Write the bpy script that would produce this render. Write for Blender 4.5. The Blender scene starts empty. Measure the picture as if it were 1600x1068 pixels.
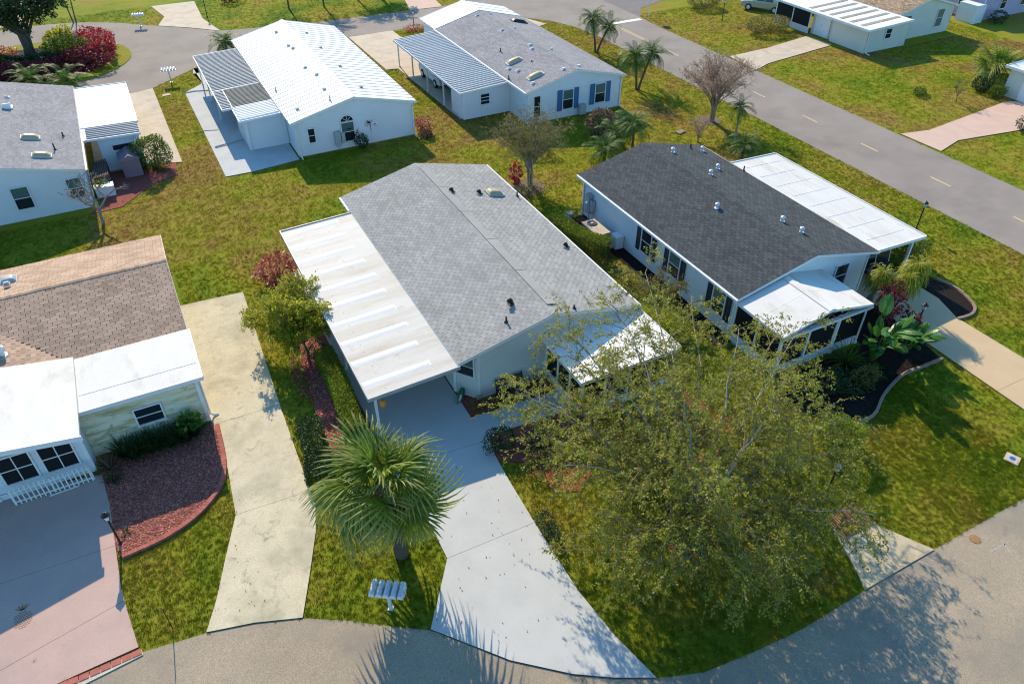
import bpy, math, random
import numpy as np
from mathutils import Vector, Matrix

# ------------------------------------------------------------------ camera, sky, sun, exposure
scene = bpy.context.scene
col = scene.collection
rad = math.radians
# The site frame: x runs across the lots, y along the houses, all houses stand square to it.
cam_data = bpy.data.cameras.new('camera')
cam_data.sensor_width = 36.0
cam_data.lens = 36.0 * 1165.0 / 1600.0
cam_data.clip_start = 0.5
cam_data.clip_end = 2000.0
cam = bpy.data.objects.new('camera', cam_data)
col.objects.link(cam)
cam.location = (0.0, 0.0, 22.0)
cam.rotation_euler = (rad(90.0 - 38.9), 0.0, rad(-27.15))
scene.camera = cam

SUN_ELEV = 31.5
SHADOW_AZ = -95.0                      # direction in which shadows fall, degrees from +x
world = bpy.data.worlds.new('World')
scene.world = world
world.use_nodes = True
wn, wl = world.node_tree.nodes, world.node_tree.links
bg = wn['Background']
sky = wn.new('ShaderNodeTexSky')
sky.sky_type = 'NISHITA'
sky.sun_disc = False
sky.sun_elevation = rad(SUN_ELEV)
sun_az = SHADOW_AZ + 180.0             # towards the sun, from +x
sky.sun_rotation = rad(90.0 - sun_az)
sky.air_density = 1.0
sky.dust_density = 0.4
sky.ozone_density = 1.6
tint = wn.new('ShaderNodeMix'); tint.data_type = 'RGBA'; tint.blend_type = 'MULTIPLY'   # clear winter sky, bluer than the model's
tint.inputs[0].default_value = 1.0
tint.inputs[7].default_value = (0.60, 0.99, 1.19, 1.0)
wl.new(sky.outputs['Color'], tint.inputs[6]); wl.new(tint.outputs[2], bg.inputs['Color'])
bg.inputs['Strength'].default_value = 0.155
sun_data = bpy.data.lights.new('sun', 'SUN')
sun_data.energy = 4.8
sun_data.angle = rad(0.5)
sun_data.color = (1.0, 0.83, 0.60)
sun = bpy.data.objects.new('sun', sun_data)
col.objects.link(sun)
sun.rotation_euler = (rad(90.0 - SUN_ELEV), 0.0, rad(sun_az + 90.0))
sun.location = (0, 60, 60)
scene.view_settings.view_transform = 'Standard'
scene.view_settings.look = 'None'
scene.view_settings.gamma = 1.0
scene.view_settings.use_curve_mapping = False
scene.view_settings.exposure = 0.52
scene.render.engine = 'CYCLES'
scene.cycles.max_bounces = 6
scene.cycles.filter_width = 1.1
scene.cycles.use_denoising = True
scene.cycles.transparent_max_bounces = 8

rng = random.Random(11)
nr = np.random.default_rng(7)

# ------------------------------------------------------------------ materials
MATS = {}
def _nodes(name):
    m = bpy.data.materials.new(name)
    m.use_nodes = True
    return m, m.node_tree.nodes, m.node_tree.links, m.node_tree.nodes['Principled BSDF']

def ramp(n, l, fac, stops):
    r = n.new('ShaderNodeValToRGB')
    e = r.color_ramp.elements
    while len(e) > 1: e.remove(e[-1])
    e[0].position, e[0].color = stops[0][0], (*stops[0][1], 1)
    for p, c in stops[1:]:
        k = e.new(p); k.color = (*c, 1)
    l.new(fac, r.inputs['Fac'])
    return r.outputs['Color']

def noise_tex(n, l, vec, scale, detail=4.0, rough=0.55, dist=0.0):
    t = n.new('ShaderNodeTexNoise')
    t.inputs['Scale'].default_value = scale
    t.inputs['Detail'].default_value = detail
    t.inputs['Roughness'].default_value = rough
    t.inputs['Distortion'].default_value = dist
    if vec is not None: l.new(vec, t.inputs['Vector'])
    return t.outputs['Fac']

def mix(n, l, fac, a, b, mode='MIX'):
    x = n.new('ShaderNodeMix'); x.data_type = 'RGBA'; x.blend_type = mode
    if isinstance(fac, float): x.inputs[0].default_value = fac
    else: l.new(fac, x.inputs[0])
    for i, v in ((6, a), (7, b)):
        if isinstance(v, tuple): x.inputs[i].default_value = (*v, 1)
        else: l.new(v, x.inputs[i])
    return x.outputs[2]

def surf(name, c, c2=None, scale=3.0, fine=40.0, fine_amt=0.25, rough=0.8, bump=0.0, bscale=60.0, stain=None, stain_scale=0.6, stain_lo=0.5, stain_hi=0.7, stretch=None, island=0.0, metal=0.0, wear=None, wear_scale=3.0, wear_lo=0.58, wear_hi=0.72):
    """A weathered surface: two tones in broad patches, fine grain, optional stains; world-space noise."""
    m, n, l, p = _nodes(name)
    g = n.new('ShaderNodeNewGeometry')
    vec = g.outputs['Position']
    if stretch:
        mp = n.new('ShaderNodeMapping'); mp.inputs['Scale'].default_value = stretch
        l.new(vec, mp.inputs['Vector']); vec2 = mp.outputs['Vector']
    else: vec2 = vec
    c2 = c2 or tuple(min(1, x * 0.82) for x in c)
    base = ramp(n, l, noise_tex(n, l, vec2, scale), [(0.35, c), (0.68, c2)])
    f = noise_tex(n, l, vec, fine, 3.0, 0.7)
    k = ramp(n, l, f, [(0.3, (1 - fine_amt,) * 3), (0.7, (1 + fine_amt,) * 3)])
    base = mix(n, l, 1.0, base, k, 'MULTIPLY')
    if island:
        k2 = ramp(n, l, g.outputs['Random Per Island'], [(0.0, (1 - island,) * 3), (1.0, (1 + island,) * 3)])
        base = mix(n, l, 1.0, base, k2, 'MULTIPLY')
    if stain:
        s = ramp(n, l, noise_tex(n, l, vec2, stain_scale, 6.0, 0.65), [(stain_lo, (0, 0, 0)), (stain_hi, (1, 1, 1))])
        base = mix(n, l, s, base, stain)
    if wear:
        s = ramp(n, l, noise_tex(n, l, vec, wear_scale, 8.0, 0.7, 1.2), [(wear_lo, (0, 0, 0)), (wear_hi, (1, 1, 1))])
        base = mix(n, l, s, base, wear)
    l.new(base, p.inputs['Base Color'])
    p.inputs['Roughness'].default_value = rough
    p.inputs['Metallic'].default_value = metal
    p.inputs['Specular IOR Level'].default_value = 0.12
    if bump:
        b = n.new('ShaderNodeBump'); b.inputs['Strength'].default_value = bump; b.inputs['Distance'].default_value = 0.02
        l.new(noise_tex(n, l, vec, bscale, 4.0, 0.6), b.inputs['Height'])
        l.new(b.outputs['Normal'], p.inputs['Normal'])
    MATS[name] = m
    return m

def leaf_mat(name, stops, rough=0.5, trans=0.3, spec=0.4, tip=None):
    """Leaves: colour drawn per leaf, some light passing through."""
    m, n, l, p = _nodes(name)
    g = n.new('ShaderNodeNewGeometry')
    c = ramp(n, l, g.outputs['Random Per Island'], stops)
    k = ramp(n, l, noise_tex(n, l, g.outputs['Position'], 1.1, 3.0), [(0.3, (0.75,) * 3), (0.7, (1.2,) * 3)])
    c = mix(n, l, 1.0, c, k, 'MULTIPLY')
    if tip:                                  # fan fronds: segments bleach towards their tips
        tc = n.new('ShaderNodeTexCoord'); vd = n.new('ShaderNodeVectorMath'); vd.operation = 'DISTANCE'; l.new(tc.outputs['Object'], vd.inputs[0]); vd.inputs[1].default_value = (0.75, 0, 0)
        c = mix(n, l, ramp(n, l, vd.outputs['Value'], [(0.45, (0, 0, 0)), (1.0, (0.85,) * 3)]), c, tip)
    l.new(c, p.inputs['Base Color'])
    p.inputs['Roughness'].default_value = rough
    p.inputs['Specular IOR Level'].default_value = spec
    t = n.new('ShaderNodeBsdfTranslucent')
    l.new(c, t.inputs['Color'])
    s = n.new('ShaderNodeMixShader'); s.inputs[0].default_value = trans
    l.new(p.outputs[0], s.inputs[1]); l.new(t.outputs[0], s.inputs[2])
    l.new(s.outputs[0], n['Material Output'].inputs['Surface'])
    MATS[name] = m
    return m

def plain(name, c, rough=0.5, metal=0.0, spec=0.5):
    m, n, l, p = _nodes(name)
    p.inputs['Base Color'].default_value = (*c, 1)
    p.inputs['Roughness'].default_value = rough
    p.inputs['Metallic'].default_value = metal
    p.inputs['Specular IOR Level'].default_value = spec
    MATS[name] = m
    return m

def lawn_mat(name, blades):
    m, n, l, p = _nodes(name)
    g = n.new('ShaderNodeNewGeometry')
    vec = g.outputs['Position']
    broad = noise_tex(n, l, vec, 0.16, 5.0, 0.6, 0.4)
    mid = noise_tex(n, l, vec, 0.9, 5.0, 0.65)
    a = n.new('ShaderNodeMath'); a.operation = 'MULTIPLY_ADD'
    l.new(mid, a.inputs[0]); a.inputs[1].default_value = 0.22
    b = n.new('ShaderNodeMath'); b.operation = 'MULTIPLY'; l.new(broad, b.inputs[0]); b.inputs[1].default_value = 0.88
    l.new(b.outputs[0], a.inputs[2])
    # lots between the houses are drier than the lawns by the cul-de-sac and beyond the far street
    sx = n.new('ShaderNodeSeparateXYZ'); l.new(vec, sx.inputs[0])
    yr = n.new('ShaderNodeMapRange'); l.new(sx.outputs['Y'], yr.inputs['Value']); yr.inputs['From Min'].default_value = 0.0; yr.inputs['From Max'].default_value = 100.0
    dry = ramp(n, l, yr.outputs[0], [(0.10, (0.42,) * 3), (0.22, (0.50,) * 3), (0.34, (0.68,) * 3), (0.70, (0.70,) * 3), (0.77, (0.36,) * 3)])
    dv = n.new('ShaderNodeMath'); dv.operation = 'MULTIPLY_ADD'; l.new(dry, dv.inputs[0]); dv.inputs[1].default_value = 0.30; dv.inputs[2].default_value = -0.155
    mpl = n.new('ShaderNodeMapping'); mpl.inputs['Scale'].default_value = (0.12, 1.7, 1.0); mpl.inputs['Rotation'].default_value = (0, 0, 0.12); l.new(vec, mpl.inputs['Vector'])
    mow = noise_tex(n, l, mpl.outputs['Vector'], 1.0, 2.0, 0.5)
    c0 = n.new('ShaderNodeMath'); c0.operation = 'ADD'; l.new(a.outputs[0], c0.inputs[0]); l.new(dv.outputs[0], c0.inputs[1])
    c = ramp(n, l, c0.outputs[0], [(0.34, (0.085, 0.150, 0.013)), (0.44, (0.145, 0.200, 0.015)), (0.52, (0.208, 0.232, 0.019)), (0.60, (0.250, 0.230, 0.028)), (0.68, (0.265, 0.198, 0.045)), (0.78, (0.25, 0.16, 0.052))])
    km = ramp(n, l, mow, [(0.3, (0.91,) * 3), (0.7, (1.08,) * 3)])
    c = mix(n, l, 1.0, c, km, 'MULTIPLY')
    if blades:
        oi = n.new('ShaderNodeObjectInfo')
        kr = ramp(n, l, oi.outputs['Random'], [(0.0, (0.74, 0.84, 0.7)), (0.35, (0.94, 1.0, 0.85)), (0.7, (1.1, 1.04, 1.0)), (1.0, (1.34, 1.2, 1.2))])
        c = mix(n, l, 1.0, c, kr, 'MULTIPLY')
    f = noise_tex(n, l, vec, 20.0, 5.0, 0.8)
    k = ramp(n, l, f, [(0.30, (0.74, 0.76, 0.7)), (0.5, (1.0, 1.0, 1.0)), (0.72, (1.25, 1.2, 1.3))])
    c = mix(n, l, 1.0, c, k, 'MULTIPLY')
    fl = noise_tex(n, l, vec, 60.0, 2.0, 0.6)
    k2 = ramp(n, l, fl, [(0.32, (0.66,) * 3), (0.68, (1.32,) * 3)])
    c = mix(n, l, 1.0, c, k2, 'MULTIPLY')
    l.new(c, p.inputs['Base Color'])
    p.inputs['Roughness'].default_value = 0.85
    p.inputs['Specular IOR Level'].default_value = 0.03
    if blades:
        t = n.new('ShaderNodeBsdfTranslucent'); l.new(c, t.inputs['Color'])
        s = n.new('ShaderNodeMixShader'); s.inputs[0].default_value = 0.4
        l.new(p.outputs[0], s.inputs[1]); l.new(t.outputs[0], s.inputs[2]); l.new(s.outputs[0], n['Material Output'].inputs['Surface'])
    else:
        bm_ = n.new('ShaderNodeBump'); bm_.inputs['Strength'].default_value = 0.6; bm_.inputs['Distance'].default_value = 0.06
        l.new(f, bm_.inputs['Height']); l.new(bm_.outputs['Normal'], p.inputs['Normal'])
    MATS[name] = m
    return m

lawn_mat('lawn', False)
lawn_mat('lawn_blades', True)
def asphalt_mat(name, c):
    m = surf(name, c, tuple(x * 0.84 for x in c), scale=0.35, fine=55.0, fine_amt=0.32, rough=0.9, bump=0.5, bscale=90.0,
             stain=tuple(x * 0.72 for x in c), stain_scale=0.22, stain_lo=0.52, stain_hi=0.75)
    return m
asphalt_mat('asphalt', (0.30, 0.262, 0.228))
asphalt_mat('asphalt_dark', (0.215, 0.195, 0.19))
surf('asphalt_near', (0.375, 0.31, 0.225), (0.33, 0.275, 0.20), scale=0.5, fine=38.0, fine_amt=0.42, rough=0.9, bump=0.5, bscale=80.0, stain=(0.25, 0.22, 0.18), stain_scale=0.22, stain_lo=0.46, stain_hi=0.66, wear=(0.20, 0.175, 0.15), wear_scale=0.9, wear_lo=0.58, wear_hi=0.85)
surf('concrete_grey', (0.50, 0.51, 0.50), (0.465, 0.475, 0.465), scale=0.8, fine=30.0, fine_amt=0.05, rough=0.75, stain=(0.435, 0.445, 0.44), stain_scale=0.5, stain_lo=0.50, stain_hi=0.74, wear=(0.38, 0.38, 0.365), wear_scale=2.2, wear_lo=0.62, wear_hi=0.82)
surf('concrete_beige', (0.60, 0.53, 0.375), (0.53, 0.47, 0.33), scale=1.2, fine=26.0, fine_amt=0.16, rough=0.88, bump=0.15, stain=(0.38, 0.345, 0.245), stain_scale=0.45, stain_lo=0.48, stain_hi=0.70, wear=(0.27, 0.24, 0.165), wear_scale=1.7, wear_lo=0.55, wear_hi=0.75)
surf('concrete_pink', (0.50, 0.355, 0.305), (0.46, 0.325, 0.28), scale=0.8, fine=30.0, fine_amt=0.08, rough=0.8, stain=(0.40, 0.30, 0.27), stain_scale=0.5, stain_lo=0.5, stain_hi=0.75, wear=(0.32, 0.24, 0.22), wear_scale=2.0, wear_lo=0.6, wear_hi=0.8)
surf('concrete_tan', (0.55, 0.415, 0.255), (0.51, 0.385, 0.235), scale=0.8, fine=30.0, fine_amt=0.06, rough=0.8, stain=(0.47, 0.365, 0.24), stain_scale=0.5, stain_lo=0.55, stain_hi=0.8)
surf('concrete_cream', (0.57, 0.48, 0.37), (0.50, 0.42, 0.32), scale=1.0, fine=25.0, fine_amt=0.14, rough=0.85, stain=(0.40, 0.34, 0.26), stain_scale=0.7, stain_lo=0.5, stain_hi=0.75)
surf('concrete_rose', (0.60, 0.43, 0.34), (0.55, 0.39, 0.31), scale=1.0, fine=25.0, fine_amt=0.08, rough=0.85)
surf('concrete_patio', (0.50, 0.52, 0.52), (0.44, 0.46, 0.46), scale=1.0, fine=25.0, fine_amt=0.12, rough=0.85)
surf('concrete_apron', (0.53, 0.45, 0.30), (0.45, 0.385, 0.26), scale=1.5, fine=30.0, fine_amt=0.14, rough=0.9, stain=(0.30, 0.255, 0.17), stain_scale=0.9)
surf('joint', (0.06, 0.055, 0.05), rough=0.95)
surf('mulch_red', (0.30, 0.095, 0.07), (0.20, 0.06, 0.05), scale=9.0, fine=55.0, fine_amt=0.6, rough=0.95, bump=1.0, bscale=45.0)
surf('mulch_rust', (0.32, 0.10, 0.03), (0.22, 0.07, 0.03), scale=6.0, fine=45.0, fine_amt=0.6, rough=0.95, bump=1.0, bscale=40.0)
surf('mulch_dark', (0.022, 0.017, 0.015), (0.013, 0.011, 0.010), scale=6.0, fine=40.0, fine_amt=0.6, rough=0.95, bump=1.0, bscale=40.0)
surf('chip_red', (0.50, 0.21, 0.155), (0.34, 0.13, 0.10), scale=9.0, fine=60.0, fine_amt=0.3, rough=0.95, island=0.5)
surf('chip_dark', (0.03, 0.022, 0.018), rough=0.95, island=0.5)
surf('brick', (0.42, 0.145, 0.11), (0.36, 0.12, 0.09), scale=4.0, fine=50.0, fine_amt=0.15, rough=0.9, island=0.12)
surf('curb_stone', (0.33, 0.235, 0.18), (0.25, 0.18, 0.14), scale=4.0, fine=40.0, fine_amt=0.25, rough=0.9, bump=0.3)
surf('soil', (0.20, 0.15, 0.10), (0.14, 0.10, 0.07), scale=3.0, fine=50.0, fine_amt=0.4, rough=0.95, bump=0.6)
surf('wall_white', (0.72, 0.73, 0.73), (0.68, 0.69, 0.69), scale=0.8, fine=20.0, fine_amt=0.03, rough=0.65)
surf('wall_grey', (0.62, 0.625, 0.60), (0.57, 0.58, 0.56), scale=0.8, fine=20.0, fine_amt=0.04, rough=0.65)
surf('wall_cream', (0.74, 0.69, 0.50), (0.68, 0.62, 0.44), scale=1.0, fine=20.0, fine_amt=0.05, rough=0.7, stain=(0.40, 0.33, 0.15), stain_scale=1.0, stain_lo=0.47, stain_hi=0.66, stretch=(0.6, 0.6, 3.2), wear=(0.24, 0.19, 0.07), wear_scale=1.6, wear_lo=0.56, wear_hi=0.74)
surf('wall_ivory', (0.66, 0.62, 0.53), (0.60, 0.57, 0.49), scale=1.0, fine=20.0, fine_amt=0.04, rough=0.7)
surf('wall_lilac', (0.50, 0.40, 0.50), (0.45, 0.36, 0.46), scale=1.0, fine=20.0, fine_amt=0.04, rough=0.7)
surf('wall_plum', (0.28, 0.21, 0.23), (0.23, 0.17, 0.19), scale=2.0, fine=20.0, fine_amt=0.1, rough=0.7)
surf('trim', (0.78, 0.78, 0.77), (0.72, 0.72, 0.71), scale=1.5, fine=20.0, fine_amt=0.04, rough=0.5)
surf('metal_white', (0.82, 0.82, 0.80), (0.78, 0.78, 0.76), scale=0.7, fine=20.0, fine_amt=0.03, rough=0.45)
surf('metal_coated', (0.56, 0.55, 0.52), (0.52, 0.505, 0.47), scale=0.9, fine=14.0, fine_amt=0.06, rough=0.6, stain=(0.40, 0.355, 0.275), stain_scale=0.55, stain_lo=0.46, stain_hi=0.80, stretch=(0.35, 2.2, 1.0), wear=(0.36, 0.29, 0.185), wear_scale=1.1, wear_lo=0.57, wear_hi=0.86)
surf('metal_stained', (0.66, 0.65, 0.62), (0.60, 0.58, 0.54), scale=0.9, fine=14.0, fine_amt=0.06, rough=0.6, stain=(0.46, 0.39, 0.27), stain_scale=0.7, stain_lo=0.54, stain_hi=0.76, stretch=(2.0, 0.5, 1.0))
surf('metal_flat', (0.70, 0.69, 0.655), (0.65, 0.635, 0.595), scale=0.9, fine=14.0, fine_amt=0.05, rough=0.7, stain=(0.50, 0.45, 0.35), stain_scale=0.7, stain_lo=0.54, stain_hi=0.80, stretch=(1.6, 0.6, 1.0), wear=(0.47, 0.42, 0.33), wear_scale=2.2, wear_lo=0.62, wear_hi=0.80)
surf('metal_pan', (0.22, 0.235, 0.25), (0.17, 0.185, 0.20), scale=1.2, fine=12.0, fine_amt=0.15, rough=0.5, stain=(0.12, 0.13, 0.14), stain_scale=0.8)
surf('metal_pan_tan', (0.36, 0.33, 0.27), (0.28, 0.26, 0.21), scale=1.5, fine=12.0, fine_amt=0.2, rough=0.6)
surf('metal_grey', (0.42, 0.44, 0.45), (0.36, 0.38, 0.39), scale=3.0, fine=20.0, fine_amt=0.06, rough=0.45)
surf('galvanised', (0.74, 0.76, 0.78), (0.62, 0.64, 0.66), scale=8.0, fine=40.0, fine_amt=0.12, rough=0.35, metal=0.1)
def shingle_mat(name, c, isl):
    surf(name, c, tuple(x * 0.86 for x in c), scale=0.6, fine=60.0, fine_amt=0.16, rough=0.92, island=isl)
shingle_mat('shingle_grey', (0.345, 0.345, 0.33), 0.12)
shingle_mat('shingle_dark', (0.070, 0.079, 0.085), 0.22)
shingle_mat('shingle_brown', (0.45, 0.315, 0.225), 0.18)
shingle_mat('shingle_slate', (0.305, 0.30, 0.31), 0.13)
shingle_mat('shingle_tan', (0.36, 0.255, 0.17), 0.35)
surf('underlay', (0.075, 0.075, 0.075), rough=0.95)
surf('underlay_dark', (0.02, 0.02, 0.021), rough=0.95)
surf('underlay_brown', (0.07, 0.045, 0.035), rough=0.95)
plain('glass', (0.018, 0.024, 0.03), 0.08, 0.0, 0.6)
plain('glass_green', (0.09, 0.15, 0.135), 0.15, 0.0, 0.6)
plain('screen', (0.012, 0.012, 0.014), 0.7, 0.0, 0.2)
plain('shutter_blue', (0.04, 0.125, 0.27), 0.6)
plain('shutter_black', (0.016, 0.02, 0.025), 0.5)
plain('black_metal', (0.012, 0.012, 0.013), 0.45)
plain('rubber', (0.012, 0.012, 0.012), 0.8)
plain('door_white', (0.75, 0.76, 0.76), 0.5)
plain('lamp_glass', (0.75, 0.73, 0.66), 0.25)
surf('dome_tan', (0.50, 0.42, 0.24), (0.44, 0.36, 0.20), scale=5.0, rough=0.35)
plain('vent_black', (0.02, 0.02, 0.021), 0.5)
plain('vent_white', (0.78, 0.79, 0.80), 0.4)
plain('gutter_red', (0.42, 0.17, 0.12), 0.5)
plain('hose_green', (0.012, 0.13, 0.075), 0.5)
plain('orange_glass', (0.75, 0.30, 0.03), 0.3)
plain('car_white', (0.78, 0.78, 0.77), 0.25)
plain('car_green', (0.42, 0.47, 0.40), 0.25, 0.3)
plain('sign_red', (0.42, 0.02, 0.025), 0.5)
plain('sign_white', (0.80, 0.80, 0.80), 0.5)
plain('blue_paint', (0.01, 0.12, 0.45), 0.5)
plain('paint_white', (0.70, 0.70, 0.68), 0.8)
plain('terracotta', (0.36, 0.14, 0.07), 0.7)
surf('paint_yellow', (0.66, 0.50, 0.24), (0.56, 0.43, 0.22), scale=3.0, fine=40.0, fine_amt=0.15, rough=0.85)
surf('rust', (0.34, 0.20, 0.10), (0.20, 0.11, 0.06), scale=8.0, fine=50.0, fine_amt=0.35, rough=0.9)
surf('stencil', (0.33, 0.19, 0.085), (0.28, 0.17, 0.085), scale=8.0, fine=40.0, fine_amt=0.2, rough=0.85)
surf('bark', (0.16, 0.125, 0.10), (0.10, 0.08, 0.065), scale=6.0, fine=30.0, fine_amt=0.3, rough=0.95, bump=0.6, bscale=25.0)
surf('twig', (0.22, 0.185, 0.10), (0.15, 0.125, 0.07), scale=5.0, rough=0.95)
surf('bark_pale', (0.36, 0.33, 0.28), (0.24, 0.21, 0.18), scale=5.0, fine=30.0, fine_amt=0.25, rough=0.95, bump=0.5, bscale=25.0)
surf('bark_red', (0.34, 0.235, 0.18), (0.24, 0.165, 0.125), scale=5.0, fine=30.0, fine_amt=0.25, rough=0.95)
surf('palm_trunk', (0.15, 0.115, 0.085), (0.085, 0.065, 0.05), scale=10.0, fine=40.0, fine_amt=0.35, rough=0.95, bump=0.8, bscale=30.0, stretch=(1, 1, 4))
leaf_mat('oak_leaf', [(0.0, (0.17, 0.215, 0.018)), (0.4, (0.30, 0.33, 0.03)), (0.75, (0.43, 0.42, 0.07)), (0.92, (0.48, 0.38, 0.12)), (1.0, (0.50, 0.36, 0.17))], rough=0.6, trans=0.5, spec=0.15)
leaf_mat('green_leaf', [(0.0, (0.06, 0.12, 0.012)), (0.5, (0.11, 0.18, 0.018)), (1.0, (0.19, 0.24, 0.03))], trans=0.35, spec=0.25)
leaf_mat('deep_leaf', [(0.0, (0.014, 0.045, 0.012)), (0.6, (0.030, 0.075, 0.016)), (1.0, (0.065, 0.115, 0.025))])
leaf_mat('lime_leaf', [(0.0, (0.27, 0.30, 0.014)), (0.5, (0.41, 0.41, 0.02)), (1.0, (0.55, 0.50, 0.06))], trans=0.5, spec=0.2)
leaf_mat('hedge_leaf', [(0.0, (0.10, 0.17, 0.012)), (0.5, (0.19, 0.26, 0.018)), (1.0, (0.30, 0.34, 0.03))], trans=0.35, spec=0.2)
leaf_mat('olive_leaf', [(0.0, (0.13, 0.14, 0.025)), (0.5, (0.22, 0.205, 0.045)), (1.0, (0.31, 0.24, 0.09))], trans=0.4, spec=0.15)
leaf_mat('red_leaf', [(0.0, (0.17, 0.012, 0.022)), (0.5, (0.36, 0.028, 0.045)), (0.85, (0.54, 0.08, 0.09)), (1.0, (0.60, 0.26, 0.20))], trans=0.35, spec=0.2)
leaf_mat('crimson_leaf', [(0.0, (0.07, 0.006, 0.016)), (0.6, (0.16, 0.012, 0.028)), (1.0, (0.34, 0.04, 0.05))])
leaf_mat('coral_leaf', [(0.0, (0.34, 0.045, 0.03)), (0.5, (0.46, 0.14, 0.09)), (0.8, (0.50, 0.10, 0.14)), (1.0, (0.60, 0.42, 0.25))])
leaf_mat('bronze_leaf', [(0.0, (0.06, 0.05, 0.02)), (0.5, (0.16, 0.10, 0.06)), (1.0, (0.30, 0.20, 0.14))])
leaf_mat('dry_leaf', [(0.0, (0.30, 0.185, 0.12)), (0.5, (0.44, 0.30, 0.20)), (1.0, (0.55, 0.41, 0.30))], trans=0.4, spec=0.1)
leaf_mat('palm_leaf', [(0.0, (0.105, 0.180, 0.020)), (0.5, (0.165, 0.245, 0.026)), (1.0, (0.28, 0.32, 0.06))], rough=0.5, trans=0.42, spec=0.2, tip=(0.46, 0.45, 0.17))
leaf_mat('palm_tip', [(0.0, (0.20, 0.19, 0.08)), (1.0, (0.34, 0.29, 0.14))], rough=0.6, trans=0.25)
leaf_mat('palm_dry', [(0.0, (0.16, 0.09, 0.04)), (1.0, (0.26, 0.16, 0.07))], rough=0.7, trans=0.15)
leaf_mat('date_leaf', [(0.0, (0.05, 0.115, 0.018)), (0.5, (0.085, 0.17, 0.028)), (1.0, (0.15, 0.22, 0.05))], rough=0.55, trans=0.35, spec=0.25)
leaf_mat('paddle_leaf', [(0.0, (0.035, 0.12, 0.016)), (0.5, (0.07, 0.19, 0.024)), (1.0, (0.16, 0.28, 0.04))], rough=0.4, trans=0.3, spec=0.4)
leaf_mat('wisp_leaf', [(0.0, (0.24, 0.30, 0.014)), (0.7, (0.36, 0.36, 0.02)), (1.0, (0.46, 0.36, 0.04))], trans=0.4)
M = MATS

# ------------------------------------------------------------------ mesh helpers
class MB:
    """Collects faces in site coordinates; build() links them as one mesh object."""
    def __init__(s): s.v = []; s.f = []
    def add(s, pts):
        k = len(s.v); s.v.extend([tuple(p) for p in pts]); return k
    def poly(s, pts):
        k = s.add(pts); s.f.append(tuple(range(k, k + len(pts)))); return s
    def hexa(s, b, t):
        """Box from four bottom and four top corners (same order, counter-clockwise from above)."""
        k = s.add(list(b) + list(t))
        s.f += [(k+3, k+2, k+1, k), (k+4, k+5, k+6, k+7)] + [(k+i, k+(i+1) % 4, k+4+(i+1) % 4, k+4+i) for i in range(4)]
        return s
    def box(s, x0, x1, y0, y1, z0, z1):
        b = [(x0, y0, z0), (x1, y0, z0), (x1, y1, z0), (x0, y1, z0)]
        return s.hexa(b, [(x, y, z1) for x, y, _ in b])
    def prism(s, poly, z0, z1):
        n = len(poly)
        if sum(poly[i][0]*poly[(i+1) % n][1] - poly[(i+1) % n][0]*poly[i][1] for i in range(n)) < 0: poly = poly[::-1]
        k = s.add([(x, y, z0) for x, y in poly] + [(x, y, z1) for x, y in poly])
        s.f += [tuple(range(k+n-1, k-1, -1)), tuple(range(k+n, k+2*n))]
        s.f += [(k+i, k+(i+1) % n, k+n+(i+1) % n, k+n+i) for i in range(n)]
        return s
    def tube(s, pts, rads, n=6, cap=True):
        pts = [Vector(p) for p in pts]
        if not hasattr(rads, '__len__'): rads = [rads] * len(pts)
        rings = []
        for i, p in enumerate(pts):
            d = (pts[min(i+1, len(pts)-1)] - pts[max(i-1, 0)])
            if d.length < 1e-9: d = Vector((0, 0, 1))
            d.normalize()
            a = Vector((1, 0, 0)) if abs(d.x) < 0.8 else Vector((0, 1, 0))
            u = d.cross(a).normalized(); w = d.cross(u)
            rings.append(s.add([p + (u*math.cos(2*math.pi*j/n) + w*math.sin(2*math.pi*j/n))*rads[i] for j in range(n)]))
        for a, b in zip(rings, rings[1:]):
            s.f += [(a+j, a+(j+1) % n, b+(j+1) % n, b+j) for j in range(n)]
        if cap:
            s.f.append(tuple(rings[0]+j for j in range(n-1, -1, -1))); s.f.append(tuple(rings[-1]+j for j in range(n)))
        return s
    def lathe(s, c, prof, n=16):
        rings = [s.add([(c[0]+r*math.cos(2*math.pi*j/n), c[1]+r*math.sin(2*math.pi*j/n), c[2]+z) for j in range(n)]) for r, z in prof]
        for a, b in zip(rings, rings[1:]):
            s.f += [(a+j, a+(j+1) % n, b+(j+1) % n, b+j) for j in range(n)]
        s.f.append(tuple(rings[0]+j for j in range(n-1, -1, -1))); s.f.append(tuple(rings[-1]+j for j in range(n)))
        return s
    def build(s, name, mat, parent=None, loc=None, smooth=False):
        off = origin(parent)
        if parent is None and loc is not None: off = Vector(loc)
        me = bpy.data.meshes.new(name)
        me.from_pydata([(x-off.x, y-off.y, z-off.z) for x, y, z in s.v], [], s.f)
        me.materials.append(M[mat])
        if smooth: me.polygons.foreach_set('use_smooth', [True]*len(me.polygons))
        o = bpy.data.objects.new(name, me)
        col.objects.link(o)
        if parent is not None: o.parent = parent
        else: o.location = off
        return o

def origin(o):
    v = Vector((0, 0, 0))
    while o is not None: v += o.location; o = o.parent
    return v

def tag(o, label=None, cat=None, group=None, kind=None):
    if label: o['label'] = label
    if cat: o['category'] = cat
    if group: o['group'] = group
    if kind: o['kind'] = kind
    return o

def thing(name, label, cat, loc, group=None, rz=0.0):
    o = bpy.data.objects.new(name, None)
    o.empty_display_size = 0.2
    col.objects.link(o)
    o.location = loc if len(loc) == 3 else (loc[0], loc[1], 0.0)
    o.rotation_euler = (0, 0, rz)
    return tag(o, label, cat, group)

def stuff(o): o['kind'] = 'stuff'; return o

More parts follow.
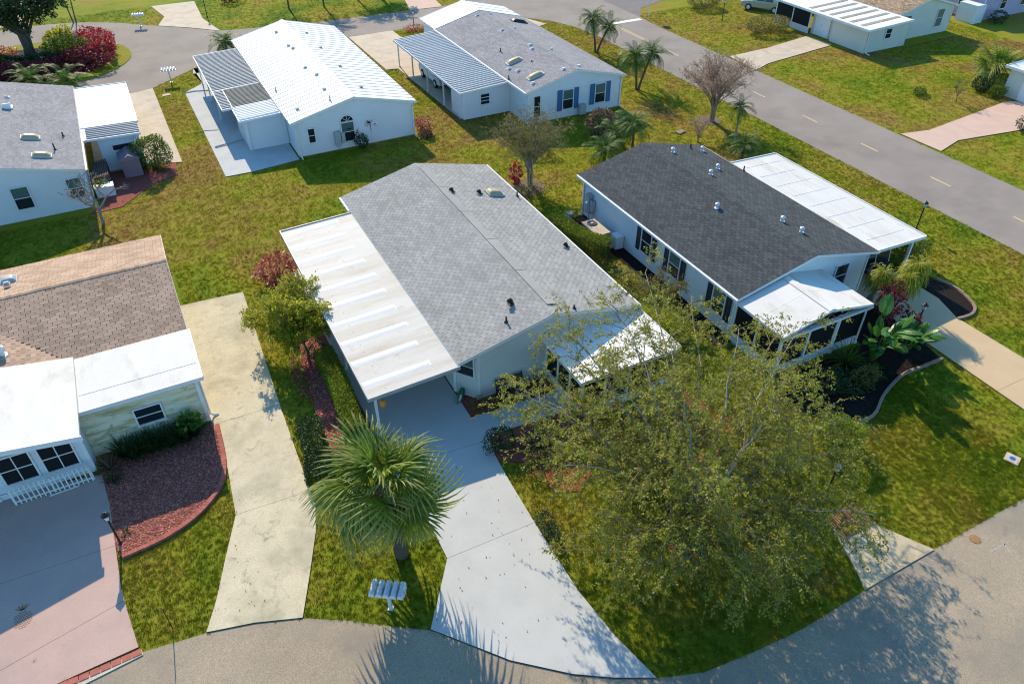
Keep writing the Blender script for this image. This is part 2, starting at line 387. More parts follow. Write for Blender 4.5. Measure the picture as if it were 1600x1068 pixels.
def copy_tree(o, parent=None):
    c = o.copy(); col.objects.link(c); c.parent = parent
    for ch in o.children: copy_tree(ch, c)
    return c

def np_mesh(name, V, F, mat, parent=None, loc=None, smooth=False):
    """Many alike small faces at once: V (n,3), F (m,k) with k corners each."""
    off = origin(parent)
    if parent is None and loc is not None: off = Vector(loc)
    V = np.asarray(V, dtype=np.float64) - np.array(off)
    me = bpy.data.meshes.new(name)
    k = F.shape[1]
    me.vertices.add(len(V)); me.vertices.foreach_set('co', V.ravel())
    me.loops.add(F.size); me.loops.foreach_set('vertex_index', F.ravel().astype(np.int32))
    me.polygons.add(len(F)); me.polygons.foreach_set('loop_start', np.arange(0, F.size, k, dtype=np.int32))
    me.update(calc_edges=True)
    me.materials.append(M[mat])
    me.polygons.foreach_set('use_smooth', np.full(len(F), bool(smooth)))
    o = bpy.data.objects.new(name, me)
    col.objects.link(o)
    if parent is not None: o.parent = parent
    else: o.location = off
    return o

def unit(a): return a / np.maximum(np.linalg.norm(a, axis=1, keepdims=True), 1e-9)

def leaves(name, P, size, mat, parent, aspect=0.5, dirs=None, up=0.8, fold=0.25):
    """Pointed leaves (rhombi creased along the midrib) at points P."""
    n = len(P)
    d = nr.normal(size=(n, 3)) if dirs is None else dirs + nr.normal(size=(n, 3)) * 0.45
    d = unit(d)
    nn = nr.normal(size=(n, 3)); nn[:, 2] += up * 2
    side = unit(np.cross(d, nn)); nrm = np.cross(side, d)
    L = (np.asarray(size) * nr.uniform(0.65, 1.3, n))[:, None]
    W = L * aspect * 0.5
    V = np.stack([P - d*L*0.5, P + side*W + nrm*W*fold, P + d*L*0.5, P - side*W + nrm*W*fold], axis=1).reshape(-1, 3)
    i = np.arange(n)[:, None] * 4
    F = np.concatenate([np.concatenate([i, i+1, i+2], 1), np.concatenate([i, i+2, i+3], 1)], 0)
    return np_mesh(name, V, F, mat, parent)

# ------------------------------------------------------------------ ground, streets, drives
PAVED = []           # polygons where no grass grows
def keep_clear(poly): PAVED.append(np.array(poly)); return poly

def clip_half(poly, p, nrm, d):
    """Part of poly on the side where (q-p).nrm >= d."""
    out = []
    n = len(poly)
    for i in range(n):
        a, b = poly[i], poly[(i+1) % n]
        fa = (a[0]-p[0])*nrm[0] + (a[1]-p[1])*nrm[1] - d
        fb = (b[0]-p[0])*nrm[0] + (b[1]-p[1])*nrm[1] - d
        if fa >= 0: out.append(a)
        if fa*fb < 0:
            t = fa/(fa-fb); out.append((a[0]+t*(b[0]-a[0]), a[1]+t*(b[1]-a[1])))
    return out

def slabs(name, poly, mat, joints, z=0.05, gap=0.014):
    """A concrete drive: slabs parted by real joints over a dark bed."""
    keep_clear(poly)
    cx = sum(p[0] for p in poly)/len(poly); cy = sum(p[1] for p in poly)/len(poly)
    root = bpy.data.objects.new(name, None); col.objects.link(root); root.location = (cx, cy, 0); root['kind'] = 'structure'
    pieces = [list(poly)]
    for p, q in joints:
        dx, dy = q[0]-p[0], q[1]-p[1]; L = math.hypot(dx, dy); nm = (-dy/L, dx/L)
        nxt = []
        for pc in pieces:
            for s in (1, -1):
                c = clip_half(pc, p, (nm[0]*s, nm[1]*s), gap/2)
                if len(c) >= 3: nxt.append(c)
        pieces = nxt
    for pc in pieces: MB().prism(pc, -0.1, z).build('slab', mat, root)
    if joints: MB().prism(poly, -0.11, z-0.02).build('joint_bed', 'joint', root)
    return root

def sheet(name, poly, mat, z, clear=True, z0=None):
    if clear: keep_clear(poly)
    cx = sum(p[0] for p in poly)/len(poly); cy = sum(p[1] for p in poly)/len(poly)
    o = MB().prism(poly, z - 0.12 if z0 is None else z0, z).build(name, mat, None, (cx, cy, 0))
    o['kind'] = 'structure'
    return o

def arc(cx, cy, r, a0, a1, n):
    return [(cx + r*math.cos(rad(a0+(a1-a0)*i/(n-1))), cy + r*math.sin(rad(a0+(a1-a0)*i/(n-1)))) for i in range(n)]

# the lawn: one sheet to the horizon, gently uneven near the houses
def make_ground():
    xs = np.concatenate([[-600, -200, -80], np.arange(-40, 101, 2.0), [140, 250, 700]])
    ys = np.concatenate([[-300, -60], np.arange(-10, 111, 2.0), [150, 300, 800]])
    V = np.array([(x, y, 0.0) for y in ys for x in xs])
    nx = len(xs)
    F = np.array([(j*nx+i, j*nx+i+1, (j+1)*nx+i+1, (j+1)*nx+i) for j in range(len(ys)-1) for i in range(nx-1)])
    o = np_mesh('ground', V, F, 'lawn'); o['kind'] = 'structure'
make_ground()

# streets
main_road = [(40.95, -60), (47.9, -60), (47.85, 62.0), (48.1, 65.0), (48.2, 90), (46.8, 90), (38.6, 80.5), (34.9, 78.9), (34.9, 72.0), (37.2, 70.6), (39.3, 68.2), (40.5, 65.2), (40.9, 61.5)]
sheet('main_road', main_road, 'asphalt', 0.018)
sheet('side_street', [(48.12, 65.1), (50.0, 67.8), (53.5, 69.2), (110, 69.5), (110, 92), (48.22, 92)], 'asphalt_dark', 0.016)
ICX, ICY = -7.3, 77.0
cross_poly = [(35.0, 78.8), (31.6, 78.0), (17.9, 78.4), (9.2, 80.0), (6.6, 82.4)] + arc(ICX, ICY, 13.0, 42, 300, 26) + [(1.35, 66.61), (4.97, 69.84), (6.8, 71.6), (10.0, 72.4), (19.5, 72.5), (35.0, 72.1)]
sheet('cul_de_sac_street', cross_poly, 'asphalt', 0.014)
near_edge = [(-4.70, 15.86), (-2.88, 15.62), (-1.44, 15.25), (-0.04, 14.74), (1.19, 14.03), (2.22, 13.30), (3.49, 12.47), (4.28, 11.56), (5.27, 10.40), (6.76, 9.15), (7.82, 8.48), (8.94, 7.92), (10.34, 7.41), (12.19, 7.22), (14.09, 7.11), (16.84, 7.20), (20.27, 7.25), (23.80, 7.28)]
near_poly = [(-22, 12.2), (-14, 14.9), (-9.5, 15.9), (-6.98, 15.89)] + near_edge + [(40.95, 7.25), (40.95, -1.5), (14, -1.5), (6, -8), (-10, -8), (-22, 0)]
sheet('near_street', near_poly, 'asphalt_near', 0.014)

# painted markings on the main road
def paint(name, x0, x1, y0, y1, mat, label):
    o = MB().box(x0, x1, y0, y1, 0.015, 0.0225).build(name, mat, None, ((x0+x1)/2, (y0+y1)/2, 0))
    tag(o, kind='structure')
paint('stop_line', 44.15, 47.75, 64.25, 64.85, 'paint_white', '')
for dx in (-0.13, 0.13): paint('double_yellow_line', 44.25+dx-0.05, 44.25+dx+0.05, 57.9, 64.1, 'paint_yellow', '')
yy = 55.3
for a, b in ((53.7, 55.3), (48.5, 50.1), (42.5, 43.9), (36.9, 38.4), (31.3, 32.8), (25.5, 27.0), (19.8, 21.2), (14.0, 15.4)):
    paint('lane_dash', 44.22, 44.34, a, b, 'paint_yellow', '')

# island in the far cul-de-sac
isl = [(ICX + 8.1*math.cos(t), ICY + 6.9*math.sin(t)) for t in np.linspace(0, 2*math.pi, 40, endpoint=False)]
o = sheet('island_lawn', isl, 'lawn', 0.06, clear=False)

# drives
grey_drive = [(8.55, 35.0), (4.75, 35.0), (4.75, 21.3), (5.01, 18.27), (5.05, 16.96), (5.01, 14.66), (4.21, 13.49), (3.50, 12.49), (4.29, 11.58), (5.28, 10.42), (6.77, 9.17), (7.83, 8.50), (8.95, 7.93), (8.58, 9.64), (8.38, 11.51), (8.39, 12.96), (8.41, 14.62), (8.49, 16.83), (8.58, 18.23), (8.94, 19.74), (8.61, 20.16), (8.62, 22.3)]
grey_drive[3] = (4.75, 17.3)
slabs('driveway', grey_drive, 'concrete_grey', [((5.01, 14.66), (8.41, 14.62)), ((7.01, 19.18), (8.94, 19.02)), ((4.6, 27.5), (8.8, 27.5))], z=0.055)
walk = [(8.65, 20.14), (12.24, 20.12), (12.05, 19.25), (8.99, 19.72)]
slabs('front_walk', [(7.82, 20.55), (12.7, 20.35), (12.9, 19.05), (8.2, 19.3)], 'concrete_grey', [((9.6, 21), (9.65, 18.5)), ((11.2, 21), (11.25, 18.5))], z=0.05)
beige = [(-1.05, 34.33), (2.03, 34.11), (1.70, 24.64), (1.59, 19.00), (1.29, 17.86), (0.60, 16.16), (-0.01, 14.74), (-1.43, 15.27), (-2.85, 15.63), (-2.35, 16.69), (-1.78, 18.20), (-1.11, 19.89), (-0.95, 22.2), (-0.92, 23.91), (-1.05, 25.3)]
slabs('side_driveway', beige, 'concrete_beige', [((-0.86, 24.98), (2.19, 24.96)), ((-1.11, 19.89), (1.48, 19.76))], z=0.05)
pink = [(-8.79, 24.82), (-5.30, 24.20), (-5.16, 22.46), (-5.13, 20.40), (-5.11, 18.54), (-4.97, 17.24), (-4.82, 16.08), (-6.98, 15.96), (-9.5, 15.75), (-14, 14.7), (-14, 24.3)]
slabs('painted_driveway', pink, 'concrete_pink', [((-8.72, 20.57), (-5.13, 20.45)), ((-8.66, 17.18), (-5.14, 17.99))], z=0.05)
slabs('tan_driveway', [(30.4, 30.6), (33.3, 30.6), (33.2, 17.5), (32.62, 15.99), (32.75, 7.3), (29.5, 7.3), (29.69, 15.69), (29.8, 19.6)], 'concrete_tan', [((29, 11.6), (34, 11.6)), ((29, 19.7), (34, 19.7))], z=0.05)
slabs('far_driveway', [(48.18, 51.41), (52.90, 51.69), (58.65, 52.68), (58.74, 49.62), (49.94, 48.42), (47.84, 47.59)], 'concrete_cream', [((52, 40), (52, 60)), ((56, 40), (56, 60))], z=0.05)
slabs('garage_driveway', [(48.03, 32.62), (50.44, 32.14), (60.23, 33.18), (62.5, 32.3), (62.5, 28.2), (50.75, 29.99), (48.14, 29.32)], 'concrete_rose', [((53, 20), (53, 45))], z=0.05)
slabs('rose_driveway', [(29.05, 82.28), (32.02, 80.75), (31.63, 77.87), (28.14, 78.17)], 'concrete_rose', [], z=0.05)
slabs('cream_driveway', [(8.6, 92), (4.2, 92), (4.95, 87.33), (3.98, 84.39), (6.64, 82.32), (9.18, 79.85), (8.32, 84.85), (8.57, 91.64)], 'concrete_cream', [], z=0.05)
slabs('pink_strip_driveway', [(-13, 90.8), (-16, 98), (-9, 98), (-7.2, 90.6)], 'concrete_rose', [], z=0.05)
slabs('carport_drive', [(19.6, 72.3), (24.05, 72.3), (24.05, 70.2), (24.6, 63.0), (24.7, 51.0), (21.05, 49.4), (20.75, 61.9), (19.75, 62.1)], 'concrete_cream', [((19, 62), (25, 62)), ((19, 67), (25, 67)), ((19, 56.5), (25, 56.5))], z=0.05)
slabs('corner_drive', [(34.6, 66.2), (38.4, 67.4), (37.4, 70.3), (35.2, 71.8), (33.4, 71.8), (33.4, 66.2)], 'concrete_cream', [], z=0.05)
slabs('carport_drive_west', [(-3.7, 51.9), (-0.35, 51.9), (0.56, 51.70), (1.53, 51.32), (1.44, 66.57), (-0.29, 66.19), (-3.7, 66.0)], 'concrete_cream', [((-4, 59), (3, 59))], z=0.05)
slabs('patio', [(4.9, 68.6), (5.10, 69.95), (5.23, 65.92), (3.60, 64.36), (3.71, 47.77), (5.41, 47.73), (8.61, 48.13), (8.6, 51.0), (8.6, 68.6)], 'concrete_patio', [((2, 58.5), (9, 58.5)), ((2, 52.9), (9, 52.9))], z=0.05)

# storm drain apron and its grate
o = sheet('drain_apron', [(17.80, 9.55), (17.20, 7.89), (16.88, 7.21), (20.27, 7.25), (19.32, 8.93), (19.35, 10.09)][:], 'concrete_apron', 0.045)
dr = thing('drain_grate', 'rusty barred storm drain grate at the head of the concrete apron', 'drain', (18.55, 9.5))
MB().box(17.85, 19.3, 9.03, 9.98, -0.06, 0.05).build('pit', 'rust', dr)
for i in range(15):
    x = 17.9 + i*0.097
    MB().box(x, x+0.045, 9.03, 9.98, 0.052, 0.085).build('bar', 'rust', dr)
for y in (9.0, 9.47, 9.95): MB().box(17.82, 19.33, y, y+0.05, 0.05, 0.078).build('crossbar', 'rust', dr)

# brick edge of the painted drive
be = thing('brick_border', 'row of red brick pavers edging the painted driveway at the street', 'paving', (-6.3, 15.9))
edge_a = [(-11.5, 15.25), (-9.5, 15.62), (-6.98, 15.94), (-6.51, 15.91), (-4.74, 15.99)]
def along(poly, s):
    for a, b in zip(poly, poly[1:]):
        L = math.hypot(b[0]-a[0], b[1]-a[1])
        if s <= L: return (a[0]+(b[0]-a[0])*s/L, a[1]+(b[1]-a[1])*s/L), ((b[0]-a[0])/L, (b[1]-a[1])/L)
        s -= L
    return b, ((b[0]-a[0])/L, (b[1]-a[1])/L)
def length(poly): return sum(math.hypot(b[0]-a[0], b[1]-a[1]) for a, b in zip(poly, poly[1:]))
Lb = length(edge_a); nb = int(Lb/0.29)
for i in range(nb):
    (x0, y0), t = along(edge_a, i*Lb/nb); (x1, y1), _ = along(edge_a, (i+1)*Lb/nb - 0.018)
    n_ = (t[1], -t[0]); h = 0.062 + rng.uniform(-0.004, 0.004)
    q = [(x0, y0), (x1, y1), (x1+n_[0]*0.2, y1+n_[1]*0.2), (x0+n_[0]*0.2, y0+n_[1]*0.2)]
    MB().prism(q, -0.05, h).build('brick', 'brick', be)
MB().prism([(-11.5, 15.2), (-4.75, 15.97), (-4.72, 15.75), (-11.5, 15.0)], -0.05, 0.045).build('mortar', 'concrete_cream', be)

# mulch beds
def bed(name, poly, mat, z=0.045): return sheet(name, poly, mat, z)
lb_bed = [(-5.30, 24.20), (-5.3, 25.2), (-1.05, 25.2), (-0.93, 24.9), (-0.99, 22.72), (-1.35, 21.53), (-2.02, 20.78), (-2.58, 20.38), (-3.32, 20.07), (-3.94, 19.93), (-4.99, 19.88), (-5.13, 20.40), (-5.16, 22.46)]
bed('mulch_bed', lb_bed, 'mulch_red')
bed('mulch_strip', [(2.75, 22.0), (3.45, 28.9), (4.72, 28.9), (4.72, 20.8), (3.0, 20.6)], 'mulch_red')
bed('entry_bed', [(8.0, 20.65), (8.66, 22.2), (9.3, 21.4), (12.6, 21.4), (12.6, 20.45)], 'mulch_red', 0.04)
bed('walk_bed', [(8.3, 19.2), (12.9, 18.95), (12.9, 17.4), (9.6, 17.3), (8.6, 17.8)], 'mulch_red', 0.04)
bed('edged_bed', [(9.4, 16.9), (11.2, 17.2), (11.5, 15.7), (10.7, 15.1), (9.8, 15.5)], 'mulch_rust', 0.04)
bed('shrub_bed', [(12.9, 17.7), (17.6, 17.7), (18.3, 15.4), (16.4, 14.0), (13.6, 14.4)], 'mulch_rust', 0.035)
bed('oak_ring', arc(12.35, 11.1, 0.55, 0, 330, 12), 'mulch_rust', 0.04)
bed('side_bed', [(20.9, 33.0), (21.72, 33.0), (21.72, 19.6), (20.7, 19.6), (20.9, 26.5)], 'mulch_dark', 0.04)
dark_bed = [(21.71, 13.73), (22.75, 12.99), (23.70, 13.01), (25.68, 13.92), (26.99, 14.29), (29.26, 14.17), (29.65, 15.65), (29.7, 19.5), (26.9, 19.6), (26.9, 16.6), (21.5, 16.5), (20.6, 15.2)]
bed('tropical_bed', dark_bed, 'mulch_dark', 0.04)
bed2 = [(33.25, 20.4), (34.6, 20.0), (34.45, 18.73), (34.73, 17.79), (34.48, 16.78), (34.09, 16.12), (33.46, 15.85), (32.65, 15.91), (33.2, 17.5)]
bed('drive_bed', bed2, 'mulch_dark', 0.04)
bed('shed_bed', [(-3.7, 51.8), (1.2, 51.8), (0.9, 49.6), (-0.9, 48.6), (-2.6, 46.6), (-4.5, 46.4), (-3.7, 47.4)], 'mulch_red', 0.035)
bed('west_lamp_bed', arc(-7.3, 77.0, 5.2, 0, 342, 20), 'mulch_dark', 0.075)
bed('yard_tree_bed', arc(20.4, 37.6, 1.1, 0, 340, 14), 'soil', 0.03)
bed('myrtle_bed', arc(37.4, 40.9, 0.9, 0, 340, 14), 'soil', 0.03)

# curbs round the beds: scalloped red edging and cast stones
def curb(name, label, path, mat, piece, w, h, joint, group=None, kind_stuff=False):
    L = length(path); n = max(2, int(round(L/piece)))
    (mx, my), _ = along(path, L/2)
    root = thing(name, label, 'edging', (mx, my), group)
    whole = MB()
    for i in range(n):
        (x0, y0), t0 = along(path, i*L/n + joint/2); (x1, y1), t1 = along(path, (i+1)*L/n - joint/2)
        d = math.hypot(x1-x0, y1-y0)
        if d < 1e-4: continue
        t = ((x1-x0)/d, (y1-y0)/d); nn = (-t[1], t[0]); hh = h*rng.uniform(0.94, 1.04)
        def P_(x, y, s, z): return (x+nn[0]*s, y+nn[1]*s, z)
        b = [P_(x0, y0, -w/2, -0.05), P_(x1, y1, -w/2, -0.05), P_(x1, y1, w/2, -0.05), P_(x0, y0, w/2, -0.05)]
        tp = [P_(x0, y0, -w*0.36, hh), P_(x1, y1, -w*0.36, hh), P_(x1, y1, w*0.36, hh), P_(x0, y0, w*0.36, hh)]
        if kind_stuff: whole.hexa(b, tp)
        else: MB().hexa(b, tp).build('stone', mat, root)
    if kind_stuff: stuff(whole.build('edging_bricks', mat, root))
    return root
def smooth_path(p, k=6):
    out = []
    for i in range(len(p)-1):
        p0, p1, p2, p3 = p[max(i-1, 0)], p[i], p[i+1], p[min(i+2, len(p)-1)]
        for j in range(k):
            t = j/k
            out.append(tuple(0.5*((2*p1[c]) + (-p0[c]+p2[c])*t + (2*p0[c]-5*p1[c]+4*p2[c]-p3[c])*t*t + (-p0[c]+3*p1[c]-3*p2[c]+p3[c])*t**3) for c in (0, 1)))
    return out + [p[-1]]
curb('red_brick_edging', 'curved red brick edging round the mulch bed beside the painted driveway', smooth_path([(-0.88, 24.9), (-0.99, 22.72), (-1.32, 21.58), (-1.97, 20.82), (-2.58, 20.38), (-3.32, 20.07), (-3.94, 19.93), (-4.96, 19.83)]), 'brick', 0.10, 0.22, 0.13, 0.012, kind_stuff=True)
curb('stone_edging', 'low curb of tan stones curving round the dark bed below the big paddle leaves', smooth_path([(21.71, 13.73), (22.75, 12.99), (23.73, 13.00), (24.83, 13.58), (25.80, 13.95), (26.92, 14.23), (28.03, 14.20), (29.35, 14.18)]), 'curb_stone', 0.42, 0.16, 0.12, 0.02, 'stone edging of the dark beds')
curb('stone_edging', 'low curb of tan stones round the dark bed behind the tan driveway', smooth_path([(34.56, 18.74), (34.78, 17.83), (34.53, 16.82), (34.12, 16.10), (33.41, 15.81), (32.55, 15.90)]), 'curb_stone', 0.42, 0.16, 0.12, 0.02, 'stone edging of the dark beds')

# covers and marks
def cover(name, label, loc, sx, sy, mat, rz=0.0, h=0.045):
    t = thing(name, label, 'cover', loc)
    c, s = math.cos(rz), math.sin(rz)
    def ring(a, b): return [(loc[0]+x*c-y*s, loc[1]+x*s+y*c) for x, y in ((-a, -b), (a, -b), (a, b), (-a, b))]
    MB().prism(ring(sx, sy), -0.04, h).build('frame', mat, t)
    MB().prism(ring(sx*0.82, sy*0.82), h, h+0.008).build('lid', mat, t)
    return t
wc = cover('meter_cover', 'square pale concrete cover with a blue disc in the lawn by the street', (26.59, 8.76), 0.26, 0.26, 'concrete_cream', 0.35)
MB().lathe((*(26.59, 8.76), 0.053), [(0.11, 0.0), (0.11, 0.008), (0.09, 0.012)], 20).build('disc', 'blue_paint', wc)
cover('meter_cover', 'grey slab cover lying in the lawn behind the dark roof', (34.19, 40.09), 0.36, 0.22, 'curb_stone', 0.3, 0.09)
cover('meter_cover', 'small white cover in the lawn below the far mailbox cluster', (2.22, 64.60), 0.3, 0.22, 'concrete_cream', 0.1)
mh = thing('manhole', 'round brown manhole cover in the street at right', 'manhole', (21.94, 6.90))
MB().lathe((*(21.94, 6.90), 0.0), [(0.2, 0.0), (0.2, 0.022), (0.175, 0.026)], 24).build('ring', 'rust', mh)
MB().lathe((*(21.94, 6.90), 0.0), [(0.165, 0.0), (0.165, 0.028), (0.14, 0.031)], 24).build('lid', 'stencil', mh)
mk = thing('street_mark', 'worn white survey mark painted on the street near the manhole', 'marking', (22.52, 6.15))
def stroke(a, b, w, parent, mat, z0=0.012, z1=0.017, name='stroke'):
    d = math.hypot(b[0]-a[0], b[1]-a[1]); t = ((b[0]-a[0])/d, (b[1]-a[1])/d); n_ = (-t[1]*w/2, t[0]*w/2)
    MB().prism([(a[0]-n_[0], a[1]-n_[1]), (b[0]-n_[0], b[1]-n_[1]), (b[0]+n_[0], b[1]+n_[1]), (a[0]+n_[0], a[1]+n_[1])], z0, z1).build(name, mat, parent)
surf('paint_worn', (0.42, 0.40, 0.36), (0.33, 0.30, 0.27), scale=6.0, fine=40.0, fine_amt=0.35, rough=0.9)
stroke((21.93, 6.31), (22.82, 6.27), 0.05, mk, 'paint_worn'); stroke((22.73, 6.38), (22.54, 5.97), 0.05, mk, 'paint_worn')
mk = thing('street_mark', 'faint white survey line painted on the street below the drain apron', 'marking', (19.55, 6.95))
stroke((19.42, 7.19), (19.66, 6.78), 0.045, mk, 'paint_worn'); stroke((20.63, 6.74), (20.84, 6.34), 0.04, mk, 'paint_worn')
# stencilled pineapple on the painted drive
pa = thing('pineapple_stencil', 'brown pineapple stencilled on the shaded painted driveway', 'marking', (-8.03, 18.83))
pcx, pcy = (-8.03, 18.76)
ax = ((-8.03, 19.24)[0]-(-8.03, 18.36)[0], (-8.03, 19.24)[1]-(-8.03, 18.36)[1]); al = math.hypot(*ax); ax = (ax[0]/al, ax[1]/al); bx_ = (ax[1], -ax[0])
def pp(u, v): return (pcx+bx_[0]*u+ax[0]*v, pcy+bx_[1]*u+ax[1]*v)
for r_ in range(9):
    for c_ in range(7):
        u = (c_-3)*0.075 + (r_ % 2)*0.037; v = (r_-4)*0.075
        if (u/0.27)**2 + (v/0.36)**2 < 1: MB().prism([pp(u-0.032, v), pp(u, v-0.034), pp(u+0.032, v), pp(u, v+0.034)], 0.05, 0.0535).build('scale', 'stencil', pa)
for a_ in (-50, -25, 0, 25, 50):
    s_, c2_ = math.sin(rad(a_)), math.cos(rad(a_)); b0 = 0.38
    MB().prism([pp(s_*0.04-0.03, b0), pp(s_*0.04+0.03, b0), pp(s_*0.2+0.035, b0+c2_*0.14), pp(s_*0.3, b0+c2_*0.26), pp(s_*0.2-0.035, b0+c2_*0.14)], 0.05, 0.0535).build('leaf', 'stencil', pa)
db = MB()
for k in range(9):
    a = rng.uniform(0, 6.28); db.poly([(pcx*0+(-7.67, 17.08)[0]+0.1*math.cos(a)*rng.random(), (-7.67, 17.08)[1]+0.07*math.sin(a)*rng.random(), 0.055+0.05*rng.random()) for _ in range(3)])
tag(db.build('dry_leaf', 'palm_dry', None, (*(-7.67, 17.08), 0.05)), 'curled brown dry leaf lying on the sunlit painted driveway', 'leaf')

# ------------------------------------------------------------------ house parts
class Wall:
    """A wall line: s runs along it, d stands out from it, z up."""
    def __init__(s, p0, p1):
        s.p = p0; L = math.hypot(p1[0]-p0[0], p1[1]-p0[1]); s.L = L
        s.t = ((p1[0]-p0[0])/L, (p1[1]-p0[1])/L); s.n = (s.t[1], -s.t[0])      # outward = right-hand side of p0->p1
    def at(s, a, d, z): return (s.p[0]+s.t[0]*a+s.n[0]*d, s.p[1]+s.t[1]*a+s.n[1]*d, z)
    def box(s, mb, a0, a1, d0, d1, z0, z1):
        b = [s.at(a0, d1, z0), s.at(a1, d1, z0), s.at(a1, d0, z0), s.at(a0, d0, z0)]
        return mb.hexa(b, [(x, y, z1) for x, y, _ in b])

def siding(parent, w, z0, z1, mat, limits=None, course=0.235, name='wall', backing=True):
    """Lapped boards along wall w; limits(z) gives the (s0, s1) extent at height z (gables)."""
    mb = MB()
    lim = limits or (lambda z: (0.0, w.L))
    z = z0
    while z < z1 - 1e-3:
        zt = min(z + course, z1)
        a0, a1 = lim(z); b0, b1 = lim(zt)
        if a1 - a0 < 0.03: break
        if b1 < b0: b0 = b1 = (b0+b1)/2
        lip = 0.004; rec = -0.04
        p = [w.at(a0, lip, z), w.at(a1, lip, z), w.at(b1, rec, zt), w.at(b0, rec, zt)]
        mb.poly(p)
        mb.poly([w.at(a0, rec, z), w.at(a1, rec, z), w.at(a1, lip, z), w.at(a0, lip, z)])
        z = zt
    return mb.build(name, mat, parent)

def corner_board(parent, w, s, z0, z1, mat='trim', wd=0.1):
    mb = MB(); w.box(mb, s-wd/2, s+wd/2, -0.02, 0.03, z0, z1); return mb.build('corner_board', mat, parent)

def window(parent, w, s, z, wd, ht, rows=2, cols=1, frame='trim', pane='glass', pane_top=None, sill=True, proud=0.0):
    """Casing and rails as one frame; every pane its own piece."""
    mb = MB(); c = 0.06; d0, d1 = 0.005+proud, 0.055+proud
    x0, x1, z0, z1 = s-wd/2, s+wd/2, z-ht/2, z+ht/2
    w.box(mb, x0-c, x0, d0, d1, z0, z1); w.box(mb, x1, x1+c, d0, d1, z0, z1)
    w.box(mb, x0-c, x1+c, d0, d1+0.003, z1, z1+c); w.box(mb, x0-c-0.02, x1+c+0.02, d0, d1+0.02, z0-c, z0)
    bar = 0.035
    for r in range(1, rows): zz = z0 + ht*r/rows; w.box(mb, x0, x1, d0, d1-0.01, zz-bar/2, zz+bar/2)
    for q in range(1, cols): xx = x0 + wd*q/cols; w.box(mb, xx-bar/2, xx+bar/2, d0, d1-0.012, z0, z1)
    f = mb.build('window', frame, parent)
    for r in range(rows):
        for q in range(cols):
            g = MB()
            w.box(g, x0+wd*q/cols+0.004, x0+wd*(q+1)/cols-0.004, d0+0.001, d0+0.014, z0+ht*r/rows+0.004, z0+ht*(r+1)/rows-0.004)
            g.build('pane', pane_top if (pane_top and r == rows-1) else pane, f)
    return f

def shutter(parent, w, s, z, wd, ht, mat):
    mb = MB(); x0, x1, z0, z1 = s-wd/2, s+wd/2, z-ht/2, z+ht/2; e = 0.05
    w.box(mb, x0, x0+e, 0.018, 0.05, z0, z1); w.box(mb, x1-e, x1, 0.018, 0.05, z0, z1)
    for a, b in ((z0, z0+e), (z1-e, z1), (z-e/2, z+e/2)): w.box(mb, x0+e, x1-e, 0.018, 0.049, a, b)
    k = int(ht/0.075)
    for i in range(k):
        zz = z0+e+(ht-2*e)*i/k
        mb.poly([w.at(x0+e, 0.044, zz), w.at(x1-e, 0.044, zz), w.at(x1-e, 0.02, zz+0.07), w.at(x0+e, 0.02, zz+0.07)])
    return mb.build('shutter', mat, parent)

def door(parent, w, s, wd, ht, mat='door_white', glass=None, z0=0.06, cols=1):
    mb = MB(); c = 0.07
    w.box(mb, s-wd/2-c, s-wd/2, 0.0, 0.06, z0, z0+ht); w.box(mb, s+wd/2, s+wd/2+c, 0.0, 0.06, z0, z0+ht); w.box(mb, s-wd/2-c, s+wd/2+c, 0.0, 0.062, z0+ht, z0+ht+c)
    w.box(mb, s-wd/2, s+wd/2, 0.0, 0.035, z0, z0+ht)
    if glass is None:
        for q in range(cols):
            a = s-wd/2+wd*q/cols+0.1; b = s-wd/2+wd*(q+1)/cols-0.1
            for z1, z2 in ((0.2, 0.9), (1.05, 1.8)): w.box(mb, a, b, 0.03, 0.046, z0+z1, z0+z2)
    f = mb.build('door', mat, parent)
    if glass:
        for z1, z2 in ((0.15, ht*0.47), (ht*0.53, ht-0.12)):
            g = MB(); w.box(g, s-wd/2+0.1, s+wd/2-0.1, 0.033, 0.045, z0+z1, z0+z2); g.build('pane', glass, f)
    k = MB().lathe(w.at(s+wd/2-0.12 if cols == 1 else s-0.08, 0.06, z0+0.98), [(0.03, -0.02), (0.035, 0.0), (0.03, 0.03)], 8); k.build('handle', 'black_metal', f)
    return f

def downspout(parent, w, s, z1, mat='trim', kick=0.5):
    mb = MB()
    pts = [w.at(s, 0.22, z1), w.at(s, 0.06, z1-0.25), w.at(s, 0.06, 0.25), w.at(s, 0.06+kick*0.3, 0.12), w.at(s, 0.06+kick, 0.05)]
    mb.tube(pts, 0.045, 5); return mb.build('downspout', mat, parent)

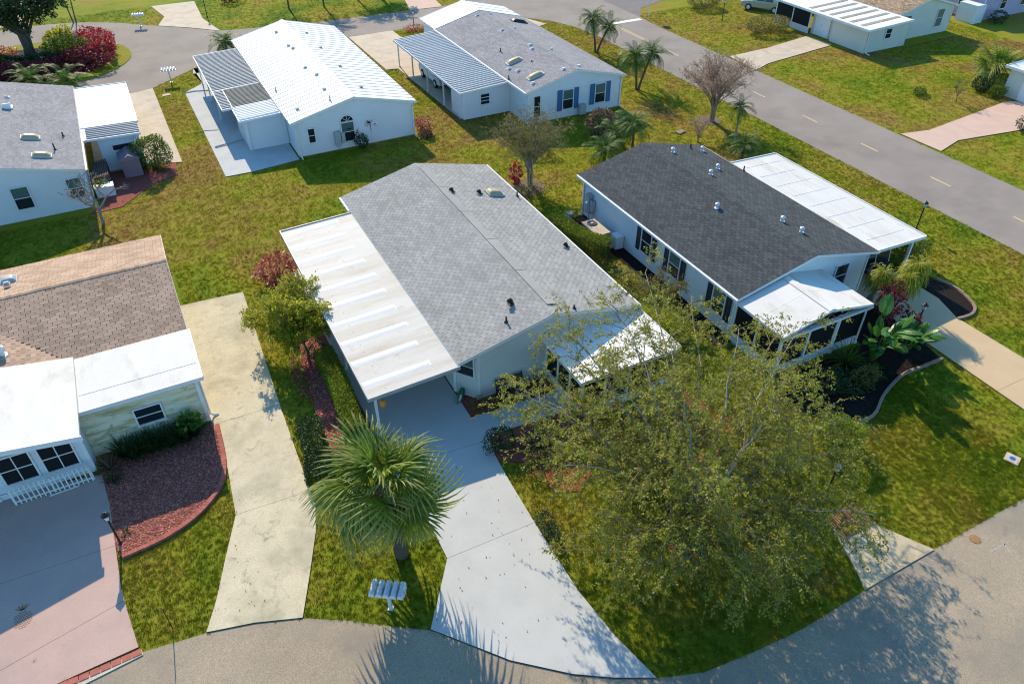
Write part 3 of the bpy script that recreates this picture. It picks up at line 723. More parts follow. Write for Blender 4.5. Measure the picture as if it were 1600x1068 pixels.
def slope_tabs(P0, U, Vd, width, length_, exp_=0.15, tab=0.33, thick=0.008, clip=None, seed=0):
    """Three-tab shingles on a slope: P0 eave corner, U along the eave, Vd up the slope. clip(u,v)->bool drops tabs."""
    r = random.Random(seed)
    P0, U, Vd = Vector(P0), Vector(U).normalized(), Vector(Vd).normalized()
    N = U.cross(Vd)
    if N.z < 0: N = -N
    V, F = [], []
    n = int(length_/exp_)
    for i in range(n+1):
        v0 = i*exp_; v1 = min(v0+exp_*1.2, length_)
        if v1 - v0 < 0.02: continue
        u = -(i % 2)*tab/2 - r.uniform(0, 0.06)
        while u < width:
            wd_ = tab
            a, b = max(u, 0.0), min(u+wd_-0.022, width)
            u += wd_
            if b-a < 0.03: continue
            if clip and not clip((a+b)/2, (v0+v1)/2): continue
            t1 = thick*r.uniform(0.75, 1.35); k = len(V)
            for q, vv, h in ((a, v0, t1), (b, v0, t1), (b, v1, 0.003), (a, v1, 0.003)): V.append(P0+U*q+Vd*vv+N*h)
            for q, vv in ((a, v0), (b, v0)): V.append(P0+U*q+Vd*vv)
            F += [(k, k+1, k+2, k+3), (k+4, k+5, k+1, k)]
    return V, F

def shingles(parent, parts, mat, underlay, name='shingles'):
    V, F = [], []
    for v, f in parts:
        k = len(V); V += v; F += [tuple(i+k for i in q) for q in f]
    o = np_mesh(name, np.array([tuple(p) for p in V]), np.array(F), mat, parent)
    return stuff(o)

def gable_roof(parent, x0, x1, y0, y1, ze, zr, mat, under, kind='shingle', seed=0, fascia='trim', rib=0.65, rib_h=0.03):
    """Ridge along y. Deck with white fascia, then tabs or ribbed sheets on top."""
    xm = (x0+x1)/2; th = 0.13
    sec = [(x0, ze), (xm, zr), (x1, ze), (x1, ze-th), (xm, zr-th), (x0, ze-th)]
    mb = MB(); a = mb.add([(x, y0, z) for x, z in sec]); b = mb.add([(x, y1, z) for x, z in sec])
    mb.f += [(a+5, a+4, a+1, a), (a+4, a+3, a+2, a+1), (b, b+1, b+4, b+5), (b+1, b+2, b+3, b+4)]
    for i in range(6): mb.f.append((a+i, b+i, b+(i+1) % 6, a+(i+1) % 6))
    deck = mb.build('roof', fascia, parent)
    hw = xm-x0; sl = math.hypot(hw, zr-ze); ux = hw/sl; uz = (zr-ze)/sl
    e = 0.03
    if kind == 'shingle':
        um = MB()
        for sgn, xe in ((1, x0), (-1, x1)):
            q = [(xe+sgn*ux*e, y0+e, ze+uz*e), (xe+sgn*ux*e, y1-e, ze+uz*e), (xm, y1-e, zr), (xm, y0+e, zr)]
            if sgn > 0: q = q[::-1]
            um.poly([(x, y, z+0.003) for x, y, z in q])
        um.build('underlay', under, deck)
        parts = []
        for sgn, xe in ((1, x0), (-1, x1)):
            P0 = (xe+sgn*ux*e*0.3, y0+0.012, ze+uz*e*0.3+0.004)
            V, F = slope_tabs(P0, (0, 1, 0), (sgn*ux, 0, uz), (y1-y0)-0.024, sl-0.02, seed=seed+sgn)
            if sgn > 0: F = [f[::-1] for f in F]
            parts.append((V, F))
        # ridge caps
        V, F = [], []; y = y0+0.02
        while y < y1-0.1:
            k = len(V); yb = min(y+0.3, y1-0.02)
            for yy, h in ((y, 0.022), (yb, 0.012)):
                V += [Vector((xm-0.14, yy, zr-0.14*uz/ux+h)), Vector((xm, yy, zr+h+0.004)), Vector((xm+0.14, yy, zr-0.14*uz/ux+h))]
            F += [(k, k+1, k+4, k+3), (k+1, k+2, k+5, k+4), (k, k+3, k+4, k+1)][:2]; y += 0.24
        parts.append((V, F))
        shingles(deck, parts, mat, under)
    else:
        for sgn, xe in ((1, x0), (-1, x1)):
            mb = MB(); s0 = 0.0
            q = [(xe, y0, ze+0.004), (xe, y1, ze+0.004), (xm, y1, zr+0.004), (xm, y0, zr+0.004)]
            mb.poly(q[::-1] if sgn > 0 else q)
            mb.build('roof_sheet', mat, deck)
            n = int((y1-y0)/rib)
            for i in range(n+1):
                yy = y0+0.03+i*(y1-y0-0.06)/n; r_ = MB()
                h = rib_h; w_ = 0.022 if rib_h > 0.015 else 0.05
                A = [(xe, yy-w_, ze+0.002), (xe, yy+w_, ze+0.002), (xm, yy+w_, zr+0.002), (xm, yy-w_, zr+0.002)]
                B = [(x, yy+(y-yy)*0.5, z+h) for x, y, z in A]
                r_.hexa(A, B).build('rib', mat, deck)
        mb = MB()
        A = [(xm-0.2, y0-0.005, zr-0.2*uz/ux+0.035), (xm, y0-0.005, zr+0.05), (xm+0.2, y0-0.005, zr-0.2*uz/ux+0.035)]
        k = mb.add(A); k2 = mb.add([(x, y1+0.005, z) for x, _, z in A]); mb.f += [(k, k+1, k2+1, k2), (k+1, k+2, k2+2, k2+1)]
        mb.build('ridge_cap', mat, deck)
    return deck

def gable_limits(w, x0, x1, ze, zr, flip=False, inset=0.0):
    """Extent of a gable-end wall at height z; w runs from its x0-side end to its x1-side end (or back when flip)."""
    hw = (x1-x0)/2
    def lim(z):
        if z <= ze-0.13: return (0.0, w.L)
        half = hw*(zr-0.13-z)/(zr-ze); mid = w.L/2
        half = min(half, w.L/2)
        return (mid-half, mid+half) if half > 0 else (mid, mid)
    return lim

def body(parent, x0, x1, y0, y1, mat, z=0.02):
    """Foundation skirt under the walls."""
    MB().box(x0+0.03, x1-0.03, y0+0.03, y1-0.03, -0.05, 0.22).build('skirt', mat, parent)

def flat_roof(parent, x0, x1, y0, y1, zl, zr_, mat, th=0.1, name='carport_roof', rim='trim', rimh=0.05):
    """Single-slope sheet from x0 (height zl) to x1 (height zr_) with a rim."""
    mb = MB()
    mb.hexa([(x0, y0, zl-th), (x1, y0, zr_-th), (x1, y1, zr_-th), (x0, y1, zl-th)], [(x0, y0, zl), (x1, y0, zr_), (x1, y1, zr_), (x0, y1, zl)])
    o = mb.build(name, mat, parent)
    r = MB(); t = 0.05
    r.hexa([(x0-t, y0-t, zl-th-0.04), (x1, y0-t, zr_-th-0.04), (x1, y0, zr_-th-0.04), (x0-t, y0, zl-th-0.04)], [(x0-t, y0-t, zl+rimh), (x1, y0-t, zr_+rimh), (x1, y0, zr_+rimh), (x0-t, y0, zl+rimh)])
    r.hexa([(x0-t, y1, zl-th-0.04), (x1, y1, zr_-th-0.04), (x1, y1+t, zr_-th-0.04), (x0-t, y1+t, zl-th-0.04)], [(x0-t, y1, zl+rimh), (x1, y1, zr_+rimh), (x1, y1+t, zr_+rimh), (x0-t, y1+t, zl+rimh)])
    return o, r

def side_rim(r, x, y0, y1, z, th, rimh, t=0.05, sgn=-1):
    a, b = (x-t, x) if sgn < 0 else (x, x+t)
    r.box(a, b, y0, y1, z-th-0.04, z+rimh)

def post(parent, x, y, z1, wd=0.09, mat='trim', name='post'):
    mb = MB().box(x-wd/2, x+wd/2, y-wd/2, y+wd/2, 0.0, z1)
    mb.box(x-wd*0.8, x+wd*0.8, y-wd*0.8, y+wd*0.8, 0.0, 0.1)
    return mb.build(name, mat, parent)

# roof fittings: each is a part of its roof
def gooseneck(parent, p, mat='vent_black', k=1.0, a=0.0):
    mb = MB(); x, y, z = p
    mb.box(x-0.16*k, x+0.16*k, y-0.16*k, y+0.16*k, z-0.03, z+0.035)
    c, s = math.cos(a), math.sin(a)
    pts = [(x, y, z), (x, y, z+0.14*k), (x-c*0.06*k, y-s*0.06*k-0.02, z+0.24*k), (x-c*0.16*k, y-s*0.16*k-0.05, z+0.26*k), (x-c*0.24*k, y-s*0.24*k-0.07, z+0.18*k)]
    mb.tube(pts, [0.1*k, 0.1*k, 0.11*k, 0.12*k, 0.12*k], 8)
    return mb.build('roof_vent', mat, parent, smooth=False)

def cap_vent(parent, p, mat='vent_white', k=1.0):
    """Low drum vent with a flange and a lidded top."""
    x, y, z = p
    mb = MB().lathe((x, y, z-0.05), [(0.17*k, 0.0), (0.17*k, 0.07), (0.09*k, 0.075), (0.09*k, 0.2*k+0.05), (0.145*k, 0.2*k+0.055), (0.145*k, 0.33*k+0.05), (0.05*k, 0.4*k+0.05)], 12)
    return mb.build('roof_vent', mat, parent)

def box_vent(parent, p, mat='vent_white', k=1.0):
    x, y, z = p; mb = MB(); k *= 0.82
    mb.box(x-0.2*k, x+0.2*k, y-0.19*k, y+0.19*k, z-0.05, z+0.03)
    b = [(x-0.15*k, y-0.15*k, z+0.03), (x+0.15*k, y-0.15*k, z+0.03), (x+0.15*k, y+0.15*k, z+0.03), (x-0.15*k, y+0.15*k, z+0.03)]
    mb.hexa(b, [(q[0], q[1]*1.0, z+0.2*k if q[1] < y else z+0.12*k) for q in b])
    return mb.build('roof_vent', mat, parent)

def pipe_vent(parent, p, mat='vent_black', h=0.35):
    mb = MB().lathe((p[0], p[1], p[2]-0.05), [(0.11, 0.0), (0.11, 0.05), (0.045, 0.12), (0.04, h), (0.03, h)], 8)
    return mb.build('vent_pipe', mat, parent)

def skylight(parent, p, m, lx=0.55, ly=0.42, dome='dome_tan', rot=0.0):
    lx, ly = lx*0.85, ly*0.85
    x, y, z = p; mb = MB()
    def q(u, v, h): return (x+u, y+v, z+m*u+h)
    mb.hexa([q(-lx, -ly, -0.05), q(lx, -ly, -0.05), q(lx, ly, -0.05), q(-lx, ly, -0.05)], [q(-lx, -ly, 0.1), q(lx, -ly, 0.1), q(lx, ly, 0.1), q(-lx, ly, 0.1)])
    c = mb.build('skylight', 'metal_coated' if dome != 'vent_black' else 'vent_black', parent)
    d = MB(); nn = 8; idx = {}
    for i in range(nn+1):
        for j in range(nn+1):
            a, b = -1+2*i/nn, -1+2*j/nn
            idx[i, j] = d.add([q(lx*0.9*a, ly*0.9*b, 0.1+0.17*((1-a**4)*(1-b**4))**0.6)])
    for i in range(nn):
        for j in range(nn): d.f.append((idx[i, j], idx[i+1, j], idx[i+1, j+1], idx[i, j+1]))
    d.build('dome', dome, c, smooth=True)
    return c

def pan_roof(parent, x0, x1, y0, y1, zl, zh, pan, ribmat, pitch=0.3, rib_h=0.085, rib_w=0.035, name='carport_roof'):
    """Corrugated carport: pans with standing ribs running down the slope (along x)."""
    o, r = flat_roof(parent, x0, x1, y0, y1, zl, zh, pan, th=0.05, name=name)
    side_rim(r, x0, y0, y1, zl, 0.08, 0.03); r.build('gutter', 'trim', parent)
    n = int(round((y1-y0)/pitch))
    for i in range(1, n):
        y = y0+(y1-y0)*i/n
        A = [(x0+0.02, y-rib_w, zl-0.002), (x1-0.02, y-rib_w, zh-0.002), (x1-0.02, y+rib_w, zh-0.002), (x0+0.02, y+rib_w, zl-0.002)]
        MB().hexa(A, [(a, y+(b-y)*0.6, c+rib_h) for a, b, c in A]).build('rib', ribmat, o)
    return o

def screens(parent, w, s0, s1, z0, z1, n, knee=0.5, knee_mat='wall_white', mid=False):
    """Screened bay: knee wall, posts, dark mesh panels."""
    mb = MB(); w.box(mb, s0, s1, -0.06, 0.0, 0.0, knee); mb.build('knee_wall', knee_mat, parent)
    for i in range(n+1):
        s = s0+(s1-s0)*i/n; p = MB(); w.box(p, s-0.045, s+0.045, -0.07, 0.02, 0.0, z1); p.build('post', 'trim', parent)
    for a, c, e in ((z1-0.12, z1+0.002, 0.018), (knee-0.03, knee+0.05, 0.024)): b = MB(); w.box(b, s0, s1, -0.065, e, a, c); b.build('rail', 'trim', parent)
    for i in range(n):
        a, c = s0+(s1-s0)*i/n+0.045, s0+(s1-s0)*(i+1)/n-0.045
        g = MB(); w.box(g, a, c, -0.04, -0.03, knee+0.05, z1-0.12); g.build('screen', 'screen', parent)

def house_footprint(x0, x1, y0, y1): keep_clear([(x0, y0), (x1, y0), (x1, y1), (x0, y1)])
ZE, ZR = 2.45, 3.5
SLOPE = (ZR-ZE)/4.43

# ------------------------------------------------------------------ the grey-roofed house in the middle
def grey_house():
    x0, x1, y0, y1 = 8.44, 17.31, 21.24, 37.13
    h = thing('house', 'pale house with grey shingle roof and white ribbed carport roof in the middle', 'house', ((x0+x1)/2, (y0+y1)/2), 'manufactured homes')
    house_footprint(x0+0.2, x1-0.2, y0+0.1, y1-0.2)
    deck = gable_roof(h, x0, x1, y0, y1, ZE, ZR, 'shingle_grey', 'underlay', seed=1)
    xm = (x0+x1)/2
    wf = Wall((9.36, 21.40), (17.05, 21.40)); wl_ = Wall((8.68, 36.9), (8.68, 22.31)); wr = Wall((17.05, 21.40), (17.05, 36.9)); wb = Wall((17.05, 36.9), (8.68, 36.9)); wc = Wall((8.68, 22.31), (9.36, 21.40))
    body(h, 8.7, 17.05, 22.3, 36.9, 'wall_grey'); 
    def lf(z):
        if z <= ZE-0.13: return (0.0, wf.L)
        half = 4.43*(ZR-0.13-z)/(ZR-ZE); return (max(0.0, xm-half-9.36), max(0.0, min(wf.L, xm+half-9.36)))
    siding(h, wf, 0.05, 3.36, 'wall_grey', lf); siding(h, wl_, 0.05, 2.36, 'wall_grey'); siding(h, wr, 0.05, 2.36, 'wall_grey'); siding(h, wc, 0.05, 2.40, 'wall_grey')
    siding(h, wb, 0.05, 3.36, 'wall_grey', gable_limits(wb, x0, x1, ZE, ZR))
    corner_board(h, wf, 0.05, 0.05, 2.4); corner_board(h, wc, 0.04, 0.05, 2.36); corner_board(h, wl_, wl_.L-0.05, 0.05, 2.36)
    window(h, wc, 0.55, 1.72, 0.82, 0.95, 2, 1, pane='glass', pane_top='glass_green')
    window(h, wl_, 4.0, 1.5, 0.9, 1.1, 2); window(h, wl_, 10.0, 1.5, 0.9, 1.1, 2); door(h, wl_, 12.9, 0.9, 2.05)
    for s in (3.0, 7.2, 11.5): window(h, wr, s, 1.5, 0.9, 1.1, 2)
    window(h, wb, 2.2, 1.5, 0.9, 1.1, 2); window(h, wb, 6.2, 1.5, 0.9, 1.1, 2)
    # left gutter at the back corner
    MB().box(x0-0.09, x0-0.002, 35.5, y1, ZE-0.12, ZE-0.02).build('gutter', 'trim', h)
    MB().box(x1+0.002, x1+0.09, y0, y1, ZE-0.12, ZE-0.02).build('gutter', 'trim', h)
    # ridge vent panels lying right of the ridge
    yv = 21.9
    for L_ in (2.9, 3.0, 3.0, 3.0, 2.6):
        A = [(xm+0.02, yv+0.02, ZR+0.012), (xm+0.46, yv+0.02, ZR-0.44*SLOPE+0.018), (xm+0.46, yv+L_-0.02, ZR-0.44*SLOPE+0.018), (xm+0.02, yv+L_-0.02, ZR+0.012)]
        MB().hexa(A, [(a, b, c+0.05) for a, b, c in A]).build('ridge_vent', 'shingle_grey', deck); yv += L_
    for p in ((13.54, 33.34, 3.342), (15.03, 33.09, 2.989), (16.79, 26.86, 2.573)): gooseneck(deck, p, k=0.75)
    gooseneck(deck, (11.78, 23.03, 3.241), k=0.85)
    pipe_vent(deck, (11.09, 22.15, 3.077)); pipe_vent(deck, (17.07, 32.67, 2.507)); pipe_vent(deck, (13.98, 21.49, 3.239), h=0.25)
    skylight(deck, (15.87, 33.01, 2.791), -SLOPE, 0.55, 0.4)
    # carport: coated sheets, wide dirty ribs, rim, posts
    cx0, cx1, cy0, cy1 = 4.66, 8.5, 21.16, 35.25
    zl, zh = 2.26, 2.40
    cr, rim = flat_roof(h, cx0, cx1, cy0, cy1, zl, zh, 'metal_coated', th=0.08)
    side_rim(rim, cx0, cy0, cy1, zl, 0.08, 0.05); rim.build('fascia', 'metal_grey', h)
    for i in range(10):
        yc = cy0+0.85+i*1.42
        a0, a1 = cx0+0.02, cx1-rng.uniform(0.75, 0.95)
        def zz(x): return zl+(zh-zl)*(x-cx0)/(cx1-cx0)
        A = [(a0, yc-0.20, zz(a0)-0.002), (a1, yc-0.20, zz(a1)-0.002), (a1, yc+0.17, zz(a1)-0.002), (a0, yc+0.17, zz(a0)-0.002)]
        B = [(a0, yc-0.06, zz(a0)+0.026), (a1-0.12, yc-0.06, zz(a1)+0.026), (a1-0.12, yc+0.09, zz(a1)+0.026), (a0, yc+0.09, zz(a0)+0.026)]
        MB().hexa(A, B).build('rib', 'metal_white', cr)
    for i in range(28):
        yc = cy0+0.3+i*0.5; MB().lathe((cx0+0.75+rng.uniform(-.03, .03), yc, zl+0.022), [(0.025, 0.0), (0.02, 0.015)], 6).build('screw', 'metal_grey', cr)
    for y in (21.4, 25.9, 30.4, 34.9): post(h, 4.95, y, 2.2, 0.1)
    # screened porch with a flat white roof
    px0, px1, py0, py1 = 12.45, 17.3, 18.25, 21.38
    pr_, rim = flat_roof(h, px0, px1, py0, py1, 2.24, 2.24, 'metal_white', th=0.1, name='porch_roof', rimh=0.03)
    side_rim(rim, px0, py0, py1, 2.24, 0.1, 0.03); side_rim(rim, px1, py0, py1, 2.24, 0.1, 0.03, sgn=1); rim.build('fascia', 'trim', h)
    screens(h, Wall((px0+0.2, py1), (px0+0.2, py0+0.2)), 0, py1-py0-0.2, 0, 2.12, 3, 0.45); screens(h, Wall((px0+0.2, py0+0.2), (px1-0.1, py0+0.2)), 0, 4.5, 0, 2.12, 4, 0.45); screens(h, Wall((px1-0.1, py0+0.2), (px1-0.1, py1)), 0, 2.9, 0, 2.12, 2, 0.45)
    MB().box(px0+0.25, px1-0.15, py0+0.25, 21.35, -0.02, 0.09).build('porch_floor', 'concrete_grey', h)
    keep_clear([(px0, py0), (px1, py0), (px1, py1), (px0, py1)])
    return h
grey_house()

# ------------------------------------------------------------------ the dark-roofed house on the right
def dark_house():
    x0, x1, y0, y1 = 21.48, 30.35, 19.6, 33.55
    h = thing('house', 'white house with charcoal shingle roof and black shutters on the right', 'house', ((x0+x1)/2, (y0+y1)/2), 'manufactured homes')
    house_footprint(x0+0.1, x1-0.2, y0, y1-0.2)
    deck = gable_roof(h, x0, x1, y0, y1, ZE, ZR, 'shingle_dark', 'underlay_dark', seed=21)
    xm = (x0+x1)/2
    L, Rr, F_, B_ = 21.74, 30.1, 19.9, 33.25
    wl_ = Wall((L, B_), (L, F_)); wf = Wall((L, F_), (Rr, F_)); wr = Wall((Rr, F_), (Rr, B_)); wb = Wall((Rr, B_), (L, B_))
    body(h, L, Rr, F_, B_, 'wall_white')
    siding(h, wl_, 0.05, 2.34, 'wall_white'); siding(h, wr, 0.05, 2.34, 'wall_white')
    siding(h, wf, 0.05, 3.36, 'wall_white', gable_limits(wf, x0, x1, ZE, ZR)); siding(h, wb, 0.05, 3.36, 'wall_white', gable_limits(wb, x0, x1, ZE, ZR))
    for w_, s in ((wl_, 0.05), (wl_, wl_.L-0.05), (wf, 0.05), (wf, wf.L-0.05), (wb, wb.L-0.05)): corner_board(h, w_, s, 0.05, 2.34)
    for yc in (26.87, 24.45, 21.0):
        s = B_-yc
        window(h, wl_, s, 1.42, 0.82, 1.35, 2, 1, pane='glass', pane_top='glass_green' if yc != 26.87 else 'glass')
        for d in (-0.68, 0.68): shutter(h, wl_, s+d, 1.42, 0.34, 1.5, 'shutter_black')
    window(h, wf, 6.6, 1.5, 0.8, 1.25, 2, 1); door(h, wf, 3.0, 0.9, 2.0)
    g = MB(); g.box(x0-0.1, x0-0.002, y0, y1, ZE-0.13, ZE-0.02); g.build('gutter', 'trim', h)
    downspout(h, wl_, 0.12, 2.3, kick=0.25)
    MB().box(x1+0.002, x1+0.08, y0, y1, ZE-0.12, ZE-0.03).build('gutter', 'trim', h)
    for p in ((27.02, 32.10, 3.238), (29.60, 32.48, 2.628), (27.20, 28.86, 3.196), (28.45, 29.71, 2.900), (27.03, 23.06, 3.236), (27.16, 21.86, 3.205), (24.96, 25.59, 3.274)): cap_vent(deck, p, 'galvanised', 0.8)
    pipe_vent(deck, (28.98, 32.84, 2.774)); pipe_vent(deck, (30.30, 29.50, 2.461))
    # gable porch in front
    px0, px1, py0, py1 = 21.5, 26.9, 16.75, 19.6
    pdk = gable_roof(h, px0, px1, py0, py1+0.28, 2.26, 2.84, 'metal_flat', None, kind='metal', rib=1.5, rib_h=0.006)
    MB().box(px0, px1, py0-0.05, py0, 2.06, 2.16).build('beam', 'trim', h)
    for x in (px0+0.2, 23.3, 25.1, px1-0.2): post(h, x, py0+0.15, 2.15, 0.11)
    screens(h, Wall((px0+0.2, 19.8), (px0+0.2, py0+0.15)), 0.0, 2.9, 0, 2.1, 2, 0.4); screens(h, Wall((px0+0.2, py0+0.15), (px1-0.2, py0+0.15)), 0, 4.99, 0, 2.1, 3, 0.4)
    MB().box(px0+0.1, px1-0.1, py0+0.25, 19.87, -0.02, 0.1).build('porch_floor', 'concrete_grey', h)
    keep_clear([(px0, py0), (px1, py0), (px1, py1), (px0, py1)])
    # carport
    cx0, cx1, cy0, cy1 = 30.36, 33.9, 19.75, 30.75
    cr, rim = flat_roof(h, cx0, cx1, cy0, cy1, 2.40, 2.27, 'metal_stained', th=0.08)
    side_rim(rim, cx1, cy0, cy1, 2.27, 0.08, 0.05, sgn=1); rim.build('fascia', 'trim', h)
    for i in range(8):
        yc = cy0+1.0+i*1.3
        A = [(cx0+0.4, yc-0.05, 2.385), (cx1-0.5, yc-0.05, 2.286), (cx1-0.5, yc+0.05, 2.286), (cx0+0.4, yc+0.05, 2.385)]
        MB().hexa(A, [(a, yc+(b-yc)*0.6, c+0.012) for a, b, c in A]).build('rib', 'metal_stained', cr)
    for y in (20.1, 24.6, 29.8): post(h, 33.55, y, 2.2, 0.12)
    w2 = Wall((30.2, 28.0), (33.5, 28.0)); siding(h, w2, 0.05, 2.25, 'wall_white', name='shed_wall')
    w3 = Wall((33.5, 28.0), (33.5, 30.6)); siding(h, w3, 0.05, 2.2, 'wall_white', name='shed_wall')
    return h
dark_house()

# ------------------------------------------------------------------ the white metal-roofed house behind
def metal_house():
    x0, x1, y0, y1 = 8.46, 17.32, 48.3, 68.0
    h = thing('house', 'white house with bright white metal roof and arched window behind the grey roof', 'house', ((x0+x1)/2, (y0+y1)/2), 'manufactured homes')
    house_footprint(x0, x1, y0, y1)
    deck = gable_roof(h, x0, x1, y0, y1, ZE, ZR, 'metal_white', None, kind='metal')
    L, Rr, F_, B_ = 8.72, 17.08, 48.5, 67.8
    wl_ = Wall((L, B_), (L, F_)); wf = Wall((L, F_), (Rr, F_)); wr = Wall((Rr, F_), (Rr, B_)); wb = Wall((Rr, B_), (L, B_))
    body(h, L, Rr, F_, B_, 'wall_white')
    siding(h, wl_, 0.05, 2.34, 'wall_white'); siding(h, wr, 0.05, 2.34, 'wall_white')
    siding(h, wf, 0.05, 3.36, 'wall_white', gable_limits(wf, x0, x1, ZE, ZR)); siding(h, wb, 0.05, 3.36, 'wall_white', gable_limits(wb, x0, x1, ZE, ZR))
    for s in (0.05, wf.L-0.05): corner_board(h, wf, s, 0.05, 2.36)
    window(h, wf, 1.05, 1.35, 0.42, 0.95, 2)
    # tall window with a fan-light arch
    s, wd = 3.55, 0.85
    f = window(h, wf, s, 1.15, wd, 1.3, 2, pane='glass', pane_top='glass_green')
    a = MB(); rr = wd/2
    for i in range(10):
        t0, t1 = math.pi*i/10, math.pi*(i+1)/10
        q = [(s+rr*math.cos(t0), 1.92+rr*0.85*math.sin(t0)), (s+(rr+.07)*math.cos(t0), 1.92+(rr*0.85+.07)*math.sin(t0)), (s+(rr+.07)*math.cos(t1), 1.92+(rr*0.85+.07)*math.sin(t1)), (s+rr*math.cos(t1), 1.92+rr*0.85*math.sin(t1))]
        a.hexa([wf.at(u, 0.005, z) for u, z in q], [wf.at(u, 0.058, z) for u, z in q])
    for k in range(1, 4):
        t = math.pi*k/4; wf.box(a, s-0.01, s+0.01, 0.02, 0.03, 1.92, 1.93)
        a.tube([wf.at(s, 0.03, 1.9), wf.at(s+rr*math.cos(t), 0.03, 1.92+rr*0.85*math.sin(t))], 0.014, 4)
    a.build('arch_frame', 'trim', f)
    fan = MB(); fan.poly([wf.at(s-rr, 0.02, 1.9), wf.at(s+rr, 0.02, 1.9)] + [wf.at(s+rr*math.cos(math.pi*i/12), 0.02, 1.92+rr*0.85*math.sin(math.pi*i/12)) for i in range(13)]); fan.build('fan_pane', 'glass', f)
    for w_, s in ((wf, 0.1), (wf, wf.L-0.1)): downspout(h, w_, s, 2.3)
    mt = MB(); wf.box(mt, 2.55, 2.95, 0.02, 0.22, 0.35, 1.35); wf.box(mt, 3.0, 3.25, 0.02, 0.2, 0.5, 1.2); mt.tube([wf.at(2.75, 0.12, 0.35), wf.at(2.75, 0.12, 0.0)], 0.03, 6); mt.build('meter_panel', 'metal_grey', h)
    for w_ in (wr,):
        for s in (4, 9, 14): window(h, w_, s, 1.4, 0.9, 1.2, 2)
    for p in ((11.84, 65.60, 3.251), (11.87, 61.67, 3.257), (12.00, 60.79, 3.289), (11.73, 56.23, 3.224), (12.03, 54.17, 3.296), (11.75, 51.27, 3.228), (9.45, 50.00, 2.684)): box_vent(deck, p, 'metal_coated', 0.85)
    for p in ((14.02, 64.37, 3.232), (13.99, 60.12, 3.238), (14.08, 55.35, 3.217), (14.12, 50.52, 3.208)): box_vent(deck, p, 'metal_grey', 0.8)
    pipe_vent(deck, (9.00, 54.38, 2.579), 'dome_tan', 0.4); pipe_vent(deck, (11.55, 49.26, 3.183), 'dome_tan', 0.4)
    # carport in three sheets and a little room at its near end
    pan_roof(h, 5.05, 8.44, 57.3, 66.0, 2.18, 2.3, 'metal_pan', 'metal_grey', 0.30, 0.07)
    pan_roof(h, 5.05, 5.75, 53.5, 57.29, 2.18, 2.2, 'metal_pan', 'metal_grey', 0.30, 0.07, name='carport_strip')
    pan_roof(h, 5.76, 8.44, 53.5, 57.29, 2.21, 2.32, 'metal_pan_tan', 'metal_pan_tan', 0.24, 0.06, name='patio_roof')
    pan_roof(h, 5.7, 8.44, 50.9, 53.49, 2.18, 2.3, 'metal_white', 'metal_white', 0.30, 0.09, name='room_roof')
    for y in (57.5, 61.5, 65.7): post(h, 5.2, y, 2.15, 0.09)
    wa = Wall((6.0, 51.05), (8.7, 51.05)); wb2 = Wall((6.0, 55.2), (6.0, 51.05))
    siding(h, wa, 0.05, 2.16, 'wall_white', name='room_wall'); siding(h, wb2, 0.05, 2.14, 'wall_white', name='room_wall')
    corner_board(h, wa, 0.05, 0.05, 2.16); downspout(h, wa, 0.1, 2.1, kick=-0.02)
    door(h, wb2, 2.0, 0.85, 1.95); 
    pl = MB().tube([(4.9, 58.6, 1.9), (4.0, 58.9, 1.9), (3.3, 58.9, 1.88)], 0.05, 6); pl.build('awning_arm', 'metal_grey', h)
    pl = MB().tube([(5.9, 53.0, 0.12), (3.9, 52.6, 0.1)], 0.045, 6); pl.build('drain_pipe', 'metal_grey', h)
    return h
metal_house()

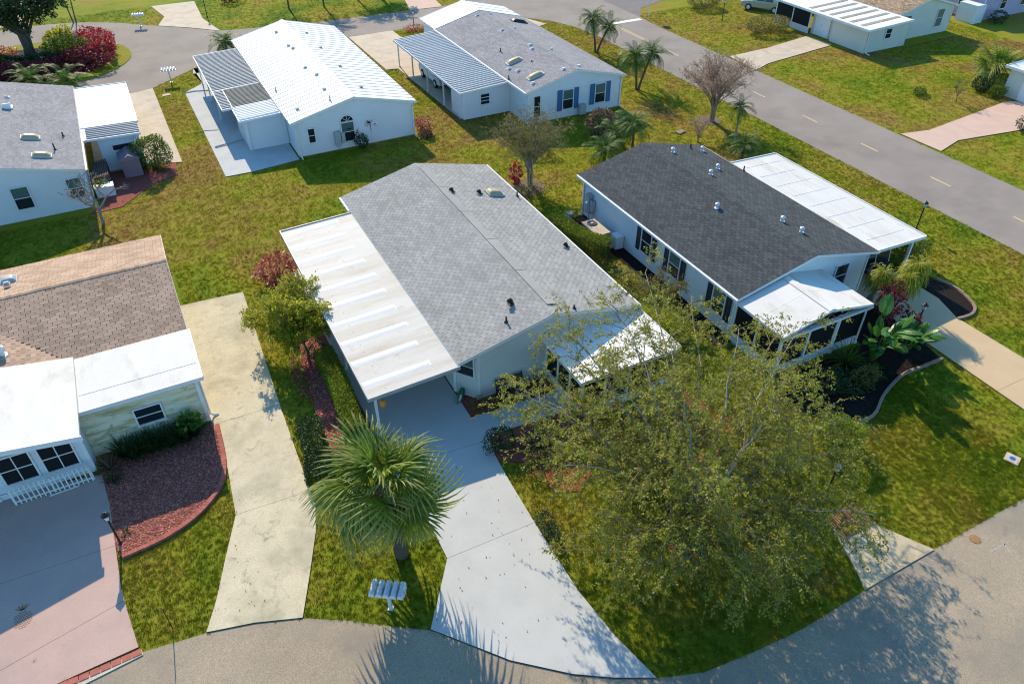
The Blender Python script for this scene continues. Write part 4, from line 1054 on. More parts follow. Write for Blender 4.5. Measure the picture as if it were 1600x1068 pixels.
# ------------------------------------------------------------------ the blue-shuttered house at the top
def shutter_house():
    x0, x1, y0, y1 = 24.77, 33.3, 46.05, 66.6
    h = thing('house', 'white house with blue shutters and slate grey roof at the top', 'house', ((x0+x1)/2, (y0+y1)/2), 'manufactured homes')
    house_footprint(x0, x1, y0, y1)
    deck = gable_roof(h, x0, x1, y0, 63.0, ZE, ZR, 'shingle_slate', 'underlay', seed=31)
    gable_roof(h, x0, x1, 63.0, y1, ZE+0.02, ZR+0.02, 'metal_white', None, kind='metal', rib=1.1)
    L, Rr, F_, B_ = x0+0.26, x1-0.24, y0+0.25, y1-0.25
    wl_ = Wall((L, B_), (L, F_)); wf = Wall((L, F_), (Rr, F_)); wr = Wall((Rr, F_), (Rr, B_)); wb = Wall((Rr, B_), (L, B_))
    body(h, L, Rr, F_, B_, 'wall_white')
    siding(h, wl_, 0.05, 2.34, 'wall_white'); siding(h, wr, 0.05, 2.34, 'wall_white')
    siding(h, wf, 0.05, 3.36, 'wall_white', gable_limits(wf, x0, x1, ZE, ZR)); siding(h, wb, 0.05, 3.36, 'wall_white', gable_limits(wb, x0, x1, ZE, ZR))
    for s in (0.05, wf.L-0.05): corner_board(h, wf, s, 0.05, 2.34)
    for s in (3.35, 6.15):
        window(h, wf, s, 1.35, 0.85, 1.4, 2, pane='glass', pane_top='glass_green')
        for d in (-0.7, 0.7): shutter(h, wf, s+d, 1.35, 0.4, 1.55, 'shutter_blue')
    window(h, wf, 0.75, 1.25, 0.5, 1.5, 2, pane='glass')
    g = MB(); g.box(x0-0.11, x0-0.002, y0, 63, ZE-0.13, ZE+0.03); g.build('gutter', 'trim', h)
    downspout(h, wf, wf.L-0.1, 2.3)
    ac = MB(); wf.box(ac, 4.25, 4.75, 0.03, 0.4, 0.1, 0.85); ac.build('meter_box', 'metal_grey', h)
    for s in (5, 10, 15): window(h, wr, s, 1.4, 0.9, 1.2, 2)
    for p in ((28.44, 62.16, 3.319), (28.47, 57.37, 3.326), (25.68, 50.61, 2.665), (25.99, 49.73, 2.739), (25.77, 47.01, 2.687), (28.32, 47.04, 3.290), (28.44, 52.08, 3.319), (28.67, 52.82, 3.373)): box_vent(deck, p, 'vent_white', 1.0)
    for p in ((29.66, 62.00, 3.312), (29.69, 57.42, 3.306), (29.73, 51.33, 3.297), (29.62, 47.04, 3.321)): box_vent(deck, p, 'vent_white', 0.95)
    pipe_vent(deck, (26.60, 53.87, 2.884)); pipe_vent(deck, (27.39, 50.13, 3.071), h=0.2); pipe_vent(deck, (24.92, 49.11, 2.486))
    skylight(deck, (26.48, 51.32, 2.856), SLOPE, 0.75, 0.33); skylight(deck, (26.41, 47.82, 2.840), SLOPE, 0.75, 0.33); skylight(deck, (31.61, 60.28, 2.851), -SLOPE, 0.85, 0.35, 'vent_black')
    pan_roof(h, 20.9, 24.75, 48.95, 62.8, 2.14, 2.36, 'metal_pan', 'metal_white', 0.36, 0.07, 0.03)
    for y in (52.5, 55.8, 59.0, 62.3): post(h, 21.05, y, 2.1, 0.09)
    ws = Wall((21.2, 49.15), (L, 49.15)); wsl = Wall((21.2, 51.4), (21.2, 49.15)); wsb = Wall((L, 51.4), (21.2, 51.4))
    siding(h, ws, 0.05, 2.14, 'wall_white', name='shed_wall'); siding(h, wsl, 0.05, 2.08, 'wall_white', name='shed_wall'); siding(h, wsb, 0.05, 2.14, 'wall_white', name='shed_wall')
    window(h, ws, 1.75, 1.35, 0.7, 0.75, 3); corner_board(h, ws, 0.05, 0.05, 2.1)
    return h
shutter_house()

# ------------------------------------------------------------------ the slate-roofed house at top left
def slate_house():
    x0, x1, y0, y1 = -12.7, -3.82, 47.2, 62.4
    h = thing('house', 'white house with slate grey roof and white carport roof at far left', 'house', ((x0+x1)/2, (y0+y1)/2), 'manufactured homes')
    house_footprint(x0, x1, y0-0.6, y1)
    deck = gable_roof(h, x0, x1, y0, y1, ZE, ZR, 'shingle_slate', 'underlay', seed=41)
    L, Rr, F_, B_ = x0+0.26, -4.1, y0+0.2, y1-0.25
    wl_ = Wall((L, B_), (L, F_)); wf = Wall((L, F_), (Rr, F_)); wr = Wall((Rr, F_), (Rr, B_)); wb = Wall((Rr, B_), (L, B_))
    body(h, L, Rr, F_, B_, 'wall_white')
    siding(h, wl_, 0.05, 2.34, 'wall_white'); siding(h, wr, 0.05, 2.34, 'wall_white')
    siding(h, wf, 0.05, 3.36, 'wall_white', gable_limits(wf, x0, x1, ZE, ZR)); siding(h, wb, 0.05, 3.36, 'wall_white', gable_limits(wb, x0, x1, ZE, ZR))
    corner_board(h, wf, wf.L-0.05, 0.05, 2.34)
    window(h, wf, 4.95, 1.4, 0.85, 1.3, 2, pane='glass', pane_top='glass_green'); window(h, wf, 7.75, 1.4, 0.75, 1.2, 2, pane='bark', pane_top='glass_green')
    MB().box(x1+0.002, x1+0.1, y0, 53.0, ZE-0.12, ZE-0.02).build('gutter', 'gutter_red', h)
    skylight(deck, (-6.42, 51.92, 3.067), -SLOPE, 0.6, 0.35); skylight(deck, (-5.89, 49.12, 2.940), -SLOPE, 0.6, 0.35)
    box_vent(deck, (-7.66, 57.22, 3.358), 'metal_white', 2.0); box_vent(deck, (-7.68, 59.23, 3.363), 'vent_white', 0.9)
    pipe_vent(deck, (-4.74, 52.41, 2.667)); pipe_vent(deck, (-5.23, 50.16, 2.784), h=0.5)
    cr, rim = flat_roof(h, -3.8, -0.38, 54.0, 62.0, 2.36, 2.26, 'metal_white', th=0.08)
    side_rim(rim, -0.38, 54.0, 62.0, 2.26, 0.08, 0.04, sgn=1); rim.build('fascia', 'trim', h)
    pan_roof(h, -3.55, -0.38, 51.9, 53.98, 2.34, 2.24, 'metal_pan', 'metal_grey', 0.30, 0.07, name='shed_roof')
    MB().box(-3.8, -3.56, 51.9, 53.98, 2.2, 2.36).build('roof_edge', 'metal_white', h)
    for y in (57.5, 61.6): post(h, -0.6, y, 2.2, 0.09)
    ws = Wall((-3.0, 52.1), (-0.6, 52.1)); siding(h, ws, 0.05, 2.2, 'wall_white', name='shed_wall'); window(h, ws, 1.35, 1.5, 1.2, 0.35, 1, 1, pane='glass')
    wr2 = Wall((-0.6, 52.1), (-0.6, 54.2)); siding(h, wr2, 0.05, 2.2, 'wall_white', name='shed_wall')
    return h
slate_house()
sh = thing('garden_shed', 'small plum coloured shed with ridged roof below the blue carport sheet', 'shed', (-1.55, 51.2))
MB().box(-2.05, -0.95, 50.5, 51.9, 0.0, 1.25).build('wall', 'wall_plum', sh)
rf = MB(); sec = [(-2.15, 1.2), (-1.5, 1.55), (-0.85, 1.2)]
a_ = rf.add([(x, 50.35, z) for x, z in sec]); b_ = rf.add([(x, 52.0, z) for x, z in sec]); rf.f += [(a_, a_+1, b_+1, b_), (a_+1, a_+2, b_+2, b_+1), (a_, a_+2, a_+1), (b_, b_+1, b_+2), (a_, b_, b_+2, a_+2)]
rf.build('roof', 'wall_plum', sh)
lt = thing('lattice_screen', 'weathered timber lean-to screen between the slate-roofed house and its shed', 'screen', (-3.3, 50.6))
for i in range(9): MB().box(-3.75+i*0.1, -3.68+i*0.1, 49.3, 51.8, 0.9+i*0.01, 0.95+i*0.01).build('slat', 'bark', lt)
for y in (49.4, 51.6): MB().box(-3.78, -2.85, y, y+0.08, 0.0, 0.9).build('rail', 'bark', lt)
acb = thing('white_planter', 'white box planter with a green plant beside the bare frangipani', 'planter', (-3.34, 48.65))
px_, py_ = (-3.34, 48.65)
MB().box(px_-0.5, px_+0.55, py_-0.3, py_+0.3, 0.0, 0.62).build('box', 'trim', acb); MB().box(px_-0.53, px_+0.58, py_-0.33, py_+0.33, 0.62, 0.68).build('rim', 'trim', acb)
leaves('plant', nr.normal(size=(120, 3))*np.array([0.2, 0.15, 0.12])+np.array([px_-0.15, py_, 0.9]), 0.22, 'green_leaf', acb, 0.3)

# ------------------------------------------------------------------ the brown-roofed house at left
def brown_house():
    x0, x1, y0, y1 = -17.5, -0.88, 28.55, 37.42
    ym = (y0+y1)/2
    h = thing('house', 'cream sided house with brown shingle roof and white flat roofs at left', 'house', (-8.0, 30.0), 'manufactured homes')
    house_footprint(x0, x1, 24.6, y1)
    th = 0.13
    sec = [(y0, ZE), (ym, ZR), (y1, ZE), (y1, ZE-th), (ym, ZR-th), (y0, ZE-th)]
    mb = MB(); a = mb.add([(x0, y, z) for y, z in sec]); b = mb.add([(x1, y, z) for y, z in sec])
    mb.f += [(a+5, a+4, a+1, a)[::-1], (a+4, a+3, a+2, a+1)[::-1], (b, b+1, b+4, b+5)[::-1], (b+1, b+2, b+3, b+4)[::-1]] + [(a+i, a+(i+1) % 6, b+(i+1) % 6, b+i) for i in range(6)]
    deck = mb.build('roof', 'trim', h)
    sl = math.hypot(ym-y0, ZR-ZE); uy, uz = (ym-y0)/sl, (ZR-ZE)/sl
    um = MB()
    for sg, ye in ((1, y0), (-1, y1)): um.poly([(x0, ye, ZE+0.004), (x1-0.02, ye, ZE+0.004), (x1-0.02, ym, ZR+0.004), (x0, ym, ZR+0.004)][::sg])
    um.build('underlay', 'underlay_brown', deck)
    VX = -5.38                                                   # foot of the valley
    parts = []
    def front_clip(u, v): return (x0+u) > VX - v*uy - 0.1
    V, F = slope_tabs((x0, y0+0.01, ZE+0.006), (1, 0, 0), (0, uy, uz), x1-x0-0.012, sl-0.02, exp_=0.17, tab=0.36, thick=0.0065, clip=front_clip, seed=5); parts.append((V, F))
    V, F = slope_tabs((x0, y1-0.01, ZE+0.006), (1, 0, 0), (0, -uy, uz), x1-x0-0.012, sl-0.02, exp_=0.17, tab=0.36, thick=0.008, seed=6); parts.append((V, [f[::-1] for f in F]))
    # cross gable wing: its right-hand slope meets the front slope in a valley
    wx = VX - (ym-y0)
    um = MB().poly([(VX, y0, ZE+0.02), (wx, ym, ZR+0.02), (wx, y0, ZR+0.02)]); um.build('wing_underlay', 'underlay_brown', deck)
    def wing_clip(u, v): return u < v*uy
    V, F = slope_tabs((VX-0.01, y0+0.01, ZE+0.024), (0, 1, 0), (-uy, 0, uz), ym-y0, sl, exp_=0.17, tab=0.36, thick=0.0065, clip=wing_clip, seed=7); parts.append((V, F))
    MB().poly([(VX, y0-0.004, ZE-0.1), (VX, y0-0.004, ZE+0.03), (wx, y0-0.004, ZR+0.03), (wx, y0-0.004, ZE-0.1)]).build('wing_fascia', 'trim', deck)
    V, F = [], []; x = x0+0.02                                    # ridge caps with raised nail strip
    while x < x1-0.1:
        k = len(V)
        for xx, hh in ((x, 0.014), (min(x+0.24, x1-0.02), 0.034)): V += [Vector((xx, ym-0.13, ZR-0.13*uz/uy+hh)), Vector((xx, ym, ZR+hh+0.004)), Vector((xx, ym+0.13, ZR-0.13*uz/uy+hh))]
        F += [(k, k+3, k+4, k+1), (k+1, k+4, k+5, k+2), (k+3, k, k+1, k+4)][:2]; x += 0.19
    parts.append((V, F))
    shingles(deck, parts, 'shingle_brown', None)
    box_vent(deck, (*(-6.33, 32.06), 3.03), 'vent_white', 0.75)
    cap_vent(deck, (*(-7.64, 29.45), 2.98), 'galvanised', 1.2)
    sx_, sy_ = (-7.46, 35.16)
    skylight(deck, (sx_, sy_, ZE+(y1-sy_)*(ZR-ZE)/(y1-ym)), 0.0, 0.42, 0.4, 'metal_grey'); box_vent(deck, (*(-7.43, 34.41), 3.32), 'metal_grey', 0.8)
    # flat white roof over the cream room, lower; higher one over the porch rising to the left
    MB().hexa([(-5.4, 25.18, 2.38), (-0.84, 25.18, 2.38), (-0.84, y0+0.03, 2.42), (-5.4, y0+0.03, 2.42)], [(-5.4, 25.18, 2.50), (-0.84, 25.18, 2.50), (-0.84, y0-0.006, 2.54), (-5.4, y0-0.006, 2.54)]).build('flat_roof', 'metal_flat', h)
    for yy in (26.1, 27.3): MB().hexa([(-5.2, yy, 2.505), (-0.9, yy, 2.505), (-0.9, yy+0.05, 2.505), (-5.2, yy+0.05, 2.505)], [(-5.2, yy+0.015, 2.522), (-0.9, yy+0.015, 2.522), (-0.9, yy+0.035, 2.522), (-5.2, yy+0.035, 2.522)]).build('seam', 'metal_flat', h)
    MB().box(-5.4, -0.80, 25.10, 25.175, 2.34, 2.52).build('fascia', 'trim', h); MB().box(-0.835, -0.78, 25.175, y0-0.02, 2.34, 2.53).build('fascia', 'trim', h)
    z1 = 2.66
    def zp(x): return z1 + (-5.25-x)*0.16
    MB().hexa([(-13, 23.62, zp(-13)-0.12), (-5.25, 23.62, z1-0.12), (-5.25, y0+0.02, z1-0.12), (-13, y0+0.02, zp(-13)-0.12)], [(-13, 23.62, zp(-13)), (-5.25, 23.62, z1), (-5.25, y0-0.008, z1), (-13, y0-0.008, zp(-13))]).build('porch_roof', 'metal_flat', h)
    MB().hexa([(-13, 23.55, zp(-13)-0.2), (-5.2, 23.55, z1-0.2), (-5.2, 23.615, z1-0.2), (-13, 23.615, zp(-13)-0.2)], [(-13, 23.55, zp(-13)+0.02), (-5.2, 23.55, z1+0.02), (-5.2, 23.615, z1+0.02), (-13, 23.615, zp(-13)+0.02)]).build('fascia', 'trim', h)
    # walls
    wf = Wall((-5.45, 25.32), (-1.06, 25.32)); siding(h, wf, 0.05, 2.38, 'wall_cream'); corner_board(h, wf, wf.L-0.05, 0.05, 2.36, wd=0.14)
    window(h, wf, 2.35, 1.32, 0.95, 0.78, 2, 1)
    wr = Wall((-1.06, 25.32), (-1.06, 37.2)); siding(h, wr, 0.05, 2.36, 'wall_cream')
    for yy in (31.2, 35.0): window(h, wr, yy-25.32, 1.5, 0.9, 1.1, 2)
    gl = Wall((-1.0, y0), (-1.0, y1)); siding(h, gl, 2.3, 3.36, 'wall_cream', gable_limits(gl, y0, y1, ZE, ZR), name='gable')
    downspout(h, wr, 0.2, 2.35, kick=0.3)
    wp = Wall((-5.45, 28.0), (-5.45, 24.55)) ; wpr = Wall((-5.45, 24.55), (-5.45, 25.4)); siding(h, wpr, 0.05, 2.52, 'wall_white', name='porch_wall')
    wpf = Wall((-13.0, 24.5), (-5.45, 24.5)); siding(h, wpf, 0.05, 2.5, 'wall_white', name='porch_wall', course=0.3)
    corner_board(h, wpf, wpf.L-0.06, 0.05, 2.5, wd=0.14)
    for s in (wpf.L-2.28, wpf.L-0.92): window(h, wpf, s, 1.35, 1.05, 1.25, 2, 2, pane='screen')
    door(h, wpf, wpf.L-3.75, 0.9, 2.0, 'door_white', 'screen')
    pl = MB(); wpf.box(pl, wpf.L-3.45, wpf.L-2.98, 0.03, 0.05, 0.25, 0.34); pl.build('number_plate', 'trim', h)
    return h
brown_house()

# ------------------------------------------------------------------ houses across the main road
def ivory_house():
    x0, x1, y0, y1 = 64.3, 72.2, 47.6, 62.0
    h = thing('house', 'ivory house with tan shingle roof and striped carport roof across the road', 'house', ((x0+x1)/2, (y0+y1)/2), 'houses across the main road')
    house_footprint(58.8, x1, 46.3, y1)
    gable_roof(h, x0, x1, y0, y1, ZE, ZR, 'shingle_tan', 'underlay_brown', seed=51)
    L, Rr, F_ = x0+0.2, x1-0.25, y0+0.2
    wf = Wall((L, F_), (Rr, F_)); siding(h, wf, 0.05, 3.36, 'wall_ivory', gable_limits(wf, x0, x1, ZE, ZR)); wr = Wall((Rr, F_), (Rr, y1-0.2)); siding(h, wr, 0.05, 2.34, 'wall_ivory'); wl_ = Wall((L, y1-.2), (L, F_)); siding(h, wl_, 0.05, 2.34, 'wall_ivory')
    body(h, L, Rr, F_, y1-0.2, 'wall_white')
    window(h, wf, 1.3, 1.4, 0.7, 1.5, 2, pane='glass', pane_top='glass_green'); window(h, wf, 5.7, 1.45, 0.85, 1.55, 2, pane='glass_green')
    # carport roof with dark and white stripes
    cr, rim = flat_roof(h, 58.8, 64.28, 46.1, 58.0, 2.2, 2.42, 'metal_white', th=0.1)
    side_rim(rim, 58.8, 46.1, 58.0, 2.2, 0.1, 0.05); rim.build('fascia', 'trim', h)
    for i in range(6):
        yc = 47.2+i*1.25; A = [(59.3, yc, 2.215), (63.9, yc, 2.4), (63.9, yc+0.42, 2.4), (59.3, yc+0.42, 2.215)]
        MB().hexa(A, [(a, b, c+0.03) for a, b, c in A]).build('rib', 'metal_pan_tan', cr)
    w1 = Wall((59.3, 50.6), (59.3, 46.5)); siding(h, w1, 0.05, 2.12, 'wall_ivory', name='room_wall'); w2 = Wall((59.3, 46.5), (L, 46.5)); siding(h, w2, 0.05, 2.2, 'wall_ivory', name='room_wall'); w5 = Wall((L, 46.5), (L, F_)); siding(h, w5, 0.05, 2.2, 'wall_ivory', name='room_wall')
    window(h, w2, 2.6, 1.45, 0.7, 0.8, 2); downspout(h, w2, 0.1, 2.15, kick=0.6)
    w3 = Wall((59.6, 53.3), (59.6, 50.6)); siding(h, w3, 0.05, 2.1, 'wall_ivory', name='room_wall'); door(h, w3, 1.3, 1.7, 2.0, 'door_white', None, cols=2)
    screens(h, Wall((59.3, 57.9), (59.3, 53.4)), 0, 4.5, 0, 2.1, 2, 0.5)
    return h
ivory_house()
def lilac_house():
    x0, x1, y0, y1 = 77.2, 86.0, 48.2, 62.0
    h = thing('house', 'lilac walled house at the top right corner', 'house', ((x0+x1)/2, (y0+y1)/2), 'houses across the main road')
    house_footprint(x0, x1, y0, y1)
    gable_roof(h, x0, x1, y0, y1, ZE, ZR, 'shingle_slate', 'underlay', seed=61)
    wf = Wall((x0+0.25, y0+0.25), (x1-0.25, y0+0.25)); siding(h, wf, 0.05, 3.36, 'wall_lilac', gable_limits(wf, x0, x1, ZE, ZR)); wl_ = Wall((x0+0.25, y1-.2), (x0+0.25, y0+0.25)); siding(h, wl_, 0.05, 2.34, 'wall_lilac')
    window(h, wf, 3.0, 1.5, 0.8, 1.2, 2); window(h, wf, 6.2, 1.5, 0.8, 1.2, 2); window(h, wl_, 11.0, 1.5, 0.8, 1.2, 2)
    MB().box(x0-1.2, x0+0.2, y0-0.1, y0+1.9, 0.0, 1.7).build('utility_closet', 'wall_white', h)
    for s in (0.05, wf.L-0.05): corner_board(h, wf, s, 0.05, 2.34)
    return h
lilac_house()
def garage_house():
    x0, x1, y0, y1 = 61.0, 66.0, 24.0, 34.6
    h = thing('house', 'grey house corner with white garage door at the right edge', 'house', (63.5, 29.5), 'houses across the main road')
    house_footprint(x0, x1, y0, y1)
    cr, rim = flat_roof(h, x0, x1, y0, y1, 2.3, 2.5, 'metal_white', th=0.1); side_rim(rim, x0, y0, y1, 2.3, 0.1, 0.05); rim.build('fascia', 'trim', h)
    wb = Wall((x1-.3, y1-0.3), (x0+0.3, y1-0.3)); siding(h, wb, 0.05, 2.25, 'wall_ivory'); wl_ = Wall((x0+0.3, y1-0.3), (x0+0.3, y0+0.3)); siding(h, wl_, 0.05, 2.22, 'wall_ivory')
    d = MB(); wl_.box(d, 1.3, 3.9, 0.0, 0.05, 0.06, 2.0); g = d.build('garage_door', 'door_white', h)
    for i in range(4): q = MB(); wl_.box(q, 1.35, 3.85, 0.05, 0.062, 0.12+i*0.47, 0.52+i*0.47); q.build('panel', 'door_white', g)
    for i in range(5): A = [(x0+0.3, 25+i*1.9, 2.315), (x1, 25+i*1.9, 2.5), (x1, 25.4+i*1.9, 2.5), (x0+0.3, 25.4+i*1.9, 2.315)]; MB().hexa(A, [(a, b, c+0.03) for a, b, c in A]).build('rib', 'metal_pan_tan', cr)
    return h
garage_house()

# ------------------------------------------------------------------ street furniture and yard things
def mailbox_cluster(label, loc, rz):
    t = thing('mailbox_cluster', label, 'mailboxes', loc, 'mailbox clusters', rz)
    def lp(mb, name, mat, parent=t):       # local coordinates: undo the origin shift
        o = mb.build(name, mat, None); o.location = (0, 0, 0); o.parent = parent; return o
    lp(MB().box(-0.05, 0.05, -0.05, 0.05, 0.0, 0.93), 'post', 'galvanised')
    lp(MB().box(-0.09, 0.09, -0.09, 0.09, 0.0, 0.04), 'base_plate', 'galvanised')
    lp(MB().box(-0.55, 0.55, -0.04, 0.04, 0.93, 0.99), 'crossbar', 'galvanised')
    lp(MB().box(-0.58, 0.58, -0.18, 0.22, 0.99, 1.01), 'shelf', 'galvanised')
    for i in range(5):
        xc = (i-2)*0.23; mb = MB(); n = 9; w_ = 0.085
        sec = [(xc-w_, 1.012), (xc+w_, 1.012)] + [(xc+w_*math.cos(math.pi*k/n), 1.1+w_*math.sin(math.pi*k/n)) for k in range(n+1)]
        a = mb.add([(x, -0.25, z) for x, z in sec]); b = mb.add([(x, 0.28, z) for x, z in sec]); m = len(sec)
        mb.f += [tuple(range(a, a+m)), tuple(range(b+m-1, b-1, -1))] + [(a+k, b+k, b+(k+1) % m, a+(k+1) % m) for k in range(m)]
        bx = lp(mb, 'mailbox', 'galvanised')
        d = MB(); sec2 = [(xc+(x-xc)*1.06, 1.012+(z-1.012)*1.04) for x, z in sec]
        a = d.add([(x, -0.275, z) for x, z in sec2]); b = d.add([(x, -0.251, z) for x, z in sec2])
        d.f += [tuple(range(a, a+m)), tuple(range(b+m-1, b-1, -1))] + [(a+k, b+k, b+(k+1) % m, a+(k+1) % m) for k in range(m)]
        lp(d, 'door', 'galvanised', bx)
        lp(MB().box(xc+w_+0.002, xc+w_+0.012, -0.1, -0.06, 1.07, 1.2), 'flag', 'metal_grey', bx)
    return t
mailbox_cluster('row of five silver mailboxes on a post beside the fan palm', (2.63, 13.77), rad(-33))
mailbox_cluster('row of five silver mailboxes on the far lawn corner left of the white metal roof', (2.98, 67.41), rad(-8))
mailbox_cluster('row of five silver mailboxes on the far side of the island street', (2.46, 85.17), rad(-14))

def lamp_post(label, loc, hgt=1.75, head='black_metal', glass='lamp_glass'):
    t = thing('yard_lamp', label, 'lamp', loc, 'yard lamps'); x, y = loc
    MB().lathe((x, y, 0), [(0.09, 0.0), (0.09, 0.04), (0.05, 0.09), (0.038, 0.14), (0.036, hgt-0.38), (0.055, hgt-0.36), (0.03, hgt-0.32)], 10).build('post', 'black_metal', t)
    g = MB().hexa([(x-0.055, y-0.055, hgt-0.32), (x+0.055, y-0.055, hgt-0.32), (x+0.055, y+0.055, hgt-0.32), (x-0.055, y+0.055, hgt-0.32)], [(x-0.1, y-0.1, hgt-0.08), (x+0.1, y-0.1, hgt-0.08), (x+0.1, y+0.1, hgt-0.08), (x-0.1, y+0.1, hgt-0.08)]).build('lantern_glass', glass, t)
    c = MB()
    for sx in (-1, 1):
        for sy in (-1, 1): c.tube([(x+sx*0.056, y+sy*0.056, hgt-0.33), (x+sx*0.102, y+sy*0.102, hgt-0.07)], 0.011, 4)
    c.build('lantern_frame', head, t)
    MB().lathe((x, y, hgt-0.085), [(0.15, 0.0), (0.15, 0.02), (0.07, 0.1), (0.03, 0.12), (0.025, 0.16)], 10).build('cap', head, t)
    return t
lamp_post('black yard lamp between the red plant and the tan driveway', (29.74, 16.10))
lamp_post('black yard lamp behind the stained carport roof on the road verge', (37.95, 22.83))
lp_ = lamp_post('black yard lamp by the painted driveway beside the mulch bed', (-4.96, 20.46), 1.7)
MB().tube([((-4.96, 20.46)[0]-0.02, (-4.96, 20.46)[1], 1.15), ((-4.96, 20.46)[0]+0.3, (-4.96, 20.46)[1]+0.05, 1.17)], 0.014, 5).build('ladder_bar', 'black_metal', lp_)
lamp_post('black yard lamp on the grass strip behind the corrugated carport', (26.10, 71.87))
lamp_post('black yard lamp on the far lawn beside the cream driveway', (8.84, 85.34), 2.0)
lamp_post('black yard lamp on the lawn between the two round hedges', (54.82, 60.51), 2.0)
lamp_post('pale glass yard lamp seen through the oak branches', (18.69, 10.73), 1.75, 'metal_grey')
sp = thing('garden_spike', 'thin black garden stake standing in the lawn near the street', 'stake', (-3.79, 16.26))
x, y = (-3.79, 16.26); MB().tube([(x, y, 0), (x, y, 1.1)], 0.016, 6).build('rod', 'black_metal', sp); MB().tube([(x-0.005, y, 1.1), (x-0.02, y, 1.2), (x-0.1, y, 1.22), (x-0.15, y, 1.14)], 0.013, 5).build('hook', 'black_metal', sp)

ss = thing('stop_sign', 'red octagonal stop sign at the far corner of the main road', 'sign', (48.73, 64.63))
x, y = (48.73, 64.63); MB().box(x-0.03, x+0.03, y-0.03, y+0.03, 0, 2.1).build('post', 'galvanised', ss)
oc = [(0.38*math.cos(rad(22.5+45*i)), 0.38*math.sin(rad(22.5+45*i))) for i in range(8)]
m_ = MB(); a_ = m_.add([(x+u, y+0.03, 2.25+v) for u, v in oc]); b_ = m_.add([(x+u, y+0.045, 2.25+v) for u, v in oc]); m_.f += [tuple(range(a_, a_+8)), tuple(range(b_+7, b_-1, -1))] + [(a_+i, b_+i, b_+(i+1) % 8, a_+(i+1) % 8) for i in range(8)]
m_.build('plate', 'sign_red', ss)
m_ = MB(); a_ = m_.add([(x+u*0.9, y-0.032, 2.25+v*0.9) for u, v in oc]); m_.f.append(tuple(range(a_, a_+8))); 
cu = bpy.data.curves.new('lettering', 'FONT'); cu.body = 'STOP'; cu.size = 0.26; cu.align_x = 'CENTER'; cu.align_y = 'CENTER'; cu.extrude = 0.002
tmp = bpy.data.objects.new('lettering', cu); col.objects.link(tmp)
bpy.context.view_layer.update()
me = bpy.data.meshes.new_from_object(tmp.evaluated_get(bpy.context.evaluated_depsgraph_get())); bpy.data.objects.remove(tmp)
le = bpy.data.objects.new('lettering', me); me.materials.clear(); me.materials.append(M['sign_white']); col.objects.link(le); le.parent = ss; le.location = (0, 0.026, 2.25); le.rotation_euler = (rad(90), 0, 0)

# picket fence leaning along the porch
pf = thing('picket_fence', 'short white picket fence in front of the porch windows', 'fence', (-6.7, 24.05))
fw = Wall((-8.25, 24.02), (-5.55, 24.02))
for i in range(17):
    if i == 8: continue
    s = 0.06+i*0.161; m_ = MB()
    fw.box(m_, s-0.022, s+0.022, 0.0, 0.02, 0.06, 0.84); m_.hexa([fw.at(s-0.022, 0.02, 0.84), fw.at(s+0.022, 0.02, 0.84), fw.at(s+0.022, 0.0, 0.84), fw.at(s-0.022, 0.0, 0.84)], [fw.at(s-0.004, 0.014, 0.9), fw.at(s+0.004, 0.014, 0.9), fw.at(s+0.004, 0.006, 0.9), fw.at(s-0.004, 0.006, 0.9)]); m_.build('picket', 'trim', pf)
for z in (0.16, 0.68): m_ = MB(); fw.box(m_, 0, fw.L, -0.03, -0.002, z, z+0.05); m_.build('rail', 'trim', pf)
for s in (0.02, 1.35, fw.L-0.02): m_ = MB(); fw.box(m_, s-0.03, s+0.03, -0.07, -0.032, 0.04, 0.8); m_.build('post', 'trim', pf)
bd = thing('loose_board', 'white board lying on the shaded painted driveway below the picket fence', 'board', (-6.63, 23.92)); stroke((-7.11, 23.93), (-6.12, 23.98), 0.05, bd, 'trim', 0.05, 0.07, 'plank')

# bench under the front wall
bn = thing('bench', 'dark slatted garden bench against the front wall of the grey-roofed house', 'bench', (10.75, 20.98))
for x in (10.12, 11.38):
    MB().tube([(x, 20.78, 0.04), (x, 20.8, 0.62), (x, 21.2, 0.62)], 0.022, 6).build('arm', 'black_metal', bn)
    MB().tube([(x, 21.22, 0.04), (x, 21.2, 0.45), (x, 21.3, 0.92)], 0.025, 6).build('leg', 'black_metal', bn)
    MB().tube([(x, 20.78, 0.04), (x, 20.78, 0.42), (x, 21.2, 0.42)], 0.022, 6).build('leg', 'black_metal', bn)
surf('bench_wood', (0.055, 0.045, 0.04), (0.035, 0.03, 0.028), scale=6.0, rough=0.7)
for i in range(5): MB().box(10.1, 11.4, 20.78+i*0.085, 20.845+i*0.085, 0.43, 0.455).build('seat_slat', 'bench_wood', bn)
for i in range(4): MB().box(10.1, 11.4, 21.215+i*0.018, 21.235+i*0.018, 0.52+i*0.1, 0.59+i*0.1).build('back_slat', 'bench_wood', bn)
pt = thing('flower_pot', 'small white pot standing on the end of the dark bench', 'pot', (11.25, 20.98, 0.455)); MB().lathe((11.25, 20.98, 0.455), [(0.05, 0.0), (0.085, 0.16), (0.095, 0.17), (0.08, 0.17)], 12).build('pot', 'trim', pt)
leaves('sprig', nr.normal(size=(30, 3))*0.05+np.array([11.25, 20.98, 0.7]), 0.09, 'green_leaf', pt)
hr = thing('hose_reel', 'green hose reel with pale disc standing by the corner window', 'hose reel', (8.72, 21.75))
a_ = rad(-127)
def ring(c, r, tr, name, mat, ax=(0.8, 0.6), n=18):
    m_ = MB(); m_.tube([(c[0]+ax[0]*r*math.cos(2*math.pi*i/n), c[1]+ax[1]*r*math.cos(2*math.pi*i/n), c[2]+r*math.sin(2*math.pi*i/n)) for i in range(n+1)], tr, 6); return m_.build(name, mat, hr)
